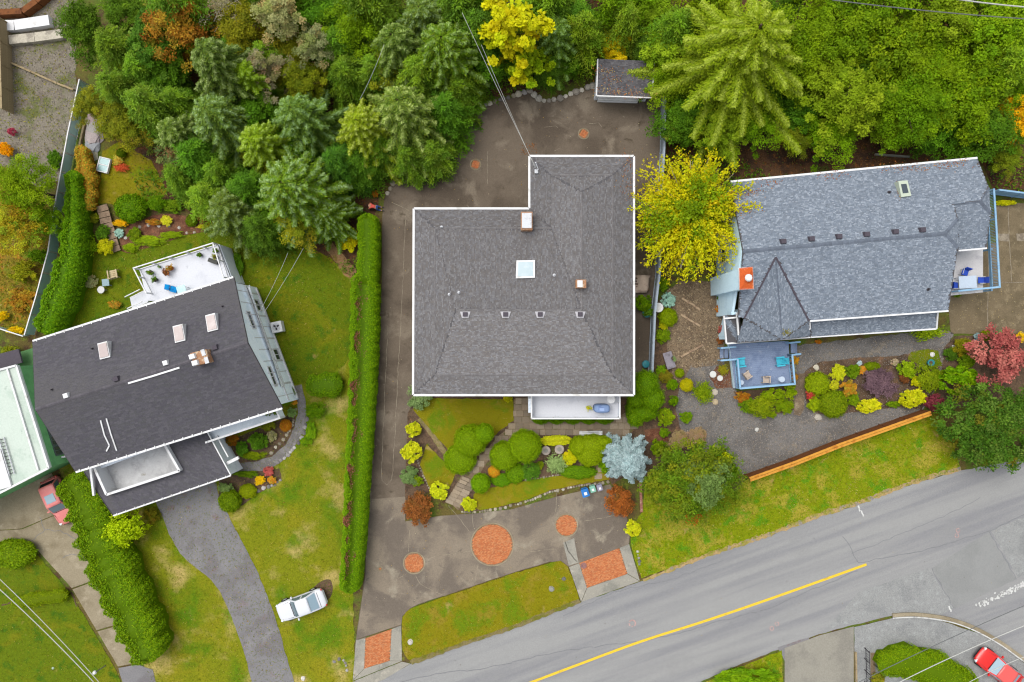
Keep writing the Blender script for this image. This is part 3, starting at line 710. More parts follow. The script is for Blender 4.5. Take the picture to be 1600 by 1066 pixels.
on(drive, 'apron_slab', ragged_px([(880, 848), (897, 841), (904, 879), (889, 884)], 8, .3, 71), .038, M['concrete_apron'])
on(drive, 'apron_slab', ragged_px([(551, 1065), (628, 1034), (641, 1037), (600, 1062), (556, 1079)], 8, .3, 72), .038, M['concrete_apron'])
c = P(912, 884, .07); t = tag(MB().prism([(c.x + math.cos(k * .5236) * .28, c.y + math.sin(k * .5236) * .28) for k in range(12)], .05, .075).build('manhole_cover', surf('cast_iron', L(150, 110, 104), [(L(120, 96, 96), 4, .5, .6)], .2, 20)), 'dark round manhole cover set in the large brick apron', 'manhole cover')

ISLAND = [(629, 965), (634, 957), (642, 951), (720, 924), (800, 897), (862, 879), (876, 877), (887, 885), (897, 910), (905, 938), (860, 957), (800, 981), (720, 1008), (646, 1035), (637, 1030), (629, 1016), (628, 990)]
sheet('grass_island', ragged_px(ISLAND, 7, .9, 18), .10, M['lawn_moss'], thick=.1)
VERGE = [(1002, 904), (990, 868), (986, 842), (990, 822), (1004, 800), (1012, 740), (1150, 772), (1166, 750), (1300, 697), (1440, 647), (1475, 655), (1502, 733), (1430, 753), (1340, 787), (1290, 801), (1200, 835), (1100, 868)]
sheet('verge', ragged_px(VERGE, 7, 1.6, 19), .06, M['verge'])
DIRT_EDGE = [(1004, 905), (1100, 866), (1200, 832), (1290, 797), (1340, 783), (1430, 748), (1500, 729), (1502, 735), (1430, 756), (1340, 790), (1290, 805), (1200, 839), (1100, 873), (1006, 909)]
sheet('gravel_shoulder', ragged_px(DIRT_EDGE, 5, 1.6, 21), .064, surf('dusty_shoulder', L(176, 150, 104), [(L(150, 140, 70), .9, .45, .6), (L(150, 140, 130), 1.4, .52, .66)], .25, 10))
sheet('gravel_shoulder', ragged_px([(640, 1032), (720, 1004), (800, 977), (904, 936), (908, 942), (800, 984), (720, 1011), (644, 1039)], 5, 1.2, 22), .104, surf('mossy_shoulder', L(130, 118, 78), [(L(112, 112, 40), .9, .45, .6)], .25, 10))

# ------------------------------------------------------------------ beds and lawns in front of the main house
BED = [(637, 645), (650, 620), (985, 622), (1004, 640), (1004, 690), (985, 740), (956, 758), (953, 750), (860, 768), (790, 792), (740, 800), (716, 797), (697, 782), (672, 768), (655, 775), (656, 806), (634, 812), (633, 760)]
sheet('garden_bed', ragged_px(BED, 7, .6, 23), .045, M['soil'])
G1 = [(645, 640), (656, 622), (802, 624), (803, 657), (782, 672), (758, 700), (728, 712), (704, 708), (664, 662)]
G2 = [(667, 694), (712, 740), (702, 764), (686, 758), (672, 764), (656, 727)]
G3 = [(740, 772), (757, 765), (780, 759), (830, 749), (880, 743), (951, 738), (952, 750), (905, 757), (859, 766), (829, 779), (790, 790), (750, 797), (738, 794)]
for i, g in enumerate((G1, G2, G3)): sheet('front_lawn', ragged_px(g, 6, .8, 24 + i), .085, M['lawn_moss'], thick=.06)
sheet('stone_path', ragged_px(strip_px([(655, 654), (676, 680), (700, 716)], 8), 5, .6, 27), .07, surf('mossy_flag_strip', L(138, 122, 84), [(L(116, 118, 50), 1.2, .45, .6), (L(156, 140, 112), 1.6, .55, .7)], .25, 9))
TERR = [(803, 624), (830, 624), (830, 655), (966, 652), (1003, 628), (1003, 655), (978, 684), (958, 700), (952, 726), (936, 752), (928, 745), (944, 684), (840, 676), (800, 682), (776, 700), (756, 730), (738, 762), (716, 797), (698, 781), (722, 742), (752, 712), (780, 680), (803, 664)]
terr = sheet('paved_path', ragged_px(TERR, 8, .6, 28), .06, surf('path_joints', L(134, 116, 94), [(L(96, 96, 50), 1.5, .5, .64)], .3, 9))
tx = [P(*q, .06) for q in TERR]; txy = [(v.x, v.y) for v in tx]; rg = random.Random(9)
# flagstones: rows across the lower steps, then a patchwork along the house
def flag(cx, cy, w, h, a, z=.085):
    k = rg.uniform(.86, 1.12); base = rg.choice([L(156, 140, 118), L(146, 130, 110), L(166, 150, 128), L(138, 124, 106)])
    mb = MB(); pts = []
    for dx, dy in ((-.5, -.5), (0, -.5), (.5, -.5), (.5, .5), (0, .5), (-.5, .5)):
        x, y = dx * w + rg.uniform(-.02, .02), dy * h + rg.uniform(-.02, .02); pts.append((cx + x * math.cos(a) - y * math.sin(a), cy + x * math.sin(a) + y * math.cos(a)))
    mb.prism(pts, .05, z + rg.uniform(-.008, .008), tuple(c * k for c in base)); return mb.build('flagstone', M['pieces'], terr)
a = math.atan2(-(744 - 781), 712 - 697)      # along the steps, up to the house
p0, p1 = P(706.5, 789, .06), P(735, 748, .06); n = 8; wid = 1.42
for i in range(n):
    c = p0.lerp(p1, (i + .5) / n); ln = (p1 - p0).length / n - .03
    for j in range(2):
        off = (j - .5) * wid / 2; flag(c.x + math.cos(a - math.pi / 2) * off, c.y + math.sin(a - math.pi / 2) * off, ln, wid / 2 - .03, a, .075 + .02 * i)
for gy in range(0, 36):
    xx = P(690, 0).x
    row_h = .56
    yy = P(0, 800).y + gy * row_h + .4
    while xx < P(1010, 0).x:
        w = rg.uniform(.5, .75); cx, cy = xx + w / 2, yy
        cs = [(cx - w * .42, cy - .22), (cx + w * .42, cy - .22), (cx + w * .42, cy + .22), (cx - w * .42, cy + .22)]
        okc = inside(txy, np.array([q[0] for q in cs] + [cx]), np.array([q[1] for q in cs] + [cy])); ppy = 533 - cy * F / H; ppx = 800 + cx * F / H
        if okc.sum() >= 3 and not (ppx < 745 and ppy > 742): flag(cx, cy, w - .04, row_h - .05, rg.uniform(-.02, .02))
        xx += w

def edging(name, label, pts, r, cols, seed, cat='stone edging', step=1.7, z=0.03, flat=.7):
    """a row of single stones along a pixel polyline"""
    rg = random.Random(seed); q = ragged_px(pts, 4, .6, seed, False); c0 = P(*pts[len(pts) // 2], z)
    t = thing(name, label, cat, (c0.x, c0.y, z)); acc = 0; last = None; nx = 0
    for p in q:
        w = P(*p, z)
        if last is None or (w - last).length >= nx:
            rr = r * rg.uniform(.7, 1.3); k = rg.uniform(.8, 1.15)
            MB().stone((w.x, w.y, z - .02), rr, tuple(c * k for c in rg.choice(cols)), rg.random(), flat).build('stone', M['pieces'], t)
            last = w; nx = rr * step
    return t
PALE = [L(176, 166, 144), L(156, 148, 128), L(192, 184, 166), L(140, 130, 112)]
GREYS = [L(168, 164, 160), L(146, 142, 138), L(190, 186, 180), L(124, 120, 116)]
edging('stone_edging', 'pale stone edging between the front lawn strip and the driveway court', [(722, 800), (750, 800), (790, 793), (829, 782), (859, 769), (905, 759), (954, 753)], .13, PALE, 1)
edging('stone_edging', 'low stone edging above the lawn strip, under the clipped front shrubs', [(822, 750), (845, 747), (868, 743), (884, 740)], .11, PALE, 2)
edging('stone_edging', 'pale stone edging round the yellow flowering shrub by the brown maple', [(672, 766), (655, 728), (645, 700)], .1, PALE, 3)
edging('stone_wall', 'rough stone retaining wall curving behind the rear driveway under the firs', [(606, 302), (614, 287), (630, 267), (648, 256), (668, 248), (690, 239), (706, 223), (714, 202), (732, 180), (757, 164), (790, 154), (815, 146), (826, 141)], .26, GREYS + PALE, 4, 'stone wall', 1.25, flat=.9)
edging('stone_wall', 'bright stone retaining wall below the yellow maple and the shed', [(828, 142), (838, 152), (850, 158), (866, 156), (884, 151), (900, 144), (918, 137), (930, 134)], .28, [L(196, 190, 176), L(176, 170, 158), L(160, 152, 140)], 5, 'stone wall', 1.25, flat=.9)
edging('stone_edging', 'stone edging along the curved gravel path beside the sloping lawn', [(479, 655), (476, 672), (470, 688), (460, 700), (450, 710), (444, 716), (434, 722)], .2, GREYS, 6)
edging('stone_edging', 'loose pale stones between the garden path and the flower bed', [(462, 640), (458, 660), (450, 676), (440, 690), (428, 702), (424, 708)], .16, PALE, 7)
edging('stone_edging', 'small rock edging at the lower flower bed beside the asphalt drive', [(438, 750), (430, 758), (420, 760), (408, 764), (400, 770)], .17, GREYS, 8)
edging('rock_row', 'half ring of pale rocks on the dry lawn near the brick apron', [(522, 1034), (530, 1030), (537, 1032), (541, 1040), (542, 1047)], .16, GREYS, 9, 'rocks')
edging('stone_edging', 'scattered white rocks along the flower bed below the cold frame lawn', [(196, 372), (214, 356), (232, 352), (252, 352), (272, 352), (296, 366), (312, 362)], .16, [L(206, 200, 190), L(170, 160, 148)], 10, step=4)
edging('stone_edging', 'loose stones along the dirt strip beside the tall curved hedge', [(120, 408), (112, 440), (104, 470), (96, 498), (86, 516)], .12, [L(150, 124, 96), L(126, 104, 84)], 11, step=3)
edging('stone_edging', 'row of white rocks at the edge of the verge by the brick apron', [(996, 862), (998, 872), (999, 882)], .15, GREYS, 12)

# ------------------------------------------------------------------ beds by the house on the sloping lot
sheet('flower_bed', ragged_px([(352, 690), (380, 680), (440, 655), (462, 640), (460, 668), (446, 696), (424, 714), (396, 722), (366, 724)], 6, .8, 31), .056, M['soil'])
sheet('flower_bed', ragged_px([(342, 745), (362, 738), (400, 736), (436, 732), (440, 748), (420, 762), (400, 772), (378, 790), (350, 800), (341, 780)], 6, .8, 32), .054, M['soil'])
sheet('flower_bed', ragged_px([(188, 392), (186, 372), (200, 352), (240, 336), (262, 334), (300, 338), (345, 335), (362, 350), (320, 362), (296, 366), (240, 384), (200, 396)], 6, 1, 33), .04, M['bark_mulch'])
sheet('dirt_strip', ragged_px([(86, 524), (112, 470), (122, 408), (138, 400), (130, 440), (122, 470), (102, 516)], 5, 1, 34), .04, M['bark_mulch'])
sheet('dirt_strip', ragged_px([(388, 450), (398, 452), (440, 560), (460, 600), (448, 606)], 5, .8, 35), .042, M['soil'])
sheet('dirt_patch', ragged_px(smooth_px([(488, 922), (502, 908), (516, 906), (520, 922), (514, 936), (500, 940)], 3), 4, 1, 36), .034, M['soil'])
for i, q in enumerate([[(214, 862), (222, 890), (236, 930), (252, 965), (268, 1000)], [(2, 946), (60, 932), (112, 926)], [(112, 926), (120, 948)]]):
    sheet('soil_edge', ragged_px(strip_px(q, 4 if i == 0 else 2.2), 4, .8, 37 + i), .038, M['soil'])
sheet('dirt_bank', ragged_px([(506, 385), (520, 380), (556, 420), (558, 440), (540, 432)], 5, 1, 41), .042, surf('dry_bank', L(156, 122, 84), [(L(130, 110, 50), .9, .5, .62)], .3, 9))

# ------------------------------------------------------------------ gravel yard next door
GRAVEL = [(1056, 640), (1062, 600), (1080, 570), (1130, 560), (1148, 606), (1160, 625), (1236, 610), (1244, 540), (1470, 515), (1490, 520), (1486, 560), (1464, 604), (1440, 645), (1300, 694), (1164, 745), (1110, 715), (1064, 672)]
WARM = [(1042, 455), (1060, 440), (1120, 440), (1134, 470), (1132, 545), (1128, 570), (1080, 574), (1064, 600), (1052, 590), (1042, 540)]
sheet('gravel_yard', ragged_px(GRAVEL, 7, 1.4, 43), .03, M['gravel_base'])
sheet('gravel_yard', ragged_px(WARM, 7, 1.4, 44), .034, M['gravel_warm'])
sheet('side_bed', ragged_px([(1028, 470), (1044, 455), (1050, 520), (1044, 560), (1062, 600), (1064, 640), (1085, 690), (1110, 716), (1164, 748), (1150, 775), (1010, 745), (1004, 700), (1006, 640), (1016, 590)], 7, 1, 45), .028, M['soil'])
sheet('mulch_patch', ragged_px([(1108, 588), (1120, 572), (1140, 578), (1144, 606), (1120, 608)], 5, 1, 46), .04, M['bark_mulch'])
sheet('mulch_patch', ragged_px([(1006, 672), (1038, 668), (1046, 690), (1010, 692)], 5, 1, 47), .04, M['bark_mulch'])
sheet('east_driveway', ragged_px([(1480, 390), (1556, 380), (1556, 318), (1720, 318), (1720, 522), (1486, 522), (1482, 470)], 9, .8, 48), .03, surf('speckled_brown_concrete', L(124, 110, 86), [(L(108, 96, 74), .4, .45, .6), (L(138, 124, 98), 1, .52, .68), (L(160, 148, 118), 2.6, .64, .72)], .16, 12))
for i, q in enumerate([[(1575, 322), (1578, 395), (1581, 440)], [(1545, 442), (1600, 441)], [(1545, 400), (1543, 510)]]):
    sheet('concrete_joint', strip_px(ragged_px(q, 7, .5, 90 + i, False), 1.0), .036, M['joint'])
for i, (x, y) in enumerate(((1567, 370), (1598, 370))): sheet('concrete_patch', ragged_px([(x - 10, y - 5), (x + 10, y - 5), (x + 9, y + 7), (x - 9, y + 6)], 4, .7, 95 + i), .036, M['joint'])
EBED = [(1252, 600), (1258, 580), (1280, 566), (1330, 560), (1400, 556), (1450, 548), (1470, 560), (1466, 600), (1440, 640), (1400, 636), (1340, 644), (1290, 650), (1264, 640)]
sheet('garden_bed', ragged_px(EBED, 6, 1, 49), .045, M['soil'])
sheet('garden_bed', ragged_px([(1474, 545), (1490, 525), (1720, 522), (1720, 600), (1480, 640), (1468, 620)], 6, 1, 50), .042, M['soil'])
sheet('garden_bed', ragged_px([(1146, 612), (1238, 604), (1242, 640), (1200, 652), (1160, 640)], 6, 1, 51), .044, M['soil'])
sheet('step_path', ragged_px([(1244, 585), (1258, 583), (1256, 640), (1250, 650), (1240, 648)], 4, .6, 52), .05, M['gravel_warm'])
sheet('mossy_strip', ragged_px([(1450, 545), (1466, 548), (1472, 572), (1452, 576), (1418, 562), (1424, 550)], 4, 1, 53), .05, M['lawn_green'])

# ------------------------------------------------------------------ loose stuff: grass blades, gravel stones, fallen leaves
def scatter_in(poly_px, z, dens, rg):
    w = [P(*q, z) for q in poly_px]; xy = [(v.x, v.y) for v in w]
    x0, x1 = max(-47, min(v[0] for v in xy)), min(47, max(v[0] for v in xy)); y0, y1 = max(-32, min(v[1] for v in xy)), min(32, max(v[1] for v in xy))
    n = int((x1 - x0) * (y1 - y0) * dens); x = rg.uniform(x0, x1, n); y = rg.uniform(y0, y1, n); k = inside(xy, x, y); return x[k], y[k]
def grass(poly_px, z, dens, pl, seed, leaf=.10):
    rg = np.random.default_rng(seed); x, y = scatter_in(poly_px, z, dens, rg); n = len(x)
    c = np.stack([x, y, z + leaf * .25 + rg.uniform(0, .03, n)], 1); az = rg.uniform(0, 6.283, n); d = np.stack([np.cos(az), np.sin(az), rg.uniform(.3, 1.2, n)], 1)
    nr = np.array([0, 0, 1.]) + rg.normal(0, .5, (n, 3)); Lf = leaf * rg.uniform(.6, 1.5, n)
    V = leaf_quads(c, d, nr, Lf, Lf * .35); f = .5 + .5 * np.sin(x * .55 + np.sin(y * .4) * 2 + seed) * np.cos(y * .6 + np.sin(x * .33) * 2)
    co = pick(rg, pl, n); co2 = pick(rg, PAL['drygrass'], n); m = (rg.random(n) < f * .32)[:, None]
    o = link('grass', quads_mesh('grass', V, np.where(m, co2, co) * rg.uniform(.8, 1.2, (n, 1))), M['leaf']); return tag(o, kind='stuff')
PAL['drygrass'] = pal((160, 148, 60, 2), (140, 136, 30, 2), (186, 168, 104, 1))
PAL['grass'] = pal((112, 120, 6, 3), (92, 114, 4, 2), (136, 136, 16, 1))
PAL['grassolive'] = pal((136, 122, 8, 3), (112, 126, 4, 2), (150, 126, 20, 1))
PAL['grassbright'] = pal((126, 144, 6, 3), (104, 138, 4, 2), (150, 152, 16, 1))
grass(YARD_L, .036, 46, PAL['grass'], 1); grass(NORTH_L, .036, 30, PAL['grass'], 2); grass(NEIGH, .03, 46, PAL['grass'], 3)
grass(ISLAND, .10, 70, PAL['grassolive'], 4); grass(VERGE, .06, 80, PAL['grassbright'], 5, .14)
for i, g in enumerate((G1, G2, G3)): grass(g, .085, 60, PAL['grassolive'], 6 + i, .08)
grass(UPPER_L, .034, 50, PAL['grassolive'], 10); grass(LOT_W, .02, 40, PAL['olive'], 11, .2)
grass(LOWER_LAWN, .03, 70, PAL['grassbright'], 12, .14); grass(WEST_YARD, .022, 12, PAL['olive'], 13, .18)

def gravel(poly_px, z, dens, cols, seed, r0=.035):
    rg = np.random.default_rng(seed); x, y = scatter_in(poly_px, z, dens, rg); n = len(x); r = r0 * rg.uniform(.6, 1.9, n); a = rg.uniform(0, 6.28, n)
    V = np.empty((n, 4, 4, 3)); top = np.stack([x, y, z + r * .8], 1)
    corners = [np.stack([x + np.cos(a + k * 1.571) * r * rg.uniform(.7, 1.2, n), y + np.sin(a + k * 1.571) * r * rg.uniform(.7, 1.2, n), np.full(n, z + .001)], 1) for k in range(4)]
    for k in range(4):
        V[:, k, 0] = top; V[:, k, 1] = corners[k]; V[:, k, 2] = (corners[k] + corners[(k + 1) % 4]) / 2 * 1.0; V[:, k, 3] = corners[(k + 1) % 4]
    ci = np.array(cols)[rg.integers(0, len(cols), n)] * rg.uniform(.75, 1.25, (n, 1))
    o = link('gravel', quads_mesh('gravel', V.reshape(-1, 4, 3), np.repeat(ci, 4, axis=0)), M['pieces']); return tag(o, kind='stuff')
gravel(GRAVEL, .03, 55, [L(136, 130, 124), L(116, 112, 110), L(158, 150, 140), L(150, 134, 112)], 21)
gravel(WARM, .034, 60, [L(150, 128, 100), L(126, 108, 84), L(176, 156, 126), L(110, 94, 76)], 22, .045)
gravel(WEST_YARD, .022, 14, [L(150, 142, 128), L(130, 122, 110)], 23, .05)

def litter(poly_px, z, dens, cols, seed, leaf=.12, name='fallen_leaves'):
    rg = np.random.default_rng(seed); x, y = scatter_in(poly_px, z, dens, rg); n = len(x); az = rg.uniform(0, 6.28, n)
    V = leaf_quads(np.stack([x, y, np.full(n, z + .02)], 1), np.stack([np.cos(az), np.sin(az), rg.normal(0, .15, n)], 1), np.array([0, 0, 1.]) + rg.normal(0, .25, (n, 3)), leaf * rg.uniform(.5, 1.3, n), leaf * .6 * rg.uniform(.6, 1.3, n))
    o = link(name, quads_mesh(name, V, np.array(cols)[rg.integers(0, len(cols), n)] * rg.uniform(.8, 1.2, (n, 1))), M['leaf']); return tag(o, kind='stuff')
litter(FOREST, .02, 9, [L(120, 80, 44), L(96, 66, 40), L(150, 100, 50), L(104, 116, 50)], 31, .2)
litter(DRIVE, .045, .55, [L(190, 160, 70), L(160, 120, 60), L(200, 186, 150)], 32, .09)
litter(YARD_L, .05, .9, [L(170, 150, 60), L(190, 170, 90), L(150, 110, 50)], 41, .13); litter(VERGE, .08, .8, [L(180, 160, 70), L(150, 110, 60)], 42, .12); litter(ROAD, .03, .10, [L(170, 150, 90), L(120, 110, 90)], 43, .09)
litter([(812, 225), (838, 223), (840, 240), (814, 242)], .045, 60, [L(176, 110, 50), L(150, 96, 50)], 33, .1)
litter([(1172, 282), (1300, 262), (1400, 240), (1400, 256), (1250, 272), (1180, 300)], .03, 10, [L(180, 140, 70), L(150, 90, 50)], 34, .12)
litter([(1490, 400), (1640, 400), (1640, 515), (1490, 515)], .045, 4, [L(214, 190, 120), L(190, 170, 110)], 35, .07)
for pl_, ps, sd_, dn in ((PAL['deep'], FOREST, 36, 22), (PAL['green'], FOREST, 37, 10)):
    rg = np.random.default_rng(sd_); x, y = scatter_in(ps, .02, dn, rg); f = np.sin(x * .5 + 2 * np.sin(y * .37)) + np.cos(y * .6 + x * .2); k = f > .1; x, y = x[k], y[k]; n = len(x)
    V = leaf_quads(np.stack([x, y, rg.uniform(.1, .55, n)], 1), rg.normal(size=(n, 3)), np.array([0, 0, 1.]) + rg.normal(0, .5, (n, 3)), rg.uniform(.15, .4, n), rg.uniform(.07, .16, n))
    tag(link('undergrowth', quads_mesh('undergrowth', V, pick(rg, pl_, n)), M['leaf']), kind='stuff')
# ------------------------------------------------------------------ building materials
M['shingle'] = attr_mat('asphalt_shingle', rough=.92, spec=.15, grain=.12, gscale=9)
M['roof_deck'] = surf('roof_underlay', L(92, 90, 92), (), .15, 8)
M['white_trim'] = surf('white_painted_trim', L(236, 236, 236), [(L(206, 204, 198), 1.2, .55, .72)], .04, 10, rough=.5)
M['white_vinyl'] = surf('white_vinyl_deck', lin(228, 230, 236, .6), [(lin(216, 218, 226, .6), .6, .5, .66), (lin(206, 208, 214, .6), 2.2, .6, .74)], .05, 10, rough=.6)
M['siding_white'] = surf('white_siding', lin(220, 226, 232, .95), [(lin(204, 212, 220, .95), 1.0, .5, .66)], .06, 9, rough=.6)
M['siding_pale'] = surf('pale_blue_siding', lin(228, 238, 244, .98), [(lin(214, 228, 238, .98), 1.2, .5, .66)], .06, 9, rough=.6)
M['siding_blue'] = surf('light_blue_siding', lin(190, 214, 226, 1), [(lin(178, 204, 218, 1), 1.2, .5, .66)], .06, 9, rough=.6)
M['siding_beige'] = surf('grey_beige_siding', L(170, 164, 154), [(L(156, 150, 140), 1.2, .5, .66)], .06, 9, rough=.6)
M['green_wall'] = surf('green_painted_wall', lin(104, 160, 104, .85), [(lin(92, 146, 94, .85), .8, .45, .62)], .06, 9, rough=.7)
M['blue_rail'] = surf('blue_painted_rail', L(150, 190, 220), [(L(132, 172, 206), 1.5, .5, .66)], .05, 10, rough=.5)
M['blue_deck'] = surf('grey_blue_deck_board', L(134, 150, 178), [(L(120, 136, 166), 1.4, .48, .62), (L(162, 172, 192), 2.5, .58, .72)], .12, 12, rough=.75)
M['concrete_deck'] = surf('light_grey_deck', L(204, 204, 204), [(L(184, 184, 184), .7, .45, .62, 6, .5), (L(168, 164, 152), .9, .6, .74), (L(214, 214, 214), 1.8, .5, .7)], .06, 10)
M['green_roof'] = surf('pale_green_white_roof', L(206, 218, 206), [(L(190, 206, 192), .5, .46, .62, 6, .4), (L(176, 190, 178), 1.6, .6, .74)], .06, 9)
M['glass'] = surf('window_glass', L(60, 72, 80), (), 0, 5, rough=.08, spec=.8, bstr=0)
M['glass_sky'] = surf('skylight_glass', L(176, 196, 202), [(L(190, 206, 212), 1.5, .5, .7)], 0, 5, rough=.15, spec=.8, bstr=0)
M['glass_pink'] = surf('frosted_skylight_dome', L(176, 158, 154), [(L(190, 176, 172), 1.5, .5, .7)], .03, 6, rough=.3, spec=.6, bstr=0)
M['dark'] = surf('dark_metal', L(66, 62, 66), (), .1, 20, rough=.6)
M['vent_dark'] = surf('dark_roof_vent', L(84, 78, 86), (), .1, 20, rough=.7)
M['metal'] = surf('light_metal', L(206, 208, 212), [(L(180, 182, 186), 3, .5, .66)], .06, 16, rough=.45, spec=.5)
M['terracotta'] = surf('rusty_orange_cap', L(206, 96, 46), [(L(224, 140, 96), 2.2, .52, .66), (L(170, 80, 44), 3.0, .55, .7)], .15, 14)
M['chim_brick'] = surf('brown_chimney', L(176, 132, 100), [(L(214, 190, 160), 3, .52, .66), (L(140, 100, 76), 4, .55, .7)], .2, 14)
M['door_blue'] = surf('blue_painted_door', L(70, 92, 150), (), .05, 10, rough=.5)
M['door_white'] = surf('white_door', lin(236, 240, 244, 1), [(lin(224, 228, 234, 1), 1.5, .5, .7)], .04, 9, rough=.5)

SH_MAIN = [L(124, 121, 121), L(114, 110, 109), L(134, 132, 132), L(118, 112, 107), L(126, 126, 130), L(144, 143, 145), L(106, 102, 101)]
SH_LEFT = [L(90, 88, 94), L(86, 84, 90), L(95, 93, 98), L(88, 87, 90)]
SH_RIGHT = [L(130, 140, 152), L(118, 128, 142), L(146, 156, 168), L(108, 118, 130), L(138, 148, 160), L(164, 173, 184), L(122, 130, 140)]
SH_SHED = [L(98, 96, 98), L(88, 86, 88), L(108, 106, 108)]

def calm(cs, k):
    m = np.mean(np.array(cs), 0); return [tuple(m + (np.array(c) - m) * k) for c in cs]
SH_MAIN = calm(SH_MAIN, .62); SH_RIGHT = calm(SH_RIGHT, .68)
class Roof:
    """roof planes given as pixel corners with their heights"""
    def __init__(s, planes):
        s.pl = []; s.src = []
        for i, pl in enumerate(planes):
            v = [P(*q) for q in pl]; n = newell(v); c = sum(v, Vector()) / len(v)
            if max(abs((q - c).dot(n)) for q in v) < .025: s.pl.append(v); s.src.append(i); continue
            for t in tessellate_polygon([v]): s.pl.append([v[k] for k in t]); s.src.append(i)      # warped plane: split it
    def z(s, px, py):
        z = 6.0
        for _ in range(4):
            w = P(px, py, z); best = None
            for pl in s.pl:
                if inside([(v.x, v.y) for v in pl], np.array([w.x]), np.array([w.y]))[0]:
                    n = (pl[1] - pl[0]).cross(pl[-1] - pl[0])
                    n = newell(pl); zz = pl[0].z - (n.x * (w.x - pl[0].x) + n.y * (w.y - pl[0].y)) / n.z
                    best = zz if best is None else max(best, zz)
            if best is None: return z
            z = best
        return z
    def at(s, px, py): return P(px, py, s.z(px, py))

def newell(pl):
    n = Vector((0, 0, 0))
    for i in range(len(pl)):
        a, b = pl[i], pl[(i + 1) % len(pl)]
        n += Vector(((a.y - b.y) * (a.z + b.z), (a.z - b.z) * (a.x + b.x), (a.x - b.x) * (a.y + b.y)))
    n.normalize(); return n if n.z > 0 else -n

def build_roof(parent, roof, cols, seed, exposure=.10, width=.19, lift=.009, var=.06, dirs=None, dark=None):
    mb = MB()
    for pl in roof.pl:
        mb.poly(pl); mb.poly([v - Vector((0, 0, .18)) for v in pl])
        n = len(pl); mb.add([v for v in pl] + [v - Vector((0, 0, .18)) for v in pl], [(i, (i + 1) % n, n + (i + 1) % n, n + i) for i in range(n)])
    r = mb.build('roof', M['roof_deck'], parent)
    rg = np.random.default_rng(seed); VV = []; CC = []
    for ip, pl in zip(roof.src, roof.pl):
        n = np.array(newell(pl)); d = np.array([n[0], n[1], 0]); d /= np.linalg.norm(d) + 1e-9
        if dirs and dirs[ip] is not None: d = np.array([*dirs[ip], 0.0])
        d = d - n * d.dot(n); d /= np.linalg.norm(d); a = np.cross(n, d); o = np.array(pl[0]); Q = np.array([np.array(v) - o for v in pl]); qa, qd = Q @ a, Q @ d
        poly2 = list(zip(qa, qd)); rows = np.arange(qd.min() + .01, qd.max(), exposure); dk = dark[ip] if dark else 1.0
        for r_i, y in enumerate(rows):
            x = qa.min() - rg.uniform(0, width); xs = []; ws = []
            while x < qa.max():
                w = width * rg.choice([.55, .8, 1.0, 1.25]); xs.append(x + w / 2); ws.append(w); x += w
            xs, ws = np.array(xs), np.array(ws); yc = np.full(len(xs), y + exposure / 2)
            k = inside(poly2, xs - ws * .4, yc) & inside(poly2, xs + ws * .4, yc); xs, ws = xs[k], ws[k]; m = len(xs)
            if m == 0: continue
            th = lift * rg.choice([.7, 1.0, 1.5], m)
            def pt(u, v, hgt): return o + u[:, None] * a + v[:, None] * d + hgt[:, None] * n
            y0, y1 = np.full(m, y), np.full(m, y + exposure * 1.04); hw = ws / 2 - .004
            A, B = pt(xs - hw, y0, np.full(m, .004)), pt(xs + hw, y0, np.full(m, .004)); Cq, D = pt(xs + hw, y1, .004 + th), pt(xs - hw, y1, .004 + th)
            E, Fq = pt(xs + hw, y1, np.full(m, .001)), pt(xs - hw, y1, np.full(m, .001))
            VV.append(np.stack([A, B, Cq, D], 1)); VV.append(np.stack([D, Cq, E, Fq], 1))
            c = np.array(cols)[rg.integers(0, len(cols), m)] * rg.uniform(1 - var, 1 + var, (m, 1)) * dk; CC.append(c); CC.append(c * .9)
    V = np.concatenate(VV); off = np.array(parent.location)
    me = quads_mesh('roof_shingles', V - off, np.concatenate(CC)); sh = link('roof_shingles', me, M['shingle'], r); sh['kind'] = 'stuff'
    return r

def ridge_caps(parent, roof_pts, col, seed, w=.28, step=.22):
    """cap shingles along ridges and hips; points carry their heights"""
    rg = random.Random(seed); mb = MB()
    for a, b in roof_pts:
        a, b = P(*a), P(*b); d = (b - a); n = max(1, int(d.length / step)); e = d.normalized(); s = Vector((-e.y, e.x, 0)).normalized()
        for i in range(n):
            p0 = a.lerp(b, i / n) + Vector((0, 0, .03)); p1 = a.lerp(b, min(1, (i + 1.08) / n)) + Vector((0, 0, .04)); dn = Vector((0, 0, -.05)); k = rg.uniform(.85, 1.12)
            mb.add([p0, p1, p1 + s * w / 2 + dn, p0 + s * w / 2 + dn, p1 - s * w / 2 + dn, p0 - s * w / 2 + dn], [(0, 1, 2, 3), (1, 0, 5, 4)], tuple(c * k for c in col))
    o = mb.build('ridge_cap', M['shingle'], parent); o['kind'] = 'stuff'; return o

def gutters(parent, pairs, w=.13, h=.14, mat=None, name='gutter', drop=.02):
    for a, b in pairs:
        a, b = P(*a), P(*b); e = (b - a).normalized() * .02
        mb = MB(); mb.bar(a + e - Vector((0, 0, drop)), b - e - Vector((0, 0, drop)), w, h); mb.build(name, mat or M['white_trim'], parent)

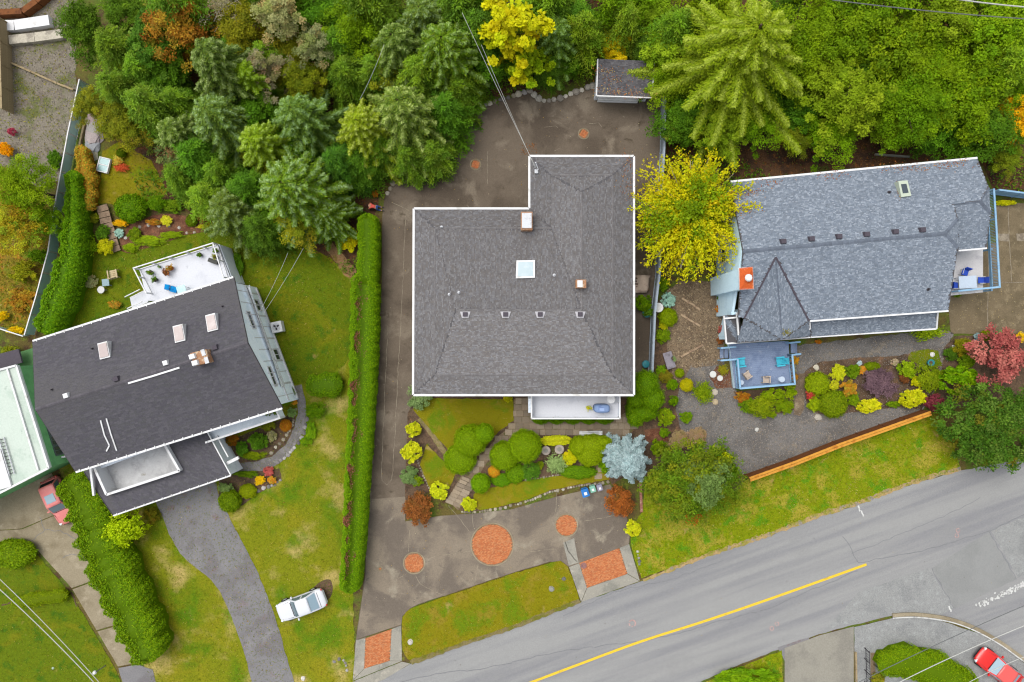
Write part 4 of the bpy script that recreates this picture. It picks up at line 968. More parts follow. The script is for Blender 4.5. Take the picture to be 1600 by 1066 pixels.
def walls(parent, corners, z0, z1, mat, name='wall'):
    """one mesh per wall face; corners are world (x, y)"""
    n = len(corners)
    for i in range(n):
        a, b = Vector((*corners[i], 0)), Vector((*corners[(i + 1) % n], 0)); e = (b - a).normalized()
        MB().bar(a + e * .10 + Vector((0, 0, (z0 + z1) / 2)), b - e * .10 + Vector((0, 0, (z0 + z1) / 2)), .2, z1 - z0).build(name, mat, parent)
        MB().box((corners[i][0], corners[i][1], (z0 + z1) / 2), (.24, .24, z1 - z0 + .01), math.atan2(e.y, e.x)).build('corner_board', mat, parent)

def window(parent, a, b, t, zc, w, h, out, fmat=None, name='window'):
    """window in the wall from a to b at fraction t; out = outward unit (x, y)"""
    a, b = Vector((*a, 0)), Vector((*b, 0)); e = (b - a).normalized(); c = a.lerp(b, t) + Vector((0, 0, zc)); o = Vector((out[0], out[1], 0)) * .13
    fr = MB(); up = Vector((0, 0, 1)); f = .08
    for s in (-1, 1):
        fr.bar(c + o + e * (s * w / 2) - up * (h / 2), c + o + e * (s * w / 2) + up * (h / 2), f, .1)
        fr.bar(c + o - e * (w / 2 - f / 2) + up * (s * h / 2), c + o + e * (w / 2 - f / 2) + up * (s * h / 2), f, .1)
    fr.bar(c + o - up * (h / 2 - f / 2), c + o + up * (h / 2 - f / 2), .05, .06)
    fo = fr.build(name, fmat or M['white_trim'], parent)
    pm = MB(); q = o * .78; pm.add([c + q - e * (w / 2) - up * (h / 2), c + q + e * (w / 2) - up * (h / 2), c + q + e * (w / 2) + up * (h / 2), c + q - e * (w / 2) + up * (h / 2)], [(0, 1, 2, 3)]); pm.build('pane', M['glass'], fo)

def curb_box(parent, name, roof, quad, hgt, mat, top=None, topname='pane', inset=.12, tz=.02):
    """box standing on the roof whose top is the pixel quad"""
    zt = max(roof.z(*q) for q in quad) + hgt; w = [P(*q, zt) for q in quad]; zb = min(roof.z(*q) for q in quad) - .1
    mb = MB(); mb.prism([(v.x, v.y) for v in w], zb, zt); o = mb.build(name, mat, parent)
    if top:
        c = sum(w, Vector()) / 4; t = MB(); t.prism([(c.x + (v.x - c.x) * (1 - inset), c.y + (v.y - c.y) * (1 - inset)) for v in w], zt - .03, zt + tz); t.build(topname, top, o)
    return o

def pipe_vent(parent, roof, px, py, r=.06, h=.35, mat=None, name='vent_pipe'):
    p = roof.at(px, py); mb = MB(); mb.lathe((p.x, p.y, p.z - .05), [(r * 2.2, 0), (r * 2.0, .07), (r, .1), (r, h)], 10); return mb.build(name, mat or M['dark'], parent)

# ================================================================== A. main house
ZE, ZI, ZR = 5.5, 5.95, 6.35
a_, b_, c_, d_, e_, f_ = (646.5, 326), (827, 326), (827, 244), (990.5, 244), (990.5, 617.5), (645.5, 617.5)
ai, bi, ci, di, ei, fi = (680, 357), (861, 357), (861, 274), (957, 274), (957, 586), (679, 586)
r0, w0, w1 = (712, 484), (909, 300), (909, 484)
o5 = lambda p: (*p, ZE); i5 = lambda p: (*p, ZI); t5 = lambda p: (*p, ZR)
roofA = Roof([[o5(f_), o5(e_), i5(ei), i5(fi)], [o5(a_), o5(f_), i5(fi), i5(ai)], [o5(b_), o5(a_), i5(ai), i5(bi)], [o5(c_), o5(b_), i5(bi), i5(ci)], [o5(d_), o5(c_), i5(ci), i5(di)], [o5(e_), o5(d_), i5(di), i5(ei)],
              [i5(fi), i5(ei), t5(w1), t5(r0)], [i5(ai), i5(fi), t5(r0)], [i5(bi), i5(ai), t5(r0), t5(w1)], [i5(ci), i5(bi), t5(w1), t5(w0)], [i5(di), i5(ci), t5(w0)], [i5(ei), i5(di), t5(w0), t5(w1)]])
base = P(818, 430, 0)
A = thing('house', 'largest house with L-shaped grey shingle roof and white gutters beside the long driveway', 'house', (base.x, base.y, 0))
X, Y = (1, 0), (0, -1)
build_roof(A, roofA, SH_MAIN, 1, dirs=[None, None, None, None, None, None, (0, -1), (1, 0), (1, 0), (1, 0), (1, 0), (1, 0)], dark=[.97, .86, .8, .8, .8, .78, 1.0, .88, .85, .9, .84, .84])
ridge_caps(A, [(t5(r0), t5(w1)), (i5(fi), i5(ei)), (i5(ai), i5(fi)), (i5(di), i5(ei)), (i5(ci), i5(di)), (i5(ai), i5(bi)), (t5(w0), t5(w1))], L(120, 117, 117), 1, .2)
gutters(A, [(o5(p), o5(q)) for p, q in ((f_, e_), (a_, f_), (b_, a_), (c_, b_), (d_, c_), (e_, d_))], .17, .16)
s = (H - ZE) / F
wl = lambda px, py: ((px - 800) * s, (533 - py) * s)
inn = 10
ca = [wl(f_[0] + inn, f_[1] - inn), wl(e_[0] - inn, e_[1] - inn), wl(d_[0] - inn, d_[1] + inn), wl(c_[0] + inn, c_[1] + inn), wl(b_[0] + inn, b_[1] + inn), wl(a_[0] + inn, a_[1] + inn)]
walls(A, ca, 0, 5.3, M['siding_beige'])
for t, z, w in ((.12, 4.1, 1.8), (.3, 4.1, 1.8), (.62, 4.0, 1.6), (.9, 4.1, 1.4), (.12, 1.5, 1.8), (.32, 1.5, 1.6), (.85, 1.5, 1.6)): window(A, ca[0], ca[1], t, z, w, 1.3, (0, -1))
for t, z in ((.2, 4.1), (.5, 4.1), (.8, 4.1), (.35, 1.5)): window(A, ca[5], ca[0], t, z, 1.3, 1.2, (-1, 0)); window(A, ca[1], ca[2], t, z, 1.3, 1.2, (1, 0))
for t in (.3, .7): window(A, ca[4], ca[5], t, 4.1, 1.4, 1.2, (0, 1)); window(A, ca[2], ca[3], t, 4.1, 1.4, 1.2, (0, 1))
MB().box((ca[3][0] - .12, P(0, 290, 2).y, 1.05), (.1, 2.4, 2.1)).build('garage_door', M['door_blue'], A)
# skylight, chimneys, vents
curb_box(A, 'skylight', roofA, [(806, 435), (836, 434), (836, 406.5), (807, 407)], .18, M['white_trim'], M['glass_sky'], 'pane', .2)
ch = curb_box(A, 'chimney', roofA, [(814, 359), (832, 359), (832, 331), (814, 331)], .9, M['chim_brick'], M['metal'], 'chimney_cap', .16, .12)
zt = roofA.z(823, 345) + 1.02
for i in range(4): MB().bar(P(817.5 + i * 3.6, 334.5, zt), P(817.5 + i * 3.6, 356, zt), .06, .05).build('cap_rib', M['white_trim'], ch)
ch2 = curb_box(A, 'chimney', roofA, [(900, 450), (916, 450), (916, 437), (900, 437)], .7, M['chim_brick'])
z2 = max(roofA.z(x, y) for x, y in ((900, 450), (916, 437))) + .7
w = [P(902, 449, z2), P(910, 449, z2), P(910, 438.5, z2), P(902, 438.5, z2)]
MB().prism([(v.x, v.y) for v in w], z2 - .02, z2 + .14).build('flue_tile', M['white_trim'], ch2)
for x in (727, 790, 844, 906.5):
    p = roofA.at(x, 491); mb = MB()
    q = [(-.42, .2), (.42, .2), (.26, -.3), (-.26, -.3)]
    mb.prism([(p.x + a, p.y + b) for a, b in q], p.z - .1, p.z + .09); rv = mb.build('roof_vent', surf('vent_flashing', L(196, 194, 198), (), .05, 10) if 'vf' not in M else M['vf'], A); M['vf'] = rv.data.materials[0]
    MB().box((p.x, p.y - .02, p.z + .17), (.4, .36, .18), taper=.9).build('hood', M['vent_dark'], rv)
for x, y in ((690, 355), (717, 457), (702, 460), (866, 430)): pipe_vent(A, roofA, x, y, .06, .4, M['metal'])
p = roofA.at(836, 262); mb = MB(); mb.tube([p, p + Vector((0, 0, 1.6))], .05, 8); mb.tube([p + Vector((.0, 0, 1.5)), p + Vector((.22, -.5, 1.3))], .03, 6); mb.box((p.x + .1, p.y - .35, p.z + .12), (.28, .3, .25)); mb.build('service_mast', M['metal'], A)
# balcony at the front
ZB = 2.9
w = [P(830, 606, ZB), P(965.5, 606, ZB), P(965.5, 652, ZB), P(830, 652, ZB)]
bal = MB().prism([(v.x, v.y) for v in w], ZB - .25, ZB).build('balcony', M['white_vinyl'], A)
for k in (1, 2, 3): v0, v1 = w[k], w[(k + 1) % 4]; MB().bar(v0 + Vector((0, 0, .98)), v1 + Vector((0, 0, .98)), .12, .09).build('top_rail', M['white_trim'], bal)
for k in (1, 2, 3):
    v0, v1 = w[k], w[(k + 1) % 4]; n = max(2, int((v1 - v0).length / 1.5))
    for i in range(n): c = v0.lerp(v1, i / n); MB().box((c.x, c.y, ZB + .46), (.08, .08, .95)).build('rail_post', M['white_trim'], bal)
    mb = MB(); e = (v1 - v0).normalized(); mb.bar(v0 + e * .1 + Vector((0, 0, .45)), v1 - e * .1 + Vector((0, 0, .45)), .02, .8); mb.build('rail_panel', M['siding_white'], bal)
for x in (838, 900, 958): c = P(x, 648, 1.3); MB().box((c.x, c.y, 1.32), (.14, .14, 2.64)).build('support_post', M['white_trim'], bal)
MB().bar(P(828, 618, 3.0), P(828, 640, 2.2), .3, .9).build('side_panel', M['siding_white'], A)

# ================================================================== B. house on the sloping lot (gable, dark roof)
zb, zr = 5.4, 7.6
NW, NE, SW, SE, RW, RE = (51, 533, zb), (365, 433, zb), (118.5, 738, zb), (441.5, 638, zb), (55, 640, zr), (387, 536, zr)
roofB = Roof([[NW, RW, RE, NE], [SW, SE, RE, RW]])
base = P(250, 590, 0)
B = thing('house', 'house with dark low gable roof, three pink skylights and a white roof deck', 'house', (base.x, base.y, 0))
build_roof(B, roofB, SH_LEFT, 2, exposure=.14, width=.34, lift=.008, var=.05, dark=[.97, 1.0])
ridge_caps(B, [(RW, RE)], L(96, 93, 98), 2, .26)
gutters(B, [(NW, NE), (SW, SE)], .15, .14); gutters(B, [(NE, RE), (RE, SE), (NW, RW), (RW, SW)], .07, .12, M['dark'], 'barge_board', .07)
for a, b in ((NW, NE), (SW, SE)):
    A0, B0 = P(*a), P(*b); n = 22; mb = MB(); e = (B0 - A0).normalized(); nn = Vector((-e.y, e.x, 0)) * (1 if a is NW else -1)
    for i in range(n): q = A0.lerp(B0, (i + .5) / n); mb.bar(q + nn * .02 + Vector((0, 0, .08)), q - nn * .16 + Vector((0, 0, .11)), .07, .03)
    o = mb.build('gutter_strap', M['white_trim'], B); o['kind'] = 'stuff'
sB = lambda q, z: P(q[0], q[1], z)
wN, wE = P(*NW), P(*NE); wS, wSE = P(*SW), P(*SE); e = (wE - wN).normalized(); d = (wS - wN).normalized()
cb = [Vector((q.x, q.y, 0)) for q in [wS + e * .35 - d * .5, wSE - e * .35 - d * .5, wE - e * .35 + d * .5, wN + e * .35 + d * .5]]; cbx = [(v.x, v.y) for v in cb]
walls(B, cbx, 0, 5.25, M['siding_pale'])
for k, (i, j) in enumerate(((1, 2), (3, 0))):     # gable triangles
    a, b = cb[i], cb[j]; m = (a + b) / 2; mb = MB(); t = e * .1
    pr = [Vector((a.x, a.y, 5.25)), Vector((b.x, b.y, 5.25)), Vector((m.x, m.y, 7.3))]
    mb.add([v - t for v in pr] + [v + t for v in pr], [(0, 1, 2), (5, 4, 3), (0, 3, 4, 1), (1, 4, 5, 2), (2, 5, 3, 0)]); mb.build('gable_wall', M['siding_pale'], B)
oe = (e.x, e.y)
for t, z, w, h in ((.70, 4.4, 1.5, .8), (.22, 4.4, 1.7, .8), (.4, 1.4, 1.0, 1.2), (.84, 1.5, 1.0, 1.0)): window(B, cbx[1], cbx[2], t, z, w, h, oe)
a, b = cb[1], cb[2]; off = e * .13
MB().bar(a + off + Vector((0, 0, 2.75)), b + off + Vector((0, 0, 2.75)), .09, .2).build('belt_board', M['white_trim'], B)
MB().bar(a + off * 1.2 + Vector((0, 0, .35)), b + off * 1.2 + Vector((0, 0, .35)), .1, .25).build('belt_board', M['white_trim'], B)
n = 10
for i in range(n): q = a.lerp(b, (i + .5) / n) + off * .85; MB().bar(q + Vector((0, 0, .5)), q + Vector((0, 0, 2.65)), .06, .05, up=Vector((e.x, e.y, 0))).build('batten', M['white_trim'], B)
for i in range(n): q = a.lerp(b, (i + .5) / n) + off * .85; MB().bar(q + Vector((0, 0, 2.87)), q + Vector((0, 0, 5.1)), .06, .05, up=Vector((e.x, e.y, 0))).build('batten', M['white_trim'], B)
# pale panelled lean-to cover along the east wall
M['cover'] = surf('pale_translucent_cover', lin(238, 244, 246, .98), [(lin(226, 236, 242, .98), .9, .48, .66), (lin(242, 246, 248, .98), 2.0, .55, .72)], .05, 8, rough=.35, spec=.4)
O0, O1 = P(444, 604, 2.35), P(387.5, 451, 2.35); dist = lambda q: (q - a).dot(Vector((e.x, e.y, 0))); I0, I1 = O0 - e * (dist(O0) - .16), O1 - e * (dist(O1) - .16); I0.z = I1.z = 3.5
cv = MB(); cv.bar(O0 - Vector((0, 0, .1)), O1 - Vector((0, 0, .1)), .1, .16); cv = cv.build('lean_to_cover', M['white_trim'], B); n = 11
for i in range(n):
    for r_, (u0, u1) in enumerate(((.0, .52), (.55, 1.0))):
        q = [I0.lerp(O0, u0), I0.lerp(O0, u1), I1.lerp(O1, u1), I1.lerp(O1, u0)]; f0, f1 = (i + .05) / n, (i + .95) / n
        pts = [q[0].lerp(q[3], f0), q[1].lerp(q[2], f0), q[1].lerp(q[2], f1), q[0].lerp(q[3], f1)]
        if (i, r_) in ((8, 1), (9, 1), (7, 0)): pts = [pts[0].lerp(pts[1], .35)] + pts[1:3] + [pts[3].lerp(pts[2], .35)]
        nn = Vector((0, 0, .03)); MB().add([v for v in pts] + [v + nn for v in pts], [(3, 2, 1, 0), (4, 5, 6, 7), (0, 1, 5, 4), (1, 2, 6, 5), (2, 3, 7, 6), (3, 0, 4, 7)]).build('cover_panel', M['cover'], cv)
for i in range(n + 1): MB().bar(I0.lerp(I1, i / n) + Vector((0, 0, -.03)), O0.lerp(O1, i / n) + Vector((0, 0, -.03)), .06, .09).build('rafter', M['white_trim'], cv)
MB().bar(I0.lerp(O0, .535) + Vector((0, 0, .03)), I1.lerp(O1, .535) + Vector((0, 0, .03)), .09, .07).build('purlin', M['white_trim'], cv)
for i in range(5): q = O0.lerp(O1, (i + .1) / 4.3); MB().box((q.x, q.y, 1.13), (.1, .1, 2.26), .3).build('support_post', M['white_trim'], cv)
for t, z in ((.2, 3.9), (.5, 3.9), (.8, 3.9)): window(B, cbx[2], cbx[3], t, z, 1.6, 1.3, (-d.x, -d.y))
for quad in ([(156, 562), (172, 558), (167, 533), (152, 537)], [(273.5, 536), (289.5, 532), (285, 506), (269.5, 510)], [(324.5, 519), (340.5, 515), (335.5, 489), (320.5, 493)]):
    curb_box(B, 'skylight', roofB, quad, .16, M['white_trim'], M['glass_pink'], 'pane', .16, .05)
ch = curb_box(B, 'chimney', roofB, [(303, 572), (327, 566), (322, 546), (297, 552)], .8, M['chim_brick'])
zt = max(roofB.z(303, 572), roofB.z(322, 546)) + .8
for x, y in ((301.5, 557), (306, 567)): c = P(x, y, zt); MB().box((c.x, c.y, zt + .12), (.5, .42, .24), .3, taper=.85).build('flue_cap', M['white_trim'], ch)
for x, y in ((318, 551), (323, 563)): c = P(x, y, zt); MB().box((c.x, c.y, zt + .03), (.3, .5, .08), .3).build('cap_stone', M['metal'], ch)
for i, (x, y) in enumerate(((105, 618), (260, 567))): p = roofB.at(x, y); mb = MB(); mb.box((p.x, p.y, p.z + .1), (.42, .42, .3), .3, taper=.85); mb.build('roof_vent', M['white_trim'], B)
for i, (x, y) in enumerate(((183, 592), (337, 543))): p = roofB.at(x, y); mb = MB(); mb.box((p.x, p.y, p.z + .1), (.46, .42, .3), .3, taper=.8); mb.build('roof_vent', M['vent_dark'], B)
for x, y in ((145, 545), (82, 609), (348, 479)): pipe_vent(B, roofB, x, y, .05, .3)
def flat_strip(pts, w=.1):
    for a, b in zip(pts[:-1], pts[1:]): MB().bar(roofB.at(*a) + Vector((0, 0, .06)), roofB.at(*b) + Vector((0, 0, .06)), w, .06).build('flashing_strip', M['white_trim'], B)
flat_strip([(201, 599), (240, 587.5), (281, 574.5)], .14); flat_strip([(158, 657), (164, 680), (171.5, 695.5)]); flat_strip([(171.8, 696), (167, 705)]); flat_strip([(167, 654), (174, 678), (183, 704)])
# garage wing with the walled deck cut into its roof
zg = 3.3; g = lambda x, y, z=zg: (x, y, z)
gq = [g(131, 737), g(177, 806), g(361, 743), g(318, 664)]; hq = [g(152, 727), g(172, 771), g(285, 734), g(261, 692)]
roofG = Roof([[gq[0], gq[1], hq[1], hq[0]], [gq[1], gq[2], hq[2], hq[1]], [gq[2], gq[3], hq[3], hq[2]]])
build_roof(B, roofG, SH_LEFT, 3, exposure=.14, width=.34, lift=.008, var=.05, dirs=[(-.3, -.95)] * 3, dark=[1.02] * 3)
gutters(B, [(gq[1], gq[2])], .12, .13); gutters(B, [(gq[2], gq[3])], .09, .12); gutters(B, [(gq[0], gq[1])], .06, .1, M['dark'], 'barge_board')
A0, B0 = P(*gq[1]), P(*gq[2]); mb = MB()
for i in range(13): q = A0.lerp(B0, (i + .5) / 13); mb.bar(q + Vector((0, 0, .08)), q + Vector((-.03, .12, .11)), .06, .03)
o = mb.build('gutter_strap', M['white_trim'], B); o['kind'] = 'stuff'
gw = [P(*q) for q in gq]; cg = sum(gw, Vector()) / 4; gi = [(cg.x + (v.x - cg.x) * .93, cg.y + (v.y - cg.y) * .9) for v in gw]
walls(B, gi[::1], 0, 3.05, M['siding_white'])
hz = 2.35; hw = [P(*q) for q in hq]
dk = MB().prism([(v.x, v.y) for v in hw], hz - .2, hz).build('sunken_deck', M['concrete_deck'], B)
hw = [Vector((v.x, v.y, 0)) for v in hw]
for k, (i, j) in enumerate(((0, 1), (1, 2), (2, 3))):
    a, b = hw[i], hw[j]; MB().bar(a + Vector((0, 0, (hz + 3.75) / 2)), b + Vector((0, 0, (hz + 3.75) / 2)), .12, 3.75 - hz).build('parapet', M['white_trim'], dk)
    MB().bar(a + Vector((0, 0, 3.80)), b + Vector((0, 0, 3.80)), .2, .08).build('parapet_cap', M['white_trim'], dk)
mb = MB(); mb.bar(P(141.5, 727, 4.0), P(147, 774, 3.5), .17, .2); mb.build('beam', M['white_trim'], B)
# front balcony with the planters, and the entrance wall below it
zf = 2.8
fb = [P(322, 662, zf), P(332, 688, zf), P(444, 651, zf), P(430, 620, zf)]
fl = MB().prism([(v.x, v.y) for v in fb], zf - .22, zf).build('front_balcony', M['siding_white'], B)
for i, j in ((1, 2), (2, 3)):
    a, b = fb[i], fb[j]; MB().bar(a + Vector((0, 0, .55)), b + Vector((0, 0, .55)), .1, 1.0).build('rail_panel', M['siding_white'], fl); MB().bar(a + Vector((0, 0, 1.1)), b + Vector((0, 0, 1.1)), .16, .08).build('top_rail', M['white_trim'], fl)
for k in (1, 2): MB().box((fb[k].x, fb[k].y, zf + .6), (.16, .16, 1.25), .3).build('rail_post', M['white_trim'], fl)
a, b = P(347, 682, 0), P(364, 712, 0)
pw = MB(); pw.bar(P(336, 683, 1.4) , P(353, 712, 1.4), .2, 2.7); pw.build('entrance_wall', M['siding_white'], B)
MB().bar(P(339, 681, 2.9), P(357, 714, 2.9), .1, .18).build('beam', M['white_trim'], B)
MB().bar(P(349, 727, 2.9), P(373, 715, 2.9), .26, .2).build('beam', M['white_trim'], B)
for q in ((345, 705),): c = P(*q, 1.2); MB().box((c.x, c.y, 1.1), (.9, .12, 2.1), 1.05).build('entrance_door', M['door_white'], B)
# raised rear deck
zd = 2.8
dq = [P(230, 470, zd), P(218, 421, zd), P(340, 382, zd), P(362, 440, zd), P(330, 470, zd)]
rd = MB().prism([(v.x, v.y) for v in dq], zd - .25, zd).build('rear_deck', M['white_vinyl'], B)
tr = [P(238, 459, zd), P(218.5, 421, zd), P(340.5, 382.5, zd), P(357, 436, zd)]
for i in range(3):
    a, b = tr[i], tr[i + 1]; u = Vector((0, 0, 1)); e2 = (b - a).normalized()
    MB().bar(a + u, b + u, .09, .07).build('top_rail', M['white_trim'], rd); MB().bar(a + u * .1, b + u * .1, .06, .05).build('bottom_rail', M['white_trim'], rd)
    n = int((b - a).length / .125); nb = MB()
    k0 = MB(); k0.box((0, 0, 0), (.035, .035, .88)); first = None
    for k in range(1, n):
        c = a.lerp(b, k / n) + u * .55
        if first is None:
            first = k0.build('baluster', M['white_trim'], rd); o = first; base_off = Vector(B.location)
        else: o = first.copy(); COL.objects.link(o); o.parent = rd
        o.location = c - base_off
    for k in range(0, int((b - a).length / 1.5) + 1): c = a + e2 * min(k * 1.5, (b - a).length); MB().box((c.x, c.y, zd + .5), (.1, .1, 1.04), .3).build('rail_post', M['white_trim'], rd)
for i, j in ((1, 2), (2, 3)):
    a, b = dq[i].copy(), dq[j].copy(); a.z = b.z = 1.28; MB().bar(a, b, .12, 2.5).build('under_wall', M['siding_white'], rd)
# steps down from the rear deck
sx = P(229, 463, 2.4); ex_ = P(206, 474, .2); nst = 9; sd_ = (ex_ - sx); hd = Vector((sd_.x, sd_.y, 0)).normalized(); sl = Vector((-hd.y, hd.x, 0))
for k in range(nst): c = sx.lerp(ex_, (k + .5) / nst); MB().box((c.x, c.y, c.z), (.26, .95, .06), math.atan2(hd.y, hd.x)).build('stair_tread', M['white_vinyl'], rd)
for sgn in (-1, 1): MB().bar(sx + sl * (.52 * sgn) - Vector((0, 0, .1)), ex_ + sl * (.52 * sgn) - Vector((0, 0, .1)), .07, .26).build('stringer', M['white_trim'], rd); MB().bar(sx + sl * (.52 * sgn) + Vector((0, 0, .9)), ex_ + sl * (.52 * sgn) + Vector((0, 0, .9)), .07, .07).build('stair_rail', M['white_trim'], rd)

# ================================================================== C. blue-grey house east
N1, N2 = (1141, 284, 5.0), (1527, 247, 5.0)
RWc, REc = (1161, 393, 7.0), (1477, 365, 7.0)
def onpl(tri, px, py):
    a, b, c = [P(*q) for q in tri]; n = newell([a, b, c]); z = 5.0
    for _ in range(30): w = P(px, py, z); z = a.z - (n.x * (w.x - a.x) + n.y * (w.y - a.y)) / n.z
    return (px, py, z)
SP = (RWc, REc, (1482, 486, 5.0)); NP = (RWc, REc, N2); sp = lambda x, y: onpl(SP, x, y); np_ = lambda x, y: onpl(NP, x, y)
N1 = np_(1141, 284); vt = sp(1212, 402); PK = (1222, 531, 4.5); hn, hs_ = np_(1497, 342), sp(1497, 387)
roofC = Roof([[N1, N2, np_(1545, 293), np_(1531, 314), np_(1490, 318), hn, REc, RWc],
              [RWc, REc, hs_, (1482, 486, 5.0), sp(1265, 502), vt, sp(1163, 497), sp(1153, 496)],
              [REc, hn, hs_], [(1490, 318, 6.16), (1531, 314, 6.16), (1548, 334, 5.8), (1542, 388, 4.95), (1497, 392, 4.95)], [(1531, 314, 6.16), (1545, 293, 5.75), (1548, 334, 5.8)],
              [vt, PK, (1151, 536, 3.6), sp(1163, 497)], [vt, sp(1264, 502), (1267, 526, 3.6), PK],
              [(1265, 503, 4.2), (1465, 488, 4.2), (1463, 514, 3.4), (1266, 527, 3.4)], [(1131, 493, 3.9), (1156, 491, 4.1), (1158, 535, 3.5), (1135, 537, 3.4)]])
base = P(1330, 400, 0)
Ch = thing('house', 'long blue-grey shingle roof house with orange capped chimney and two blue railed decks', 'house', (base.x, base.y, 0))
dn = (-.09, -1.0); dn = tuple(np.array(dn) / np.hypot(*dn))
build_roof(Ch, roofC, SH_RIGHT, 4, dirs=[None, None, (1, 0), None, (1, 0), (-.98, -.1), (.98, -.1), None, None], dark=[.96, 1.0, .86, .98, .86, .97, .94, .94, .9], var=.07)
ridge_caps(Ch, [(RWc, REc), (REc, hn), (REc, hs_), ((1490, 318, 6.16), (1531, 314, 6.16)), ((1531, 314, 6.16), (1545, 293, 5.75)), ((1531, 314, 6.16), (1548, 334, 5.8)), (vt, PK)], L(106, 114, 126), 4, .3)
for a, b in ((vt, sp(1163, 497)), (vt, sp(1264, 502))): MB().bar(P(*a) + Vector((0, 0, .03)), P(*b) + Vector((0, 0, .03)), .13, .05).build('valley_flashing', M['vent_dark'], Ch)
gutters(Ch, [(N1, N2)], .16, .15); gutters(Ch, [(sp(1265, 502), (1482, 486, 5)), ((1265, 503, 4.6), (1265, 515, 4.3)), ((1463, 514, 3.4), (1266, 527, 3.4)), ((1266, 527, 3.5), (1135, 537, 3.4)), ((1465, 488, 4.2), (1463, 514, 3.4)), ((1542, 388, 4.95), (1497, 392, 4.95)), ((1131, 493, 3.9), (1135, 537, 3.4)), ((1131, 498, 4.0), (1152, 496, 4.2)), ((1151, 488, 4.6), (1154, 524, 4.1))], .13, .14)
cc = [wlz for wlz in [(P(1150, 489, 5)), P(1474, 478, 5), P(1488, 380, 5), P(1534, 378, 5), P(1520, 258, 5), P(1150, 293, 5)]]
ccx = [(v.x + (.0), v.y) for v in cc]; walls(Ch, ccx, 0, 4.2, M['siding_blue'])
fc = [P(1140, 528, 3), P(1262, 519, 3), P(1458, 505, 3), P(1464, 478, 3), P(1150, 486, 3)]
walls(Ch, [(v.x, v.y) for v in fc], 0, 3.2, M['siding_blue'], 'porch_wall')
for t in (.25, .5, .75): window(Ch, (fc[1].x, fc[1].y), (fc[2].x, fc[2].y), t, 1.6, 1.6, 1.3, (0, -1))
for t in (.2, .5): window(Ch, ccx[5], ccx[0], t, 2.0, 1.3, 1.2, (-1, 0))
for t in (.15, .4, .65, .88): window(Ch, ccx[4], ccx[5], t, 2.2, 1.4, 1.1, (0, 1))
cq = [P(1156.5, 452, 7.9), P(1177, 450.5, 7.9), P(1175.5, 418, 7.9), P(1156, 420, 7.9)]
ch = MB().prism([(v.x, v.y) for v in cq], 0, 7.9).build('chimney', M['siding_blue'], Ch)
cqc = sum(cq, Vector()) / 4; cap = [(cqc.x + (v.x - cqc.x) * 1.08, cqc.y + (v.y - cqc.y) * 1.06) for v in cq]
mb = MB(); v0 = [Vector((*q, 7.88)) for q in cap]; v1 = [Vector((cqc.x + (v.x - cqc.x) * .35, cqc.y + (v.y - cqc.y) * .35, 8.1)) for v in cq]
mb.add(v0 + v1, [(0, 1, 5, 4), (1, 2, 6, 5), (2, 3, 7, 6), (3, 0, 4, 7), (4, 5, 6, 7), (3, 2, 1, 0)]); mb.build('chimney_cap', M['terracotta'], ch)
mb = MB(); mb.lathe((cqc.x, cqc.y, 8.08), [(.16, 0), (.16, .3), (.3, .34), (.22, .46), (.02, .5)], 10); mb.build('flue_cap', M['white_trim'], ch)
MB().box((cqc.x, cqc.y, 7.8), (1.12, 1.72, .12), .05).build('flashing', M['white_trim'], ch)
curb_box(Ch, 'skylight', roofC, [(1408.5, 308), (1424, 306), (1418, 282), (1403.5, 283)], .2, surf('sage_skylight_frame', L(196, 206, 186), (), .05, 9), M['glass'], 'pane', .42)
for x, y in ((1223, 377.5), (1267, 373.5), (1310, 370), (1353, 366.5), (1398, 362.5), (1440, 359.5)):
    p = roofC.at(x, y); mb = MB(); mb.box((p.x, p.y, p.z + .1), (.5, .44, .34), .08, taper=.78); mb.build('roof_vent', M['vent_dark'], Ch)
for x, y in ((1389, 301), (1450, 452)): pipe_vent(Ch, roofC, x, y, .07, .3)
a, b = Vector((*ccx[5], 4.2)), Vector((*ccx[0], 4.2)); m = (a + b) / 2; m.z = 6.75; mb = MB(); t_ = Vector((.1, 0, 0)); pr_ = [a, b, m]
mb.add([v - t_ for v in pr_] + [v + t_ for v in pr_], [(0, 1, 2), (5, 4, 3), (0, 3, 4, 1), (1, 4, 5, 2), (2, 5, 3, 0)]); mb.build('gable_wall', M['siding_blue'], Ch)
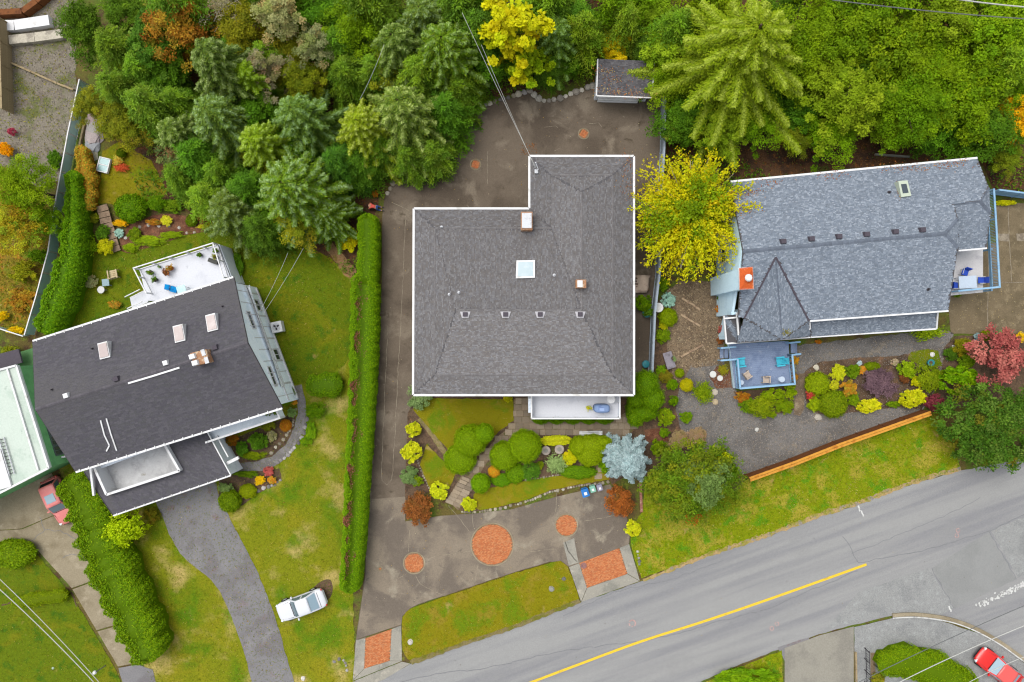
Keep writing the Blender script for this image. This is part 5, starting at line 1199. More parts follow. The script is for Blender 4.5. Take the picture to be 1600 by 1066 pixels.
# front deck
zk = .75
kq = [P(1140, 538, zk), P(1232, 533, zk), P(1236, 600, zk), P(1149, 607, zk)]
t = MB().prism([(v.x, v.y) for v in kq], .1, zk - .09).build('front_deck', M['siding_blue'], Ch)
nb = 22; kc = sum(kq, Vector()) / 4
for i in range(nb):
    a0, a1 = kq[0].lerp(kq[3], (i + .5) / nb), kq[1].lerp(kq[2], (i + .5) / nb); wdt = (kq[0] - kq[3]).length / nb
    MB().bar(a0 + Vector((0, 0, -.03)), a1 + Vector((0, 0, -.03)), wdt - .01, .06).build('deck_board', M['blue_deck'], t)
def rail(parent, pts, h=.95, mat=None, nm='top_rail', bal=True, capw=.15):
    mat = mat or M['blue_rail']
    for a, b in zip(pts[:-1], pts[1:]):
        u = Vector((0, 0, h)); MB().bar(a + u, b + u, capw, .06).build(nm, mat, parent); MB().bar(a + u * .14, b + u * .14, .06, .08).build('bottom_rail', mat, parent)
        n = max(2, int((b - a).length / .13)); first = None; q = parent; off = Vector((0, 0, 0))
        while q is not None: off += Vector(q.location); q = q.parent
        if bal:
            for k in range(1, n):
                if first is None: first = MB().box((0, 0, 0), (.035, .035, h * .82)).build('baluster', mat, parent, local=True); o = first
                else: o = first.copy(); COL.objects.link(o); o.parent = parent
                o.location = a.lerp(b, k / n) + u * .54 - off
    for p in pts: MB().box((p.x, p.y, p.z + h * .52), (.12, .12, h * 1.04)).build('rail_post', mat, parent)
rail(t, [P(1147, 561.5, zk), P(1151, 606, zk), P(1235, 599, zk), P(1231, 555, zk)])
rail(t, [P(1122, 563, zk * .4), P(1146, 561, zk)], .9, bal=False); rail(t, [P(1122, 544, zk * .4), P(1144, 542, zk)], .9, bal=False); rail(t, [P(1231, 554.5, zk), P(1244, 553, zk * .5)], .9, bal=False); rail(t, [P(1228, 536, zk), P(1243, 534.5, zk * .5)], .9, bal=False)
for k in range(3):
    x = 1127 + k * 6; c = P(x, 552.5, 0); MB().box((c.x, c.y, .12 + .2 * k), (.33, .85, .06)).build('stair_tread', M['blue_deck'], t)
    c = P(1242 - k * 4, 544.5, 0); MB().box((c.x, c.y, .12 + .2 * k), (.26, .85, .06)).build('stair_tread', M['blue_deck'], t)
# east deck
ze = 2.5
eq = [P(1486, 394, ze), P(1536, 390, ze), P(1536, 457, ze), P(1484, 462, ze)]
t = MB().prism([(v.x, v.y) for v in eq], ze - .2, ze).build('east_deck', surf('pale_deck_floor', L(206, 204, 204), [(L(188, 186, 188), .9, .5, .66)], .06, 9), Ch)
rail(t, [P(1540, 300, ze), P(1543, 345, ze), P(1549, 450, ze), P(1486, 456, ze)], 1.0)
for q in ((1536, 392), (1536, 455), (1490, 459)): c = P(*q, 1.2); MB().box((c.x, c.y, 1.15), (.14, .14, 2.3)).build('support_post', M['blue_rail'], t)
mb = MB(); mb.bar(P(1544, 345, ze - .1), P(1549, 452, ze - .1), .1, .2); mb.build('deck_edge', M['blue_rail'], t)
# leaves and moss caught on the roof and gutter
def roof_litter(parent, roof, pts, n, cols, seed, leaf=.1, sx=4, sy=3):
    rg = np.random.default_rng(seed); C = []
    for i in range(n):
        q = pts[rg.integers(len(pts))]; x, y = q[0] + rg.normal(0, sx), q[1] + rg.normal(0, sy); C.append(np.array(roof.at(x, y)) + np.array([0, 0, .05]))
    C = np.array(C); az = rg.uniform(0, 6.28, n); V = leaf_quads(C, np.stack([np.cos(az), np.sin(az), np.zeros(n)], 1), np.array([0, 0, 1.]) + rg.normal(0, .25, (n, 3)), leaf * rg.uniform(.5, 1.4, n), leaf * .6 * rg.uniform(.5, 1.3, n))
    o = link('fallen_leaves', quads_mesh('fallen_leaves', V - np.array(parent.location), np.array(cols)[rg.integers(0, len(cols), n)]), M['leaf'], parent); o['kind'] = 'stuff'
RUST = [L(190, 110, 50), L(160, 90, 44), L(206, 150, 80), L(150, 110, 70)]
roof_litter(Ch, roofC, [(1200, 284), (1300, 274), (1400, 263), (1430, 262), (1470, 260), (1500, 255), (1175, 300), (1165, 330), (1155, 305)], 420, RUST, 1, .12, 14, 4)
roof_litter(Ch, roofC, [(1403, 300), (1407, 306), (1404, 290)], 40, RUST, 2, .1, 2, 4)
roof_litter(A, roofA, [(980, 270), (975, 285), (984, 300), (978, 250)], 120, RUST, 3, .1, 6, 10)
roof_litter(Ch, roofC, [(1230, 519)], 60, [L(150, 140, 60), L(120, 120, 60)], 4, .12, 4, 2.5)

# ================================================================== D. shed
sh_q = [(932, 150, 2.6), (1019, 153, 2.6), (1022, 96, 3.1), (934, 92, 3.1)]
roofD = Roof([sh_q]); base = P(975, 130, 0)
D = thing('shed', 'small shed with grey leaf-strewn roof and white garage door above the rear driveway', 'shed', (base.x, base.y, 0))
build_roof(D, roofD, SH_SHED, 5, var=.1)
gutters(D, [(sh_q[0], sh_q[1]), (sh_q[1], sh_q[2]), (sh_q[3], sh_q[0])], .1, .13)
dw = [P(936, 138, 2.6), P(1015, 140, 2.6), P(1018, 99, 2.6), P(938, 96, 2.6)]
walls(D, [(v.x, v.y) for v in dw], 0, 2.45, M['siding_white'])
c0, c1 = P(939, 140, 2.6), P(1004, 142, 2.6); dr = MB(); dr.bar(Vector((c0.x, c0.y - .16, 1.1)), Vector((c1.x, c1.y - .16, 1.1)), .06, 2.1); dr = dr.build('garage_door', M['door_white'], D)
for k in range(3): MB().bar(Vector((c0.x, c0.y - .2, .6 + k * .5)), Vector((c1.x, c1.y - .2, .6 + k * .5)), .03, .04).build('door_rib', M['metal'], dr)
roof_litter(D, roofD, [(950, 142), (975, 145), (1000, 147), (960, 125), (945, 110)], 260, RUST + [L(220, 190, 110)], 5, .11, 14, 4)

# ================================================================== E. flat-roofed neighbour at the edge of the picture
zn = 4.4
nq = [(-120, 610), (27, 571), (77.5, 731), (-120, 832)]
base = P(-20, 690, 0)
E = thing('house', 'flat pale green roofed building with green side wall and a ladder on top', 'house', (base.x, base.y, 0))
w = [P(*q, zn) for q in nq]; MB().prism([(v.x, v.y) for v in w], zn - .3, zn).build('flat_roof', M['green_roof'], E)
for i, j in ((0, 1), (1, 2), (2, 3)): MB().bar(w[i] + Vector((0, 0, .06)), w[j] + Vector((0, 0, .06)), .16, .2).build('roof_edge', M['white_trim'], E)
iw = [P(*q, zn) for q in ((-120, 612), (13, 577), (61, 734), (-120, 826))]
MB().bar(iw[1] + Vector((0, 0, .08)), iw[2] + Vector((0, 0, .08)), .14, .16).build('roof_kerb', M['white_trim'], E)
nw = [P(*q, zn) for q in ((-120, 614), (23, 575), (72, 729), (-120, 826))]
walls(E, [(v.x, v.y) for v in nw[::-1]], 0, 4.05, M['green_wall'])
a, b = (nw[1].x, nw[1].y), (nw[2].x, nw[2].y); ev = (nw[2] - nw[1]).normalized(); outv = (-ev.y, ev.x)
for r_ in range(2):
    for k in range(4): window(E, a, b, .56 + k * .105, 1.3 + 1.25 * r_, .8, 1.0, outv, surf('grey_window_frame', L(96, 108, 104), (), .05, 9) if 'gwf' not in M else M['gwf']); M['gwf'] = E.children[-1].data.materials[0]
MB().box((P(40, 566, 2.4).x, P(40, 566, 2.4).y, 2.2), (1.9, 2.0, .18), .3).build('lean_to_roof', surf('dark_green_roof', L(92, 134, 84), (), .08, 9), E)
MB().box((P(12, 562, 3).x, P(12, 562, 3).y, 3.2), (2.6, 1.2, .18), .25).build('porch_roof', surf('charcoal_roof', L(88, 82, 90), (), .12, 9), E)
MB().bar(P(78, 718, 2.6), P(104, 713, 2.2), .14, .3).build('carport_beam', M['white_trim'], E)
# ------------------------------------------------------------------ fences and walls
M['fence_grey'] = surf('grey_blue_fence_paint', L(168, 180, 192), [(L(150, 160, 170), 1.2, .5, .66), (L(140, 146, 140), 2.4, .6, .72)], .08, 10)
M['cedar'] = surf('fresh_cedar', L(214, 152, 62), [(L(188, 122, 48), 2.0, .5, .66)], .15, 14)
M['cedar_dark'] = surf('brown_cedar_board', L(128, 80, 46), [(L(104, 64, 40), 2.0, .5, .66)], .2, 14)  # brown boards, darker than the orange cap rails
M['timber'] = surf('weathered_timber', L(168, 150, 116), [(L(140, 122, 92), 2.0, .5, .66)], .2, 14)
def mesh_glass():
    m, nt, out = nodes('tinted_fence_panel'); d = nt.nodes.new('ShaderNodeBsdfPrincipled'); d.inputs['Base Color'].default_value = (*lin(176, 208, 208, .9), 1); d.inputs['Roughness'].default_value = .25
    t = nt.nodes.new('ShaderNodeBsdfTransparent'); t.inputs[0].default_value = (.82, .92, .93, 1); mx = nt.nodes.new('ShaderNodeMixShader'); mx.inputs[0].default_value = .55
    nt.links.new(t.outputs[0], mx.inputs[1]); nt.links.new(d.outputs[0], mx.inputs[2]); nt.links.new(mx.outputs[0], out.inputs['Surface']); return m
M['panel_glass'] = mesh_glass()

# clear panel fence: the white top rail in the photo gives the line at 1.25 m
def panel_fence(label, top_px, h, spacing):
    t0 = P(*top_px[len(top_px) // 2], h); t = thing('glass_fence', label, 'fence', (t0.x, t0.y, 0), 0, 'clear panel fences along the west lot')
    for p, q in zip(top_px[:-1], top_px[1:]):
        a, b = P(*p, h), P(*q, h); a.z = b.z = 0; n = max(1, round((b - a).length / spacing)); e = (b - a).normalized()
        MB().bar(a + Vector((0, 0, h)), b + Vector((0, 0, h)), .09, .07).build('top_rail', M['white_trim'], t)
        for k in range(n):
            c0, c1 = a.lerp(b, k / n), a.lerp(b, (k + 1) / n); MB().box((c0.x, c0.y, h / 2), (.07, .07, h)).build('fence_post', M['metal'], t)
            MB().bar(c0 + e * .06 + Vector((0, 0, h * .52)), c1 - e * .06 + Vector((0, 0, h * .52)), .015, h * .86).build('glass_panel', M['panel_glass'], t)
    return t
panel_fence('long clear panel fence with thin white top rail beside the tall curved hedge', [(124, 124), (106, 208), (95, 268), (84, 330), (75, 393), (57, 460), (38, 524)], 1.35, 1.9)
panel_fence('short clear panel fence turning the corner behind the flat roofed building', [(-40, 500), (0, 514), (36, 525.5)], 1.0, 1.9)
# board fence between the two big houses, board by board
def board_fence(name, label, path, h, bw, mat, capmat, railmat=None, cap=.16, thick=.03, group=None, twin=False):
    m = P(*path[len(path) // 2]); t = thing(name, label, 'fence', (m.x, m.y, 0), 0, group); railmat = railmat or mat
    for p, q in zip(path[:-1], path[1:]):
        a, b = P(*p), P(*q); e = (b - a).normalized(); nrm = Vector((-e.y, e.x, 0)); n = max(1, int((b - a).length / bw)); first = None; ang = math.atan2(e.y, e.x)
        for k in range(n):
            c = a.lerp(b, (k + .5) / n)
            if first is None: first = MB().box((0, 0, 0), ((b - a).length / n - .012, thick, h - .08)).build('board', mat, t, local=True); o = first
            else: o = first.copy(); COL.objects.link(o); o.parent = t
            o.location = c - Vector(t.location) + Vector((0, 0, h / 2 + random.uniform(-.012, .012))); o.rotation_euler = (0, 0, ang)
        npst = max(1, round((b - a).length / 2.4))
        for k in range(npst + 1): c = a.lerp(b, k / npst); MB().box((c.x, c.y, h / 2 + .02), (.1, .12, h + .04), ang).build('fence_post', railmat, t)
        MB().bar(a + Vector((0, 0, h + .03)), b + Vector((0, 0, h + .03)), cap, .05).build('cap_rail', capmat, t)
        if twin: MB().bar(a - nrm * .23 + Vector((0, 0, h - .02)), b - nrm * .23 + Vector((0, 0, h - .02)), cap, .05).build('cap_rail', capmat, t)
        for z in (.35, h - .3): MB().bar(a - nrm * .05 + Vector((0, 0, z)), b - nrm * .05 + Vector((0, 0, z)), .05, .09).build('rail', railmat, t)
    return t
board_fence('board_fence', 'grey-blue board fence running between the largest house and the gravel yard', [(1033, 152), (1031, 240), (1026, 330), (1024, 430), (1017, 490), (1013, 580)], 1.8, .16, M['fence_grey'], M['fence_grey'])
board_fence('cedar_fence', 'orange cedar fence along the road verge below the gravel yard', [(1162, 742), (1232, 717), (1300, 690), (1373, 664), (1438, 641)], 1.5, .17, M['cedar_dark'], M['cedar'], M['cedar_dark'], .19, twin=True)
board_fence('blue_wall', 'bright blue panelled fence at the corner of the blue-grey house', [(1541, 303), (1620, 313)], 1.6, .3, M['blue_rail'], M['blue_rail'], None, .14)
board_fence('slat_fence', 'weathered wooden slat fence at the edge of the mossy gravel yard', [(18, 40), (20, 110), (22, 178)], 1.5, .14, M['timber'], M['timber'])
def simple_wall(name, label, cat, path, w, h, mat):
    m = P(*path[len(path) // 2]); t = thing(name, label, cat, (m.x, m.y, 0))
    for p, q in zip(path[:-1], path[1:]):
        a, b = P(*p), P(*q); n = max(1, round((b - a).length / 2.4))
        for k in range(n): MB().bar(a.lerp(b, k / n) + Vector((0, 0, h / 2)), a.lerp(b, (k + .985) / n) + Vector((0, 0, h / 2)), w, h).build('block', mat, t)
    return t
simple_wall('garden_wall', 'broad white wall crossing the yard near the wooden slat fence', 'wall', [(-30, 46), (30, 44), (84, 36)], .9, .6, M['white_trim'])
simple_wall('retaining_wall', 'brown timber retaining wall above the broad white wall', 'wall', [(-30, 27), (44, 24), (66, 8), (90, -14)], .5, .8, M['cedar_dark'])
simple_wall('stone_wall', 'pale rough stone wall under the broad white wall', 'wall', [(20, 66), (60, 62), (104, 56)], .8, .5, surf('pale_stone', L(196, 188, 170), [(L(160, 152, 138), 1.4, .48, .62)], .2, 9))
simple_wall('timber_edging', 'long pale timber edging running down across the mossy gravel yard', 'edging', [(16, 98), (52, 114), (92, 132), (118, 142)], .16, .3, M['timber'])
simple_wall('timber_edging', 'pale timber edging behind the clear panel fence near the yellow hedge shrubs', 'edging', [(134, 196), (128, 222), (124, 250)], .16, .3, M['timber'])
simple_wall('timber_edging', 'short plank edging at the bend of the clear panel fence', 'edging', [(95, 402), (88, 424)], .2, .2, M['timber'])
simple_wall('concrete_kerb', 'low pale kerb under the trees behind the blue-grey house', 'kerb', [(1246, 224), (1284, 225)], .16, .25, M['concrete_apron'])
simple_wall('concrete_kerb', 'thin grey kerb against the rear gutter of the blue-grey house', 'kerb', [(1366, 242), (1420, 246)], .14, .25, M['concrete_apron'])
simple_wall('concrete_kerb', 'weathered brick edging between the blue spruce and the brown maple hedge', 'edging', [(1000, 748), (1001, 772), (1002, 800)], .22, .2, surf('brick_edge', L(160, 110, 96), [(L(186, 150, 130), 2, .5, .66)], .2, 9))
rock = thing('rock_outcrop', 'long bare grey rock outcrop beside the yellow hedge shrubs', 'rock', P(143, 228)); rg = random.Random(5)
for i, (x, y, r) in enumerate(((150, 202, .9), (146, 216, .9), (144, 230, .8), (142, 243, .7), (152, 214, .7), (147, 188, .8), (155, 196, .6), (137, 252, .4))):
    c = P(x, y); MB().stone((c.x, c.y, -.1), r, tuple(q * rg.uniform(.85, 1.15) for q in L(172, 164, 158)), i, .55).build('boulder', M['pieces'], rock)
for i, (lab, q) in enumerate((('pale log step, uppermost on the warm gravel path', ((1066, 466), (1094, 484))), ('pale log step in the middle of the warm gravel path', ((1064, 492), (1094, 510))), ('pinkish log step lowest on the warm gravel path', ((1064, 558), (1098, 539))))):
    a, b = P(*q[0], .09), P(*q[1], .09); mb = MB(); n = 5
    t = thing('log_step', lab, 'step', (a.x, a.y, 0), 0, 'log steps on the gravel path')
    mb.tube([a.lerp(b, k / n) + Vector((random.uniform(-.03, .03), random.uniform(-.03, .03), random.uniform(-.01, .01))) for k in range(n + 1)], .11, 8); mb.build('log', surf('pale_log_%d' % i, L(184, 160, 130), [(L(150, 126, 104), 2, .48, .62)], .25, 12), t)
    rg2 = random.Random(i)
    for k in range(5):
        c = a.lerp(b, rg2.random()) + Vector((rg2.uniform(-.15, .15), rg2.uniform(-.15, .15), -.08)); MB().stone(tuple(c), .1, L(170, 150, 124), k, .6).build('stone', M['pieces'], t)
for lab, x, y, r, col in (('lone pale boulder on the gravel beside the trimmed round shrubs', 1278, 652, .34, L(186, 178, 164)), ('flat pale stone on gravel beside the fern', 1117, 628, .28, L(190, 172, 140)), ('white rock at the road end of the grass island', 641, 1003, .3, L(200, 194, 184)), ('grey rock on the grass island beside the large brick apron', 862, 920, .3, L(150, 150, 140)),
                          ('dark round rock on the grass island, closer to the manhole cover', 881, 904, .24, L(110, 110, 104)), ('white stone by the asphalt drive foot on the dry lawn', 474, 1060, .22, L(214, 208, 200)), ('small white stone on the lawn of the concrete driveway lot', 83, 1044, .14, L(170, 190, 170)), ('white rock resting on the trimmed hedge mound by the garden path', 509, 593, .1, L(226, 226, 220)),
                          ('pale concrete splash stone below the blue deck steps', 1116, 613, .3, L(196, 186, 168)), ('two-toned pale rock beside the gravel walk near the front deck', 1275, 574, .3, L(204, 196, 176)), ('white rock at the end of the gravel yard under cedar fence', 1182, 671, .2, L(206, 204, 196)), ('white rock on the mossy strip near the teal pot', 1456, 554, .22, L(226, 224, 216)), ('small white globe stone by the olive shrub at the east drive', 1489, 541, .14, L(232, 230, 226))):
    c = P(x, y); z = .02 if 'hedge mound' not in lab else 1.02
    c = P(x, y, z); tag(MB().stone((c.x, c.y, z), r, col, x, .6).build('rock', M['pieces']), lab, 'rock')

# ------------------------------------------------------------------ cars
M['paint_white'] = surf('white_car_paint', lin(228, 231, 236, .58), (), 0, 5, rough=.25, spec=.5, bstr=0)
M['paint_pink'] = surf('faded_red_car_paint', L(226, 128, 124), [(L(238, 150, 142), 1.2, .5, .7)], .02, 6, rough=.4, spec=.4, bstr=0)
M['paint_red'] = surf('bright_red_car_paint', L(222, 34, 28), (), 0, 5, rough=.25, spec=.5, bstr=0)
M['tyre'] = surf('tyre_rubber', L(44, 44, 46), (), .1, 20)
M['car_glass'] = surf('car_glass', L(96, 116, 124), (), 0, 5, rough=.08, spec=.8, bstr=0)
M['car_glass_light'] = surf('pale_reflecting_car_glass', L(150, 176, 190), (), 0, 5, rough=.12, spec=.8, bstr=0)
M['lamp_clear'] = surf('clear_lamp', L(226, 230, 232), (), 0, 5, rough=.15, spec=.7, bstr=0)
M['lamp_red'] = surf('red_tail_lamp', L(190, 40, 40), (), 0, 5, rough=.2, spec=.6, bstr=0)
M['black_plastic'] = surf('black_plastic', L(44, 46, 52), (), .05, 10, rough=.6)

def loft(mb, secs, cap=True, col=None):
    n = len(secs[0]); vs = [v for s in secs for v in s]; fs = []
    for i in range(len(secs) - 1):
        for k in range(n): k2 = (k + 1) % n; fs.append((i * n + k, i * n + k2, (i + 1) * n + k2, (i + 1) * n + k))
    if cap: fs.append(tuple(range(n - 1, -1, -1))); fs.append(tuple((len(secs) - 1) * n + k for k in range(n)))
    return mb.add(vs, fs, col)
def car(label, px, py, ang, paint, Ln=4.5, Wd=1.78, Ht=1.42, cab=(-.30, .16), roof=(-.17, .07), glass=None, cat='car', sunroof=False, rear_dark=False, belt=.86, roofmat=None, name='parked_car'):
    """nose along +x of the car's own axes; cab = where the glass meets the body, roof = where it meets the roof (share of length)"""
    c = P(px, py, .8); t = thing(name, label, cat, (c.x, c.y, .05), ang); gl = glass or M['car_glass']
    def sec(x, hw, zb, zt, e=.42):
        r = []
        for k in range(16):
            a = 2 * math.pi * k / 16; cy, cz = math.cos(a), math.sin(a)
            r.append((x, hw * (abs(cy) ** e) * (1 if cy > 0 else -1), (zb + zt) / 2 + (zt - zb) / 2 * (abs(cz) ** e) * (1 if cz > 0 else -1)))
        return r
    S = [(-.5, .46, .42, .70), (-.495, .66, .32, .78), (-.482, .80, .28, .82), (-.455, .91, .24, .87), (-.40, .98, .22, .90), (-.25, 1.0, .2, .92), (0, 1.0, .2, .92), (.2, 1.0, .2, .91), (.32, .985, .22, .86), (.40, .945, .24, .80), (.445, .87, .27, .74), (.472, .77, .31, .68), (.49, .62, .35, .62), (.5, .40, .4, .56)]
    k_ = belt / .92
    mb = MB(); loft(mb, [sec(x * Ln, w * Wd / 2, zb, zt * k_) for x, w, zb, zt in S]); mb.build('body', paint, t, smooth=True, local=True)
    zb, zr_ = belt - .04, Ht; xr0, xf0 = cab[0] * Ln, cab[1] * Ln; xr1, xf1 = roof[0] * Ln, roof[1] * Ln; wb, wr = Wd / 2 * .95, Wd / 2 * .82
    B4 = [Vector((xr0, -wb, zb)), Vector((xf0, -wb, zb)), Vector((xf0, wb, zb)), Vector((xr0, wb, zb))]; T4 = [Vector((xr1, -wr, zr_ - .04)), Vector((xf1, -wr, zr_ - .04)), Vector((xf1, wr, zr_ - .04)), Vector((xr1, wr, zr_ - .04))]
    sh = MB(); sh.add([v * 1 for v in B4] + [v * 1 for v in T4], [(0, 1, 5, 4), (1, 2, 6, 5), (2, 3, 7, 6), (3, 0, 4, 7), (4, 5, 6, 7)]); sh.build('cabin', paint, t, local=True, bevel=.03)
    rm = MB(); loft(rm, [[(x, y * wr * q, zr_ - .05 + z) for y, z in ((-1, 0), (-.93, .05), (-.5, .085), (0, .1), (.5, .085), (.93, .05), (1, 0))] for x, q in ((xr1 - .05, .9), (xr1 + .12, 1.0), ((xr1 + xf1) / 2, 1.02), (xf1 - .12, 1.0), (xf1 + .05, .9))]); rm.build('roof', roofmat or paint, t, smooth=True, local=True)
    def pane(nm, q, inset, mat=None, push=.012):
        cq = sum(q, Vector()) / 4; n = (q[1] - q[0]).cross(q[3] - q[0]).normalized(); cc = Vector((0, 0, .9)); n = n if n.dot(cq - cc) > 0 else -n
        v = [cq + (p - cq) * inset + n * push for p in q]; MB().add(v + [p - n * .02 for p in v], [(0, 1, 2, 3), (7, 6, 5, 4), (0, 1, 5, 4), (1, 2, 6, 5), (2, 3, 7, 6), (3, 0, 4, 7)]).build(nm, mat or gl, t, local=True)
    pane('windshield', [B4[1], B4[2], T4[2], T4[1]], .86); pane('rear_window', [B4[0], B4[3], T4[3], T4[0]], .84, M['black_plastic'] if rear_dark else M['car_glass_light'])
    for i, j in ((0, 1), (3, 2)):
        bm_, tm_ = (B4[i] + B4[j]) / 2, (T4[i] + T4[j]) / 2
        pane('side_window', [B4[i], bm_, tm_, T4[i]], .82); pane('side_window', [bm_, B4[j], T4[j], tm_], .82)
    if sunroof: MB().box(((xr1 + xf1) / 2 + .25, 0, zr_ + .05), (.75, .85, .03)).build('sunroof', M['car_glass_light'], t, local=True, bevel=.008)
    for sx in (-.295, .3):
        for sy in (-1, 1):
            mb = MB(); prof = [(.2, -.1), (.3, -.105), (.325, -.07), (.325, .07), (.3, .105), (.2, .1)]; vs = []; fs = []; n = 18
            for r_, z_ in prof:
                for k in range(n): a = 2 * math.pi * k / n; vs.append((sx * Ln + r_ * math.cos(a), sy * (Wd / 2 - .06) + z_, .3 + r_ * math.sin(a)))
            for q in range(len(prof) - 1):
                for k in range(n): fs.append((q * n + k, q * n + (k + 1) % n, (q + 1) * n + (k + 1) % n, (q + 1) * n + k))
            mb.add(vs, fs); w = mb.build('wheel', M['tyre'], t, local=True, smooth=True)
            hb = MB(); hb.tube([(sx * Ln, sy * (Wd / 2 - .06) + .085 * sy, .3), (sx * Ln, sy * (Wd / 2 - .06) + .095 * sy, .3)], .2, 14); hb.build('rim', M['metal'], w, local=True)
    for sy in (-1, 1):
        MB().box((.45 * Ln, sy * Wd * .36, .64 * k_), (.2, .3, .14), -sy * .55).build('headlight', M['lamp_clear'], t, local=True, bevel=.02)
        MB().box((-.472 * Ln, sy * Wd * .37, .70 * k_), (.14, .26, .16), sy * .5).build('tail_light', M['lamp_red'], t, local=True, bevel=.02)
        mb = MB(); mb.box((xf0 - .28, sy * (Wd / 2 + .1), belt + .06), (.12, .22, .14)); mb.build('mirror', paint, t, local=True, bevel=.02)
    for sy in (-1, 1): MB().bar((xf0 + .12, sy * Wd * .41, belt - .015), (.43 * Ln, sy * Wd * .33, .74 * k_), .015, .03).build('hood_seam', M['dark'], t, local=True); MB().bar((xr0 + .1, sy * Wd * .47, belt - .05), (xf0, sy * Wd * .47, belt - .05), .03, .05).build('side_trim', M['dark'], t, local=True)
    MB().box((xr0 - .12, 0, belt + .0), (.025, Wd * .78, .02)).build('trunk_seam', M['dark'], t, local=True)
    for x, z in ((.497, .42), (-.497, .45)): MB().box((x * Ln, 0, z), (.06, Wd * .62, .12)).build('bumper_trim', M['black_plastic'] if x > 0 else paint, t, local=True, bevel=.02)
    MB().box((xf0 + .02, 0, belt + .015), (.05, Wd * .7, .02)).build('wiper', M['black_plastic'], t, local=True)
    return t
def hdg(x0, y0, x1, y1): return math.atan2(-(y1 - y0), x1 - x0)
car('white sedan parked on the dry lawn beside the asphalt drive', 470, 947, hdg(506, 935, 433, 962), M['paint_white'], 4.45, 1.78, 1.4, (-.36, .17), (-.2, .03), M['car_glass'])
pk = car('faded pinkish red car parked against the tall hedge near the flat roofed building', 90, 783, hdg(74, 751, 104, 817), M['paint_pink'], 4.3, 1.74, 1.45, (-.44, .2), (-.36, .06), M['car_glass'], sunroof=True, rear_dark=True)
car('bright red car at the kerb of the side street corner', 1562, 1046, hdg(1600, 1073, 1534, 1021), M['paint_red'], 4.4, 1.78, 1.4, (-.40, .2), (-.22, .08), M['car_glass_light'], sunroof=False, roofmat=surf('pale_red_car_paint', L(232, 92, 86), (), .02, 6, rough=.35, spec=.5, bstr=0))  # roof in a paler red than the body
tr_ = thing('utility_trailer', 'grey covered trailer with black spare wheel squeezed between two houses', 'trailer', P(84, 702))
MB().box((P(82, 700).x, P(82, 700).y, .8), (1.3, 2.2, .7), .3, taper=.94).build('cargo_box', surf('grey_trailer_cover', L(150, 158, 164), [(L(128, 136, 142), 1.2, .5, .64)], .08, 9), tr_, bevel=.05)
cw = P(91, 709, .8); mb = MB(); mb.lathe((cw.x, cw.y, .62), [(.2, 0), (.34, 0), (.38, .06), (.38, .14), (.32, .2), (.2, .18)], 18); wh = mb.build('wheel', M['tyre'], tr_)
MB().lathe((cw.x, cw.y, .7), [(.19, 0), (.19, .09), (.07, .12)], 14).build('rim', M['metal'], wh)
MB().bar(Vector((P(88, 718).x, P(88, 718).y, .4)), Vector((P(91, 727).x, P(91, 727).y, .4)), .1, .08).build('drawbar', M['metal'], tr_)
for px_, py_ in ((77, 702), (87, 698)):
    c = P(px_, py_); MB().box((c.x, c.y, .24), (.22, .5, .46), .3).build('road_wheel', M['tyre'], tr_, bevel=.05)

# ------------------------------------------------------------------ bins, bench, planters
def bin_(label, px, py, mat, k, a):
    c = P(px, py, .8); t = thing('wheelie_bin', label, 'bin', (c.x, c.y, .04), a, 'wheelie bins in a row'); w, d, h = .58 * k, .62 * k, 1.0 * k
    mb = MB(); mb.add([(x * w / 2 * .82, y * d / 2 * .82, .06) for x, y in ((-1, -1), (1, -1), (1, 1), (-1, 1))] + [(x * w / 2, y * d / 2, h) for x, y in ((-1, -1), (1, -1), (1, 1), (-1, 1))], [(3, 2, 1, 0), (4, 5, 6, 7), (0, 1, 5, 4), (1, 2, 6, 5), (2, 3, 7, 6), (3, 0, 4, 7)]); mb.build('bin_body', mat, t, bevel=.03, local=True)
    ld = MB(); loft(ld, [[(x, y, z) for x, z in ((-w / 2 - .02, h), (-w / 2 - .01, h + .05), (-w * .3, h + .09), (w * .3, h + .09), (w / 2 + .01, h + .05), (w / 2 + .02, h))] for y in (-d / 2 - .03, d / 2 + .03)]); lo = ld.build('lid', mat, t, local=True)
    MB().box((0, -.06, h + .1), (w * .42, d * .4, .02)).build('lid_label', M['white_trim'], lo, local=True)
    MB().tube([(-w * .4, d / 2 + .1, h - .05), (w * .4, d / 2 + .1, h - .05)], .025, 8).build('handle', mat, t, local=True)
    for s in (-1, 1): MB().tube([(s * w * .36, d * .36, .12), (s * w * .44, d * .36, .12)], .12, 12).build('wheel', M['tyre'], t, local=True)
bin_('blue wheelie bin, largest of the three by the driveway court', 914, 769, surf('blue_bin_plastic', L(48, 122, 196), (), .04, 9, rough=.5), 1.05, .3)
bin_('pale green wheelie bin between the blue bin and the grey bin', 926, 764, surf('green_bin_plastic', L(136, 190, 168), (), .04, 9, rough=.5), .82, .3)
bin_('grey wheelie bin, smallest, next to the rust coloured maple shrub', 937, 762, surf('grey_bin_plastic', L(150, 146, 164), (), .04, 9, rough=.5), .78, .3)
c = P(923, 677, .4); t = thing('garden_bench', 'long white garden bench on the paved path behind the clipped triangular shrub', 'bench', (c.x, c.y, .08), .03)
for k in range(3): MB().box((0, -.12 + k * .13, .42), (2.05, .1, .04)).build('seat_slat', M['white_trim'], t, local=True)
for x in (-.85, .85): MB().box((x, .02, .2), (.08, .38, .4)).build('leg', M['white_trim'], t, local=True)
MB().box((.3, .2, .62), (1.1, .05, .34)).build('backrest', M['metal'], t, local=True)
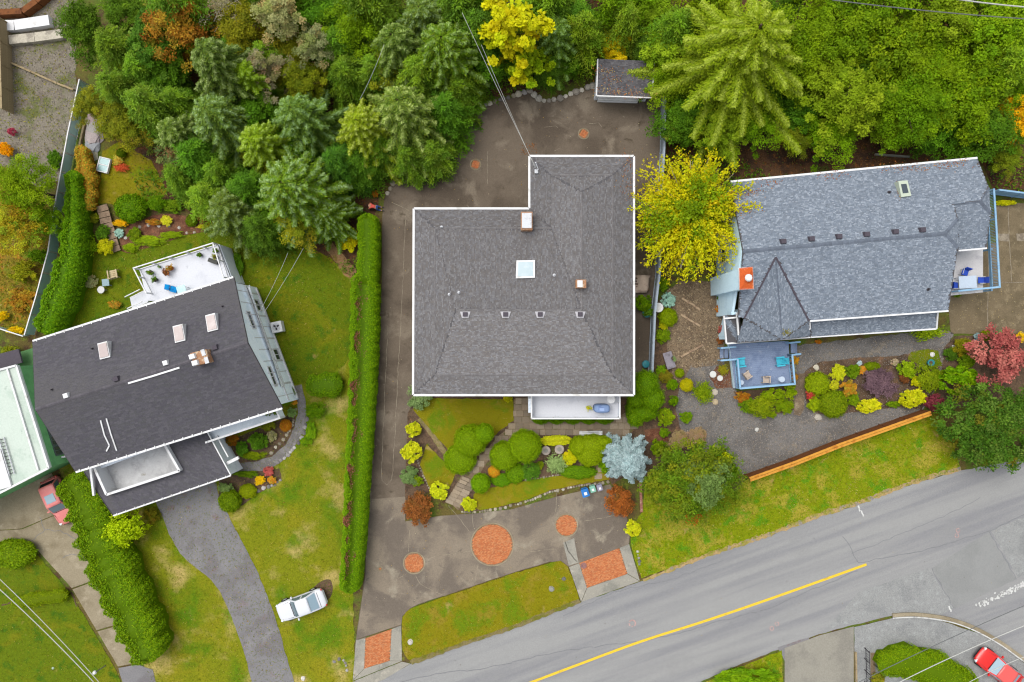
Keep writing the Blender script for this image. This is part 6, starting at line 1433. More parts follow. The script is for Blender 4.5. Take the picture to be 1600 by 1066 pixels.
for lab, x, y, r in (('round grey stone stool beside the yellow flower hedge', 853, 704, .40), ('round pale stone stool, closer to the clipped triangular shrub', 874, 702, .42)):
    c = P(x, y, .4); t = thing('stone_stool', lab, 'stool', (c.x, c.y, .04), 0, 'stone stools in the front garden'); sm = surf('stool_stone', L(176, 164, 152), [(L(150, 140, 130), 3, .5, .64)], .15, 14) if 'stool' not in M else M['stool']; M['stool'] = sm
    MB().lathe((0, 0, 0), [(r * .7, 0), (r * .62, .2), (r * .9, .36), (r, .4), (r, .46), (r * .9, .48)], 20).build('seat', sm, t, local=True); MB().lathe((0, 0, .475), [(r * .5, 0), (r * .42, .02), (r * .1, .03)], 16).build('carved_ring', M['concrete_apron'], t, local=True)
bq = P(940, 638, ZB + .6); t = thing('barbecue', 'barbecue under a rounded blue-grey cover on the white balcony', 'barbecue', (bq.x, bq.y, ZB)); mc = surf('blue_grey_cover', L(132, 156, 196), [(L(112, 134, 178), 2.0, .5, .66)], .06, 9, rough=.6)
mb = MB(); secs = []
for z, k in ((.05, 1.0), (.55, 1.02), (.9, 1.0), (1.05, .9), (1.14, .66), (1.17, .3)):
    secs.append([(.66 * k * math.copysign(abs(math.cos(a)) ** .55, math.cos(a)), .36 * k * math.copysign(abs(math.sin(a)) ** .55, math.sin(a)), z) for a in [2 * math.pi * i / 20 for i in range(20)]])
loft(mb, secs); mb.build('cover', mc, t, smooth=True, local=True); MB().box((-.05, -.06, 1.15), (.46, .3, .08), taper=.8).build('lid', surf('light_blue_cover', L(160, 182, 222), (), .05, 9), t, local=True, bevel=.02)
for x in (-.5, .5): MB().box((x, 0, .04), (.06, .5, .08)).build('leg', M['dark'], t, local=True)
def round_table(label, px, py, z, r, mat, h=.7, group=None):
    c = P(px, py, z + h); t = thing('round_table', label, 'table', (c.x, c.y, z), 0, group); MB().lathe((0, 0, 0), [(r, h - .03), (r, h), (r * .96, h + .012)], 22).build('tabletop', mat, t, local=True); MB().lathe((0, 0, 0), [(.18, 0), (.04, .03), (.035, h - .03)], 10).build('pedestal', mat, t, local=True); return t
round_table('white round table tucked under the eave on the white balcony', 955, 624, ZB, .36, M['white_trim'])
def pot(label, px, py, z, r, h, mat, plantpal=None, pr=1.3, seed=0, group=None, pname='leaves'):
    c = P(px, py, z + h); t = thing('plant_pot', label, 'plant pot', (c.x, c.y, z), 0, group)
    MB().lathe((0, 0, 0), [(r * .7, 0), (r * .95, h * .85), (r * 1.05, h * .88), (r * 1.05, h), (r * .85, h), (r * .8, h * .9)], 16).build('pot', mat, t, local=True)
    MB().lathe((0, 0, h * .88), [(r * .84, 0), (.01, .02)], 12).build('soil', M['soil'], t, local=True)
    if plantpal is not None:
        V, C, _ = clump_crown(seed, r * pr, r * pr, h * .9, h + r * 1.6, 14, 22, r * .42, plantpal, .4, .15); link(pname, quads_mesh(pname, V, C), M['leaf'], t)
    return t
M['pot_terra'] = surf('terracotta_pot', L(176, 104, 66), (), .1, 14); M['pot_dark'] = surf('dark_pot', L(84, 84, 80), (), .1, 14); M['pot_teal'] = surf('teal_pot', L(60, 140, 150), (), .08, 12, rough=.4); M['pot_white'] = surf('white_pot', L(222, 222, 218), (), .05, 12, rough=.5)
pot('small yellow flowered pot beside the covered barbecue', 920, 638, ZB, .16, .3, M['pot_white'], PAL['yellow'], 1.5, 1)
# pots on the rear roof deck of the sloping lot house
PD = [('bushy green potted plant by the deck corner railing near the lawn', 235, 426, .2, 'green'), ('terracotta pot of red-green plant, lower of the pair along the rear deck rail', 259, 426, .22, 'russet'), ('terracotta pot of orange flowers, upper of the pair along the rear deck rail', 266, 419, .22, 'autumn'), ('dark potted plant beside the stair opening of the rear deck', 242, 437, .2, 'deep'), ('small pot alone in the middle of the rear deck rail', 312, 398, .17, 'deep'), ('green pot in the far corner of the rear deck under the fir', 337, 392, .18, 'green'), ('yellow-green pot near the dark trough on the rear deck', 336, 401, .18, 'olive'), ('tiny seedling pot near the upper rail of the rear deck', 249, 417, .1, 'sage')]
for i, (lab, x, y, r, pl_) in enumerate(PD): pot(lab, x, y, zd, r, .32 if r > .12 else .15, M['pot_terra'] if 'terra' in lab else M['pot_dark'], PAL[pl_], 1.35, i + 20, 'pots on the white rear deck')
c = P(332, 408, zd + .4); tag(MB().box((c.x, c.y, zd + .2), (.75, .32, .36), -.35, taper=1.1).build('planter_trough', M['pot_dark'], bevel=.02), 'dark grey planter trough near the corner of the white rear deck', 'planter')
c = P(270, 452, zd + .5); t = thing('patio_lounger', 'patio chair with bright blue cushion on the white rear deck', 'chair', (c.x, c.y, zd), -.25)
bl = surf('bright_blue_cloth', L(10, 140, 206), [(L(20, 110, 180), 3, .5, .66)], .08, 9)
MB().box((0, 0, .38), (.62, .5, .1)).build('cushion', bl, t, local=True, bevel=.03); MB().box((-.5, .05, .52), (.42, .46, .1), .1).build('back_cushion', bl, t, local=True, bevel=.03)
for x in (-.6, .3):
    for y in (-.22, .22): MB().box((x, y, .17), (.04, .04, .34)).build('leg', M['metal'], t, local=True)
c = P(283, 452, zd + .7); t = thing('glass_table', 'small glass table beside the blue cushioned patio chair', 'table', (c.x, c.y, zd)); MB().box((0, 0, .7), (.75, .6, .03), .3).build('tabletop', M['panel_glass'], t, local=True)
for x, y in ((-.3, -.2), (.3, -.2), (.3, .2), (-.3, .2)): MB().box((x, y, .34), (.04, .04, .68)).build('leg', M['metal'], t, local=True)
for lab, x, y, s_ in (('green potted plant inner of the pair on the narrow front balcony', 420, 645, 3), ('green potted plant outermost of the pair on the narrow front balcony', 432, 644, 4)): pot(lab, x, y, zf, .24, .4, M['pot_white'], PAL['green'], 1.1, s_, 'pots on the narrow front balcony')

# ------------------------------------------------------------------ things on the lawn
def lawn_chair(label, px, py, ang, mat, k=1.0, group=None, z=.04):
    c = P(px, py, z + .4); t = thing('garden_chair', label, 'chair', (c.x, c.y, z), ang, group)
    for i in range(4): MB().box((-.2 * k + i * .14 * k, 0, .4), (.125 * k, .6 * k, .035)).build('seat_slat', mat, t, local=True)
    for i in range(4): MB().box((-.36 * k - .015 * i, -.21 * k + i * .14 * k, .68), (.05, .12 * k, .58)).build('back_slat', mat, t, local=True)
    for y in (-.33, .33): MB().box((-.04 * k, y * k, .6), (.66 * k, .1 * k, .035)).build('armrest', mat, t, local=True)
    for x in (-.3, .28):
        for y in (-.32, .32): MB().box((x * k, y * k, .3), (.06, .06, .6)).build('leg', mat, t, local=True)
    return t
wood = surf('bleached_wood', L(206, 188, 150), [(L(180, 160, 124), 3, .5, .64)], .15, 14)
lawn_chair('bleached wooden garden chair on the lawn near the tall curved hedge', 177, 428, math.radians(100), wood, 1.15)
c = P(165, 441.5, .5); t = thing('side_table', 'square blue-grey side table between the lawn chair and the white stool', 'table', (c.x, c.y, .04), .1); gm = surf('blue_grey_table', L(154, 180, 186), (), .06, 9, rough=.5)
MB().box((0, 0, .46), (.62, .62, .04)).build('tabletop', gm, t, local=True, bevel=.01)
for x in (-.26, .26):
    for y in (-.26, .26): MB().box((x, y, .22), (.05, .05, .44)).build('leg', gm, t, local=True)
c = P(158, 453, .4); t = thing('round_stool', 'white round stool on the lawn below the blue-grey side table', 'stool', (c.x, c.y, .04)); MB().lathe((0, 0, 0), [(.3, .36), (.33, .4), (.3, .43)], 18).build('seat', M['pot_white'], t, local=True)
for k in range(3): a = k * 2.094; MB().tube([(.22 * math.cos(a), .22 * math.sin(a), .37), (.3 * math.cos(a), .3 * math.sin(a), 0)], .025, 6).build('leg', M['metal'], t, local=True)
c = P(162, 258, .3); t = thing('cold_frame', 'white two-bay cold frame on the mossy lawn by the rock outcrop', 'cold frame', (c.x, c.y, .03), math.radians(-14))
for y in (-.62, 0, .62): MB().box((0, y, .22), (.9, .08, .26)).build('cross_board', M['white_trim'], t, local=True)
for x in (-.47, .47): MB().box((x, 0, .22), (.08, 1.32, .26)).build('side_board', M['white_trim'], t, local=True)
MB().box((0, 0, .05), (.86, 1.2, .1)).build('soil', M['soil'], t, local=True)
for y in (-.31, .31): MB().box((0, y, .30), (.84, .52, .012)).build('lid_pane', M['panel_glass'], t, local=True)
c = P(432, 511, .8); t = thing('heat_pump', 'white square heat pump with a round fan beside the pale house wall', 'heat pump', (c.x, c.y, .03), math.radians(12))
MB().box((0, 0, .42), (.95, .95, .78)).build('casing', M['white_trim'], t, local=True, bevel=.05)
MB().lathe((0, 0, .8), [(.36, 0), (.36, .02), (.31, .025)], 24).build('fan_ring', M['metal'], t, local=True)
for k in range(3): a = k * 2.094 + .4; MB().box((.15 * math.cos(a), .15 * math.sin(a), .835), (.24, .15, .015), a).build('fan_blade', M['dark'], t, local=True)
for k in range(3): a = k * 2.094 + 1.4; MB().bar((0, 0, .85), (.34 * math.cos(a), .34 * math.sin(a), .85), .02, .02).build('guard_bar', M['metal'], t, local=True)
MB().lathe((0, 0, .84), [(.07, 0), (.05, .03)], 10).build('fan_hub', M['metal'], t, local=True)
# garden steps of the sloping lot, tread by tread
st = thing('garden_steps', 'weathered plank garden steps leading down between the flower beds', 'steps', P(172, 352)); pts = [(163, 322), (166, 332), (168, 341), (170, 350), (172.5, 358), (175, 366), (178, 375), (181, 385), (184, 394)]
pv = [P(*q) for q in pts]
for i in range(len(pv) - 1):
    a, b = pv[i], pv[i + 1]; m = (a + b) / 2; e2 = (b - a); MB().box((m.x, m.y, .16 + (8 - i) * .03), (1.0 if i < 6 else .85, e2.length - .05, .1), math.atan2(e2.y, e2.x) + math.pi / 2).build('step', surf('plank_step', L(150, 128, 106), [(L(126, 106, 88), 2, .5, .64)], .2, 12) if 'pst' not in M else M['pst'], st); M['pst'] = st.children[-1].data.materials[0]
mb = MB(); a, b = P(131, 372), P(124, 352); mb.bar(P(119, 374, .1), P(132, 342, .1), .2, .12); tag(mb.build('timber_beam', M['timber']), 'loose weathered beam lying between the tall hedge and the plank steps', 'beam')

# ------------------------------------------------------------------ furniture on the blue house's decks
tq = surf('turquoise_plastic', L(72, 190, 214), [(L(50, 160, 190), 2, .5, .66)], .05, 9, rough=.5)
def adirondack(label, px, py, ang, z, group):
    c = P(px, py, z + .4); t = thing('deck_chair', label, 'chair', (c.x, c.y, z), ang, group)
    for i in range(5):
        y = -.22 + i * .11; MB().bar((-.28, y, .3), (.32, y, .42), .1, .025).build('seat_slat', tq, t, local=True)
        MB().bar((-.26, y, .32), (-.58, y * 1.1, .95 - abs(i - 2) * .05), .1, .025).build('back_slat', tq, t, local=True)
    for y in (-.36, .36):
        MB().box((0, y, .56), (.72, .13, .03)).build('armrest', tq, t, local=True)
        for x in (-.3, .3): MB().box((x, y * .9, .28), (.07, .05, .56)).build('leg', tq, t, local=True)
adirondack('turquoise deck chair beside the west steps of the blue front deck', 1158, 566.5, .12, zk, 'turquoise deck chairs')
adirondack('turquoise deck chair at the east rail of the blue front deck', 1219, 565, math.pi + .1, zk, 'turquoise deck chairs')
bw_ = surf('beige_wood', L(206, 188, 170), [(L(186, 168, 150), 2, .5, .66)], .08, 9)
lawn_chair('beige chair turned at an angle on the blue front deck', 1168, 586, .6, bw_, .85, 'beige chairs on the blue front deck', zk); lawn_chair('beige chair against the lower rail of the blue front deck', 1197, 594, -math.pi / 2, bw_, .85, 'beige chairs on the blue front deck', zk)
pw_ = surf('pale_table', L(196, 210, 226), (), .05, 9, rough=.4)
round_table('pale round table in the west corner of the blue front deck', 1158.5, 598, zk, .22, pw_, .5, 'round tables on the blue front deck'); round_table('pale round table in the east corner of the blue front deck', 1222, 593, zk, .26, pw_, .5, 'round tables on the blue front deck')
c = P(1512, 441, ze + .7); t = thing('patio_table', 'rectangular pale blue patio table on the white east deck', 'table', (c.x, c.y, ze), .05); MB().box((0, 0, .71), (1.5, 1.05, .04)).build('tabletop', pw_, t, local=True, bevel=.01)
for x in (-.65, .65):
    for y in (-.42, .42): MB().box((x, y, .34), (.05, .05, .68)).build('leg', M['metal'], t, local=True)
bc = surf('royal_blue_fabric', L(52, 84, 186), [(L(40, 70, 164), 2, .5, .66)], .08, 9)
def patio_chair(label, px, py, ang):
    c = P(px, py, ze + .45); t = thing('patio_chair', label, 'chair', (c.x, c.y, ze), ang, 'royal blue patio chairs'); MB().box((0, 0, .44), (.5, .52, .06)).build('seat', bc, t, local=True, bevel=.015); MB().bar((-.24, 0, .46), (-.34, 0, .95), .52, .05, up=Vector((1, 0, 0))).build('backrest', bc, t, local=True)
    for x in (-.22, .22):
        for y in (-.23, .23): MB().box((x, y, .21), (.03, .03, .42)).build('leg', M['metal'], t, local=True)
    for y in (-.27, .27): MB().box((-.02, y, .64), (.46, .04, .03)).build('armrest', M['metal'], t, local=True)
patio_chair('royal blue patio chair above the pale table on the east deck', 1508, 426, -math.pi / 2 - .3); patio_chair('royal blue patio chair beside the balusters of the east deck', 1533, 438, math.pi); patio_chair('royal blue patio chair half under the roof edge on the east deck', 1492, 446, 0)
ald = P(1170, 660, 0)
pot('teal pot on the mossy strip among yellow shrubs', 1455, 567, .04, .3, .35, M['pot_teal'], None); pot('yellow flowering pot at the far end of the east flower bed', 1594, 526, .04, .3, .3, M['pot_terra'], PAL['gold'], 1.5, 31)
pot('blue glazed pot with leafy shrub beside the board fence', 1011, 489, .04, .4, .45, M['pot_teal'], PAL['deep'], 1.2, 32)
c = P(1009, 569, .5); tag(MB().lathe((c.x, c.y, .04), [(.28, 0), (.32, .5), (.34, .52), (.3, .56), (.05, .6)], 18).build('water_barrel', M['pot_teal']), 'pale teal lidded barrel between the house wall and the board fence', 'barrel')
c = P(1026, 481, .6); t = thing('bird_bath', 'white bird bath standing at the bend of the board fence', 'bird bath', (c.x + .1, c.y, 0)); MB().lathe((0, 0, 0), [(.22, 0), (.1, .1), (.08, .75), (.3, .85), (.42, .95), (.36, .95), (.1, .88)], 18).build('basin', M['pot_white'], t, local=True)
c = P(1045, 563, .2); t = thing('garden_bench', 'weathered grey stone seat with small pots beside the gravel path', 'seat', (c.x, c.y, .03), .3); MB().box((0, 0, .38), (.8, 1.5, .09)).build('seat', surf('grey_stone_slab', L(150, 144, 152), [(L(126, 120, 126), 2, .5, .64)], .15, 12), t, local=True, bevel=.03)
for y in (-.5, .5): MB().box((0, y, .17), (.5, .18, .34)).build('leg', M['concrete_apron'], t, local=True)
pot('small dark pot with succulent on the weathered stone seat', 1052, 560, .46, .18, .25, M['pot_dark'], PAL['sage'], 1.3, 33)
for lab, x, y, r in (('larger white stepping disc on the mulch by the blue deck', 1114, 585, .3), ('smaller white stepping disc on the mulch by the blue deck', 1125, 591, .26)):
    c = P(x, y, .06); tag(MB().lathe((c.x, c.y, .04), [(r, 0), (r, .07), (r * .9, .09)], 16).build('stepping_disc', M['pot_white']), lab, 'stepping stone', 'white discs on the mulch')
for lab, x, y, r in (('pinkish flower pot, upper of two beside the blue deck rail', 1239, 572, .2), ('pinkish flower pot, lower of two beside the blue deck rail', 1239, 579, .22)): pot(lab, x, y, .05, r, .3, surf('pink_pot', L(216, 170, 176), (), .06, 9) if 'ppot' not in M else M['ppot'], PAL['dusty'], 1.0, int(y), 'pink pots by the front deck')
# lounge furniture cover by the fence
c = P(1003, 443, .9); t = thing('wood_pile', 'wood stack under a draped beige tarp between house and board fence', 'wood stack', (c.x, c.y, .03)); 
for i in range(5): MB().tube([(-.8, -.5 + i * .25, .2), (.75, -.5 + i * .25, .2)], .12, 8).build('log', M['bark'], t, local=True)
rg = np.random.default_rng(3); n = 7; gx = np.linspace(-.75, .75, n); gy = np.linspace(-.8, .75, n); vs = [(x + .3 * y, y, .55 + .22 * math.sin(x * 4 + y * 3) - .25 * abs(x) + rg.normal(0, .03)) for y in gy for x in gx]
mb = MB(); mb.add(vs, [(i * n + j, i * n + j + 1, (i + 1) * n + j + 1, (i + 1) * n + j) for i in range(n - 1) for j in range(n - 1)]); o = mb.build('tarp', surf('beige_tarp', L(206, 186, 168), [(L(180, 158, 142), 2, .5, .64)], .06, 9), t, smooth=True, local=True); sm_ = o.modifiers.new('Solid', 'SOLIDIFY'); sm_.thickness = .02
# ladder and panel on the flat roof
c = P(8, 720, zn + .2); t = thing('ladder', 'aluminium ladder lying on the pale green flat roof', 'ladder', (c.x, c.y, zn)); a, b = P(2, 684, zn + .14), P(19, 742, zn + .14); e2 = (b - a).normalized(); s2 = Vector((-e2.y, e2.x, 0)) * .21
for k in (-1, 1): MB().bar(a + s2 * k, b + s2 * k, .06, .08).build('stile', M['metal'], t)
for k in range(11): q = a.lerp(b, (k + .5) / 11); MB().bar(q - s2 * .9, q + s2 * .9, .05, .04).build('rung', M['dark'], t)
c = P(-4, 735, zn + .3); tag(MB().box((c.x, c.y, zn + .12), (1.3, 3.2, .2), .29).build('roof_panel', M['white_trim'], bevel=.03), 'white flat panel box beside the ladder on the flat roof', 'roof unit')
t = thing('entry_gate', 'thin black metal gate by the gravel strip under the corner hedge', 'gate', P(1353, 1040, 0))
for y in (1012, 1028, 1046, 1064): c = P(1350, y); MB().box((c.x, c.y, .5), (.05, .05, 1.0)).build('gate_post', M['dark'], t)
for z in (.3, .9): MB().bar(P(1350, 1010, 0) + Vector((0, 0, z)), P(1352, 1066, 0) + Vector((0, 0, z)), .04, .04).build('gate_rail', M['dark'], t)
for y in range(1014, 1064, 4): c = P(1350.5, y); MB().box((c.x, c.y, .6), (.02, .02, .6)).build('gate_bar', M['dark'], t)
simple_wall('timber_edging', 'pale timber strip between the concrete driveway and the black gate', 'edging', [(1336, 1018), (1338, 1110)], .14, .2, M['timber'])
tag(sheet('brick_strip', [(1360, 1020), (1367, 1020), (1370, 1110), (1361, 1110)], .07, M['gravel_warm']), kind='structure')

# ------------------------------------------------------------------ wires
M['wire'] = surf('weathered_cable', L(196, 196, 190), (), 0, 5, rough=.5)
M['wire_dark'] = surf('dark_cable', L(110, 112, 112), (), 0, 5, rough=.6)
def wire(label, a, b, r=.022, mat=None, sag=.25, group=None):
    a, b = P(*a), P(*b); n = 10; pts = [a.lerp(b, i / n) - Vector((0, 0, sag * 4 * (i / n) * (1 - i / n))) for i in range(n + 1)]
    return tag(MB().tube(pts, r, 6).build('overhead_wire', mat or M['wire'], smooth=True), label, 'wire', group)
wire('overhead wire, upper of two crossing the lawn of the concrete driveway lot', (-40, 868, 8), (160, 1072, 8), .03)
wire('overhead wire, lower and thicker of two crossing the lawn of the concrete driveway lot', (-40, 886, 8), (152, 1072, 8), .036)
wire('service wire slanting down to the pale house over the heat pump lawn', (450, 395, 4.2), (404, 490, 4.8), .013)
wire('service wire closest to the heat pump, slanting to the pale house', (474, 388, 4.2), (410, 492, 4.8), .013)
wire('service wire from the firs to the mast of the largest house', (722, 20, 10), (840, 268, 7.6), .016); wire('thinner service wire beside the yellow maple reaching the largest house', (752, 70, 9.5), (836, 262, 7.4), .012)
wire('overhead wire seen against the dark gap among the fir trees', (600, 70, 9), (562, 156, 7), .014)
wire('overhead power line, upper at the far wood edge over the lime trees', (1430, -12, 14), (1640, 14, 14), .05, M['wire']); wire('overhead power line, lower at the far wood edge over the lime trees', (1300, 0, 14), (1640, 32, 14), .04, M['wire_dark'])
wire('dark wire over the corner hedge and sidewalk', (1330, 1072, 8), (1640, 930, 8), .028, M['wire_dark']); wire('pale wire in the middle over the corner hedge', (1390, 1074, 8), (1640, 962, 8), .034); wire('pale wire crossing above the bright red car', (1500, 1074, 8), (1640, 1012, 8), .026)
q0 = P(148, 1051, 8.0); t = thing('wire_bracket', 'small dark wire bracket with pale insulator hanging on the lawn overhead wires', 'wire bracket', q0); MB().bar((-.05, -.05, 0), (.85, .55, 0), .06, .06).build('crossarm', M['dark'], t, local=True); MB().lathe((0, 0, -.1), [(.1, 0), (.15, .08), (.12, .2), (.04, .26)], 10).build('insulator', M['white_trim'], t, local=True)

# ------------------------------------------------------------------ the gardener
def skin_body(name, joints, edges, mat, parent, root=0, sub=2):
    me = bpy.data.meshes.new(name); me.from_pydata([j[:3] for j in joints], edges, []); o = link(name, me, mat, parent)
    sk = o.modifiers.new('Skin', 'SKIN'); lay = me.skin_vertices[0].data if me.skin_vertices else None
    if lay is None:
        bm = bmesh.new(); bm.from_mesh(me); bm.verts.layers.skin.verify(); bm.to_mesh(me); bm.free(); lay = me.skin_vertices[0].data
    for i, j in enumerate(joints): lay[i].radius = (j[3], j[4] if len(j) > 4 else j[3]); lay[i].use_root = (i == root)
    s = o.modifiers.new('Sub', 'SUBSURF'); s.levels = sub; s.render_levels = sub
    me.polygons.foreach_set('use_smooth', [True] * len(me.polygons)); return o
c = P(583, 323, .5); pr = thing('person', 'person in a coral top and blue jeans bending over the bed by the hedge end', 'person', (c.x, c.y, .03), math.radians(170))
coral, jeans, skin_m, hair = surf('coral_shirt', L(236, 104, 92), (), .06, 12), surf('blue_denim', L(66, 98, 158), (), .12, 14), surf('skin', L(214, 160, 130), (), .03, 10), surf('dark_hair', L(70, 46, 36), (), .2, 20)
# kneeling on all fours: knees at -x, head towards +x
J = [(-.32, 0, .52, .155, .135), (-.12, 0, .58, .145, .125), (.10, 0, .62, .17, .12), (.26, 0, .64, .13, .11), (.36, 0, .66, .06), (.46, .01, .66, .09),
     (.24, .2, .62, .07), (.30, .25, .36, .048), (.42, .2, .1, .036), (.24, -.2, .62, .07), (.36, -.26, .38, .048), (.5, -.16, .12, .036),
     (-.33, .12, .46, .1), (-.30, .15, .1, .07), (-.68, .14, .08, .05), (-.84, .14, .06, .04), (-.33, -.12, .46, .1), (-.24, -.15, .1, .07), (-.62, -.14, .08, .05), (-.78, -.14, .06, .04)]
Ed = [(0, 1), (1, 2), (2, 3), (3, 4), (4, 5), (3, 6), (6, 7), (7, 8), (3, 9), (9, 10), (10, 11), (0, 12), (12, 13), (13, 14), (14, 15), (0, 16), (16, 17), (17, 18), (18, 19)]
skin_body('body', J, Ed, skin_m, pr)
k = 1.14
skin_body('shirt', [(x, y, z, r[0] * k, (r[1] if len(r) > 1 else r[0]) * k) for x, y, z, *r in ([(-.22, 0, .56, .15, .135)] + J[1:4] + [J[6], (.27, .225, .5, .062), J[9], (.3, -.23, .5, .062)])], [(0, 1), (1, 2), (2, 3), (3, 4), (4, 5), (3, 6), (6, 7)], coral, pr)
skin_body('jeans', [(x, y, z, r[0] * 1.12, (r[1] if len(r) > 1 else r[0]) * 1.12) for x, y, z, *r in [(-.24, 0, .545, .14, .13), J[0]] + J[12:15] + J[16:19]], [(0, 1), (1, 2), (2, 3), (3, 4), (1, 5), (5, 6), (6, 7)], jeans, pr)
for y, x0 in ((.14, -.76), (-.14, -.7)): MB().box((x0 - .06, y, .06), (.25, .09, .1), taper=.8).build('shoe', M['dark'], pr, local=True, bevel=.02)
hd = MB(); hd.lathe((0, 0, 0), [(.02, -.1), (.07, -.085), (.098, -.03), (.1, .03), (.08, .08), (.03, .105)], 14); h_o = hd.build('head', skin_m, pr, smooth=True, local=True); h_o.location = (.5, .01, .68); h_o.rotation_euler = (0, 1.2, 0)
hr = MB(); hr.lathe((0, 0, 0), [(.1, -.04), (.113, .02), (.1, .07), (.06, .11), (.01, .125)], 14); q = hr.build('hair', hair, pr, smooth=True, local=True); q.location = (.485, .01, .705); q.rotation_euler = (0, .5, 0)
for sy in (-1, 1):
    ex = [(.42, .2, .1), (.5, -.16, .12)][0 if sy > 0 else 1]
    for i in range(4): MB().tube([(ex[0] + .02, ex[1] + (i - 1.5) * .022, ex[2] - .01), (ex[0] + .075, ex[1] + (i - 1.5) * .026, ex[2] - .03), (ex[0] + .10 + .01 * (i in (1, 2)), ex[1] + (i - 1.5) * .026, ex[2] - .06)], [.011, .01, .008], 6).build('finger', skin_m, pr, local=True, smooth=True)
    MB().tube([(ex[0], ex[1] - sy * .035, ex[2] - .01), (ex[0] + .04, ex[1] - sy * .07, ex[2] - .03)], [.012, .009], 6).build('thumb', skin_m, pr, local=True, smooth=True)
# ------------------------------------------------------------------ trees
PR = {}
def trunk_mesh(h, r, seed, limbs=None, lean=0.0):
    rg = random.Random(seed); mb = MB(); n = 7; pts = []
    for i in range(n + 1): t = i / n; pts.append((lean * t * h + rg.uniform(-.05, .05) * h * .12 * (t > 0), rg.uniform(-.05, .05) * h * .12 * (t > 0), h * t))
    mb.tube(pts, [r * (1.25 if i == 0 else 1 - .82 * i / n) for i in range(n + 1)], 8)
    for q in (limbs if limbs is not None else []):
        k = rg.uniform(.3, .75); b = Vector(pts[int(k * n)]); e = Vector(q); m = b.lerp(e, .5) + Vector((rg.uniform(-.2, .2), rg.uniform(-.2, .2), .12 * (e - b).length)); mb.tube([b, m, e], [r * .42, r * .25, r * .07], 6)
    return mb
def limbed(cc, k, seed):
    rg = np.random.default_rng(seed); return [tuple(c * .9) for c in cc[rg.choice(len(cc), min(k, len(cc)), replace=False)]] if cc is not None else None
def proto(key, V, C, trunk, bark, mat):
    tm = trunk.build('trunk_source', bark); me = tm.data; bpy.data.objects.remove(tm); PR[key] = (quads_mesh('crown_' + key, V, C), me, mat)
for i, (k, pn, tp) in enumerate((('blue0', 'blue', 'blue'), ('blue1', 'blue', 'light'), ('green0', 'green', 'green'), ('green1', 'green', 'light'), ('deep0', 'deep', 'deep'), ('yg0', 'yellowgreen', 'yg'))):
    V, C = conifer_crown(40 + i, 9.5, (3.9, 4.1, 3.9, 4.2, 3.8, 3.6)[i], 230, PAL[pn], TIP[tp], spray=(1.15, 1.35, 1.1, 1.4, 1.05, 1.2)[i], droop=(.24, .16, .3, .2, .28, .15)[i], up=(.3, .4, .25, .4, .25, .45)[i], power=(.7, .62, .75, .62, .7, .66)[i], fat=(1.1, .95, 1.25, 1.0, 1.3, .9)[i])
    proto(k, V, C, trunk_mesh(9.3, .24, i), M['bark'], M['needle'])
for k, sd_, h_, r_, nb_, pn, tp, wd, dr in (('blue1', 51, 9.5, 4.7, 92, 'blue', 'light', .62, .22), ('green1', 52, 9.5, 5.0, 96, 'green', 'light', .6, .2), ('blue0', 53, 9.5, 4.5, 88, 'blue', 'blue', .66, .26), ('yg0', 54, 9.5, 4.2, 84, 'yellowgreen', 'yg', .5, .16)):
    V, C = bough_crown(sd_, h_, r_, nb_, PAL[pn], TIP[tp], wd, dr, 190, .22, .75, .12, .1, 1.12); proto(k, V, C, trunk_mesh(9.0, .24, sd_), M['bark'], M['needle'])
V, C = bough_crown(61, 13, 9.2, 76, PAL['yellowgreen'], TIP['yg'], .9); proto('boughs', V, C, trunk_mesh(12.6, .38, 9), M['bark'], M['needle'])
def broad(key, pn, seed, rx=3.5, ry=3.3, z0=1.6, z1=7.5, ncl=130, per=105, leaf=.24, cr=.2, bark='bark', jag=.3, flat=.55, lw=.55, var=.2, shell=.55):
    V, C, cc = clump_crown(seed, rx, ry, z0, z1, ncl, per, leaf, PAL[pn], cr, var, lw, flat, shell, .8, jag); proto(key, V, C, trunk_mesh(z1 * .8, .2, seed, limbed(cc, 9, seed)), M[bark], M['leaf'])
broad('lime0', 'lime', 71); broad('lime1', 'lime', 72, 3.7, 3.4, leaf=.2, per=120); broad('lime2', 'lime', 77, 3.4, 3.6, leaf=.28, cr=.24)
broad('olive0', 'olive', 73, leaf=.2, per=120); broad('mix0', 'yellowgreen', 74, leaf=.22, per=115, cr=.17); broad('autumn0', 'autumn', 75, leaf=.22); broad('gold0', 'gold', 76, leaf=.24)
broad('maple_y', 'gold', 78, 3.2, 3.2, 3, 9, 95, 60, .36, .17, flat=.35, lw=.85, jag=.45, shell=.35); broad('maple_l', 'lime', 79, 2.9, 2.9, 2.5, 7.5, 95, 60, .36, .17, flat=.35, lw=.85, jag=.45, shell=.35)
broad('dusty0', 'dusty', 80, 3.0, 2.8, 3, 8, 100, 90, .2, .17, 'bark_orange', jag=.5, shell=.3); broad('laurelt', 'laurel', 81, 3.4, 3.2, 1, 6, 150, 100, .24, .17)
broad('rhodo', 'rhodo', 86, 3.0, 2.8, .4, 5.0, 120, 80, .26, .18)
broad('deepb', 'deep', 82, 3.5, 3.4, 1.2, 7, 140, 100, .24, .2)
V1, C1, c1_ = spray_crown(83, 5.6, 6.8, 380, 92, .24, PAL['yellow'], .55); V2, C2, c2_ = clump_crown(84, 3.9, 4.2, 2.6, 6.6, 100, 62, .22, PAL['lime'], .17, .15, jag=.5, shell=.3)
rg = np.random.default_rng(5); tw_ = [(4.6 * math.cos(a), 4.6 * math.sin(a), 4.6 + rg.uniform(-.8, 1.2)) for a in np.linspace(0, 6.28, 22) + rg.normal(0, .2, 22)]
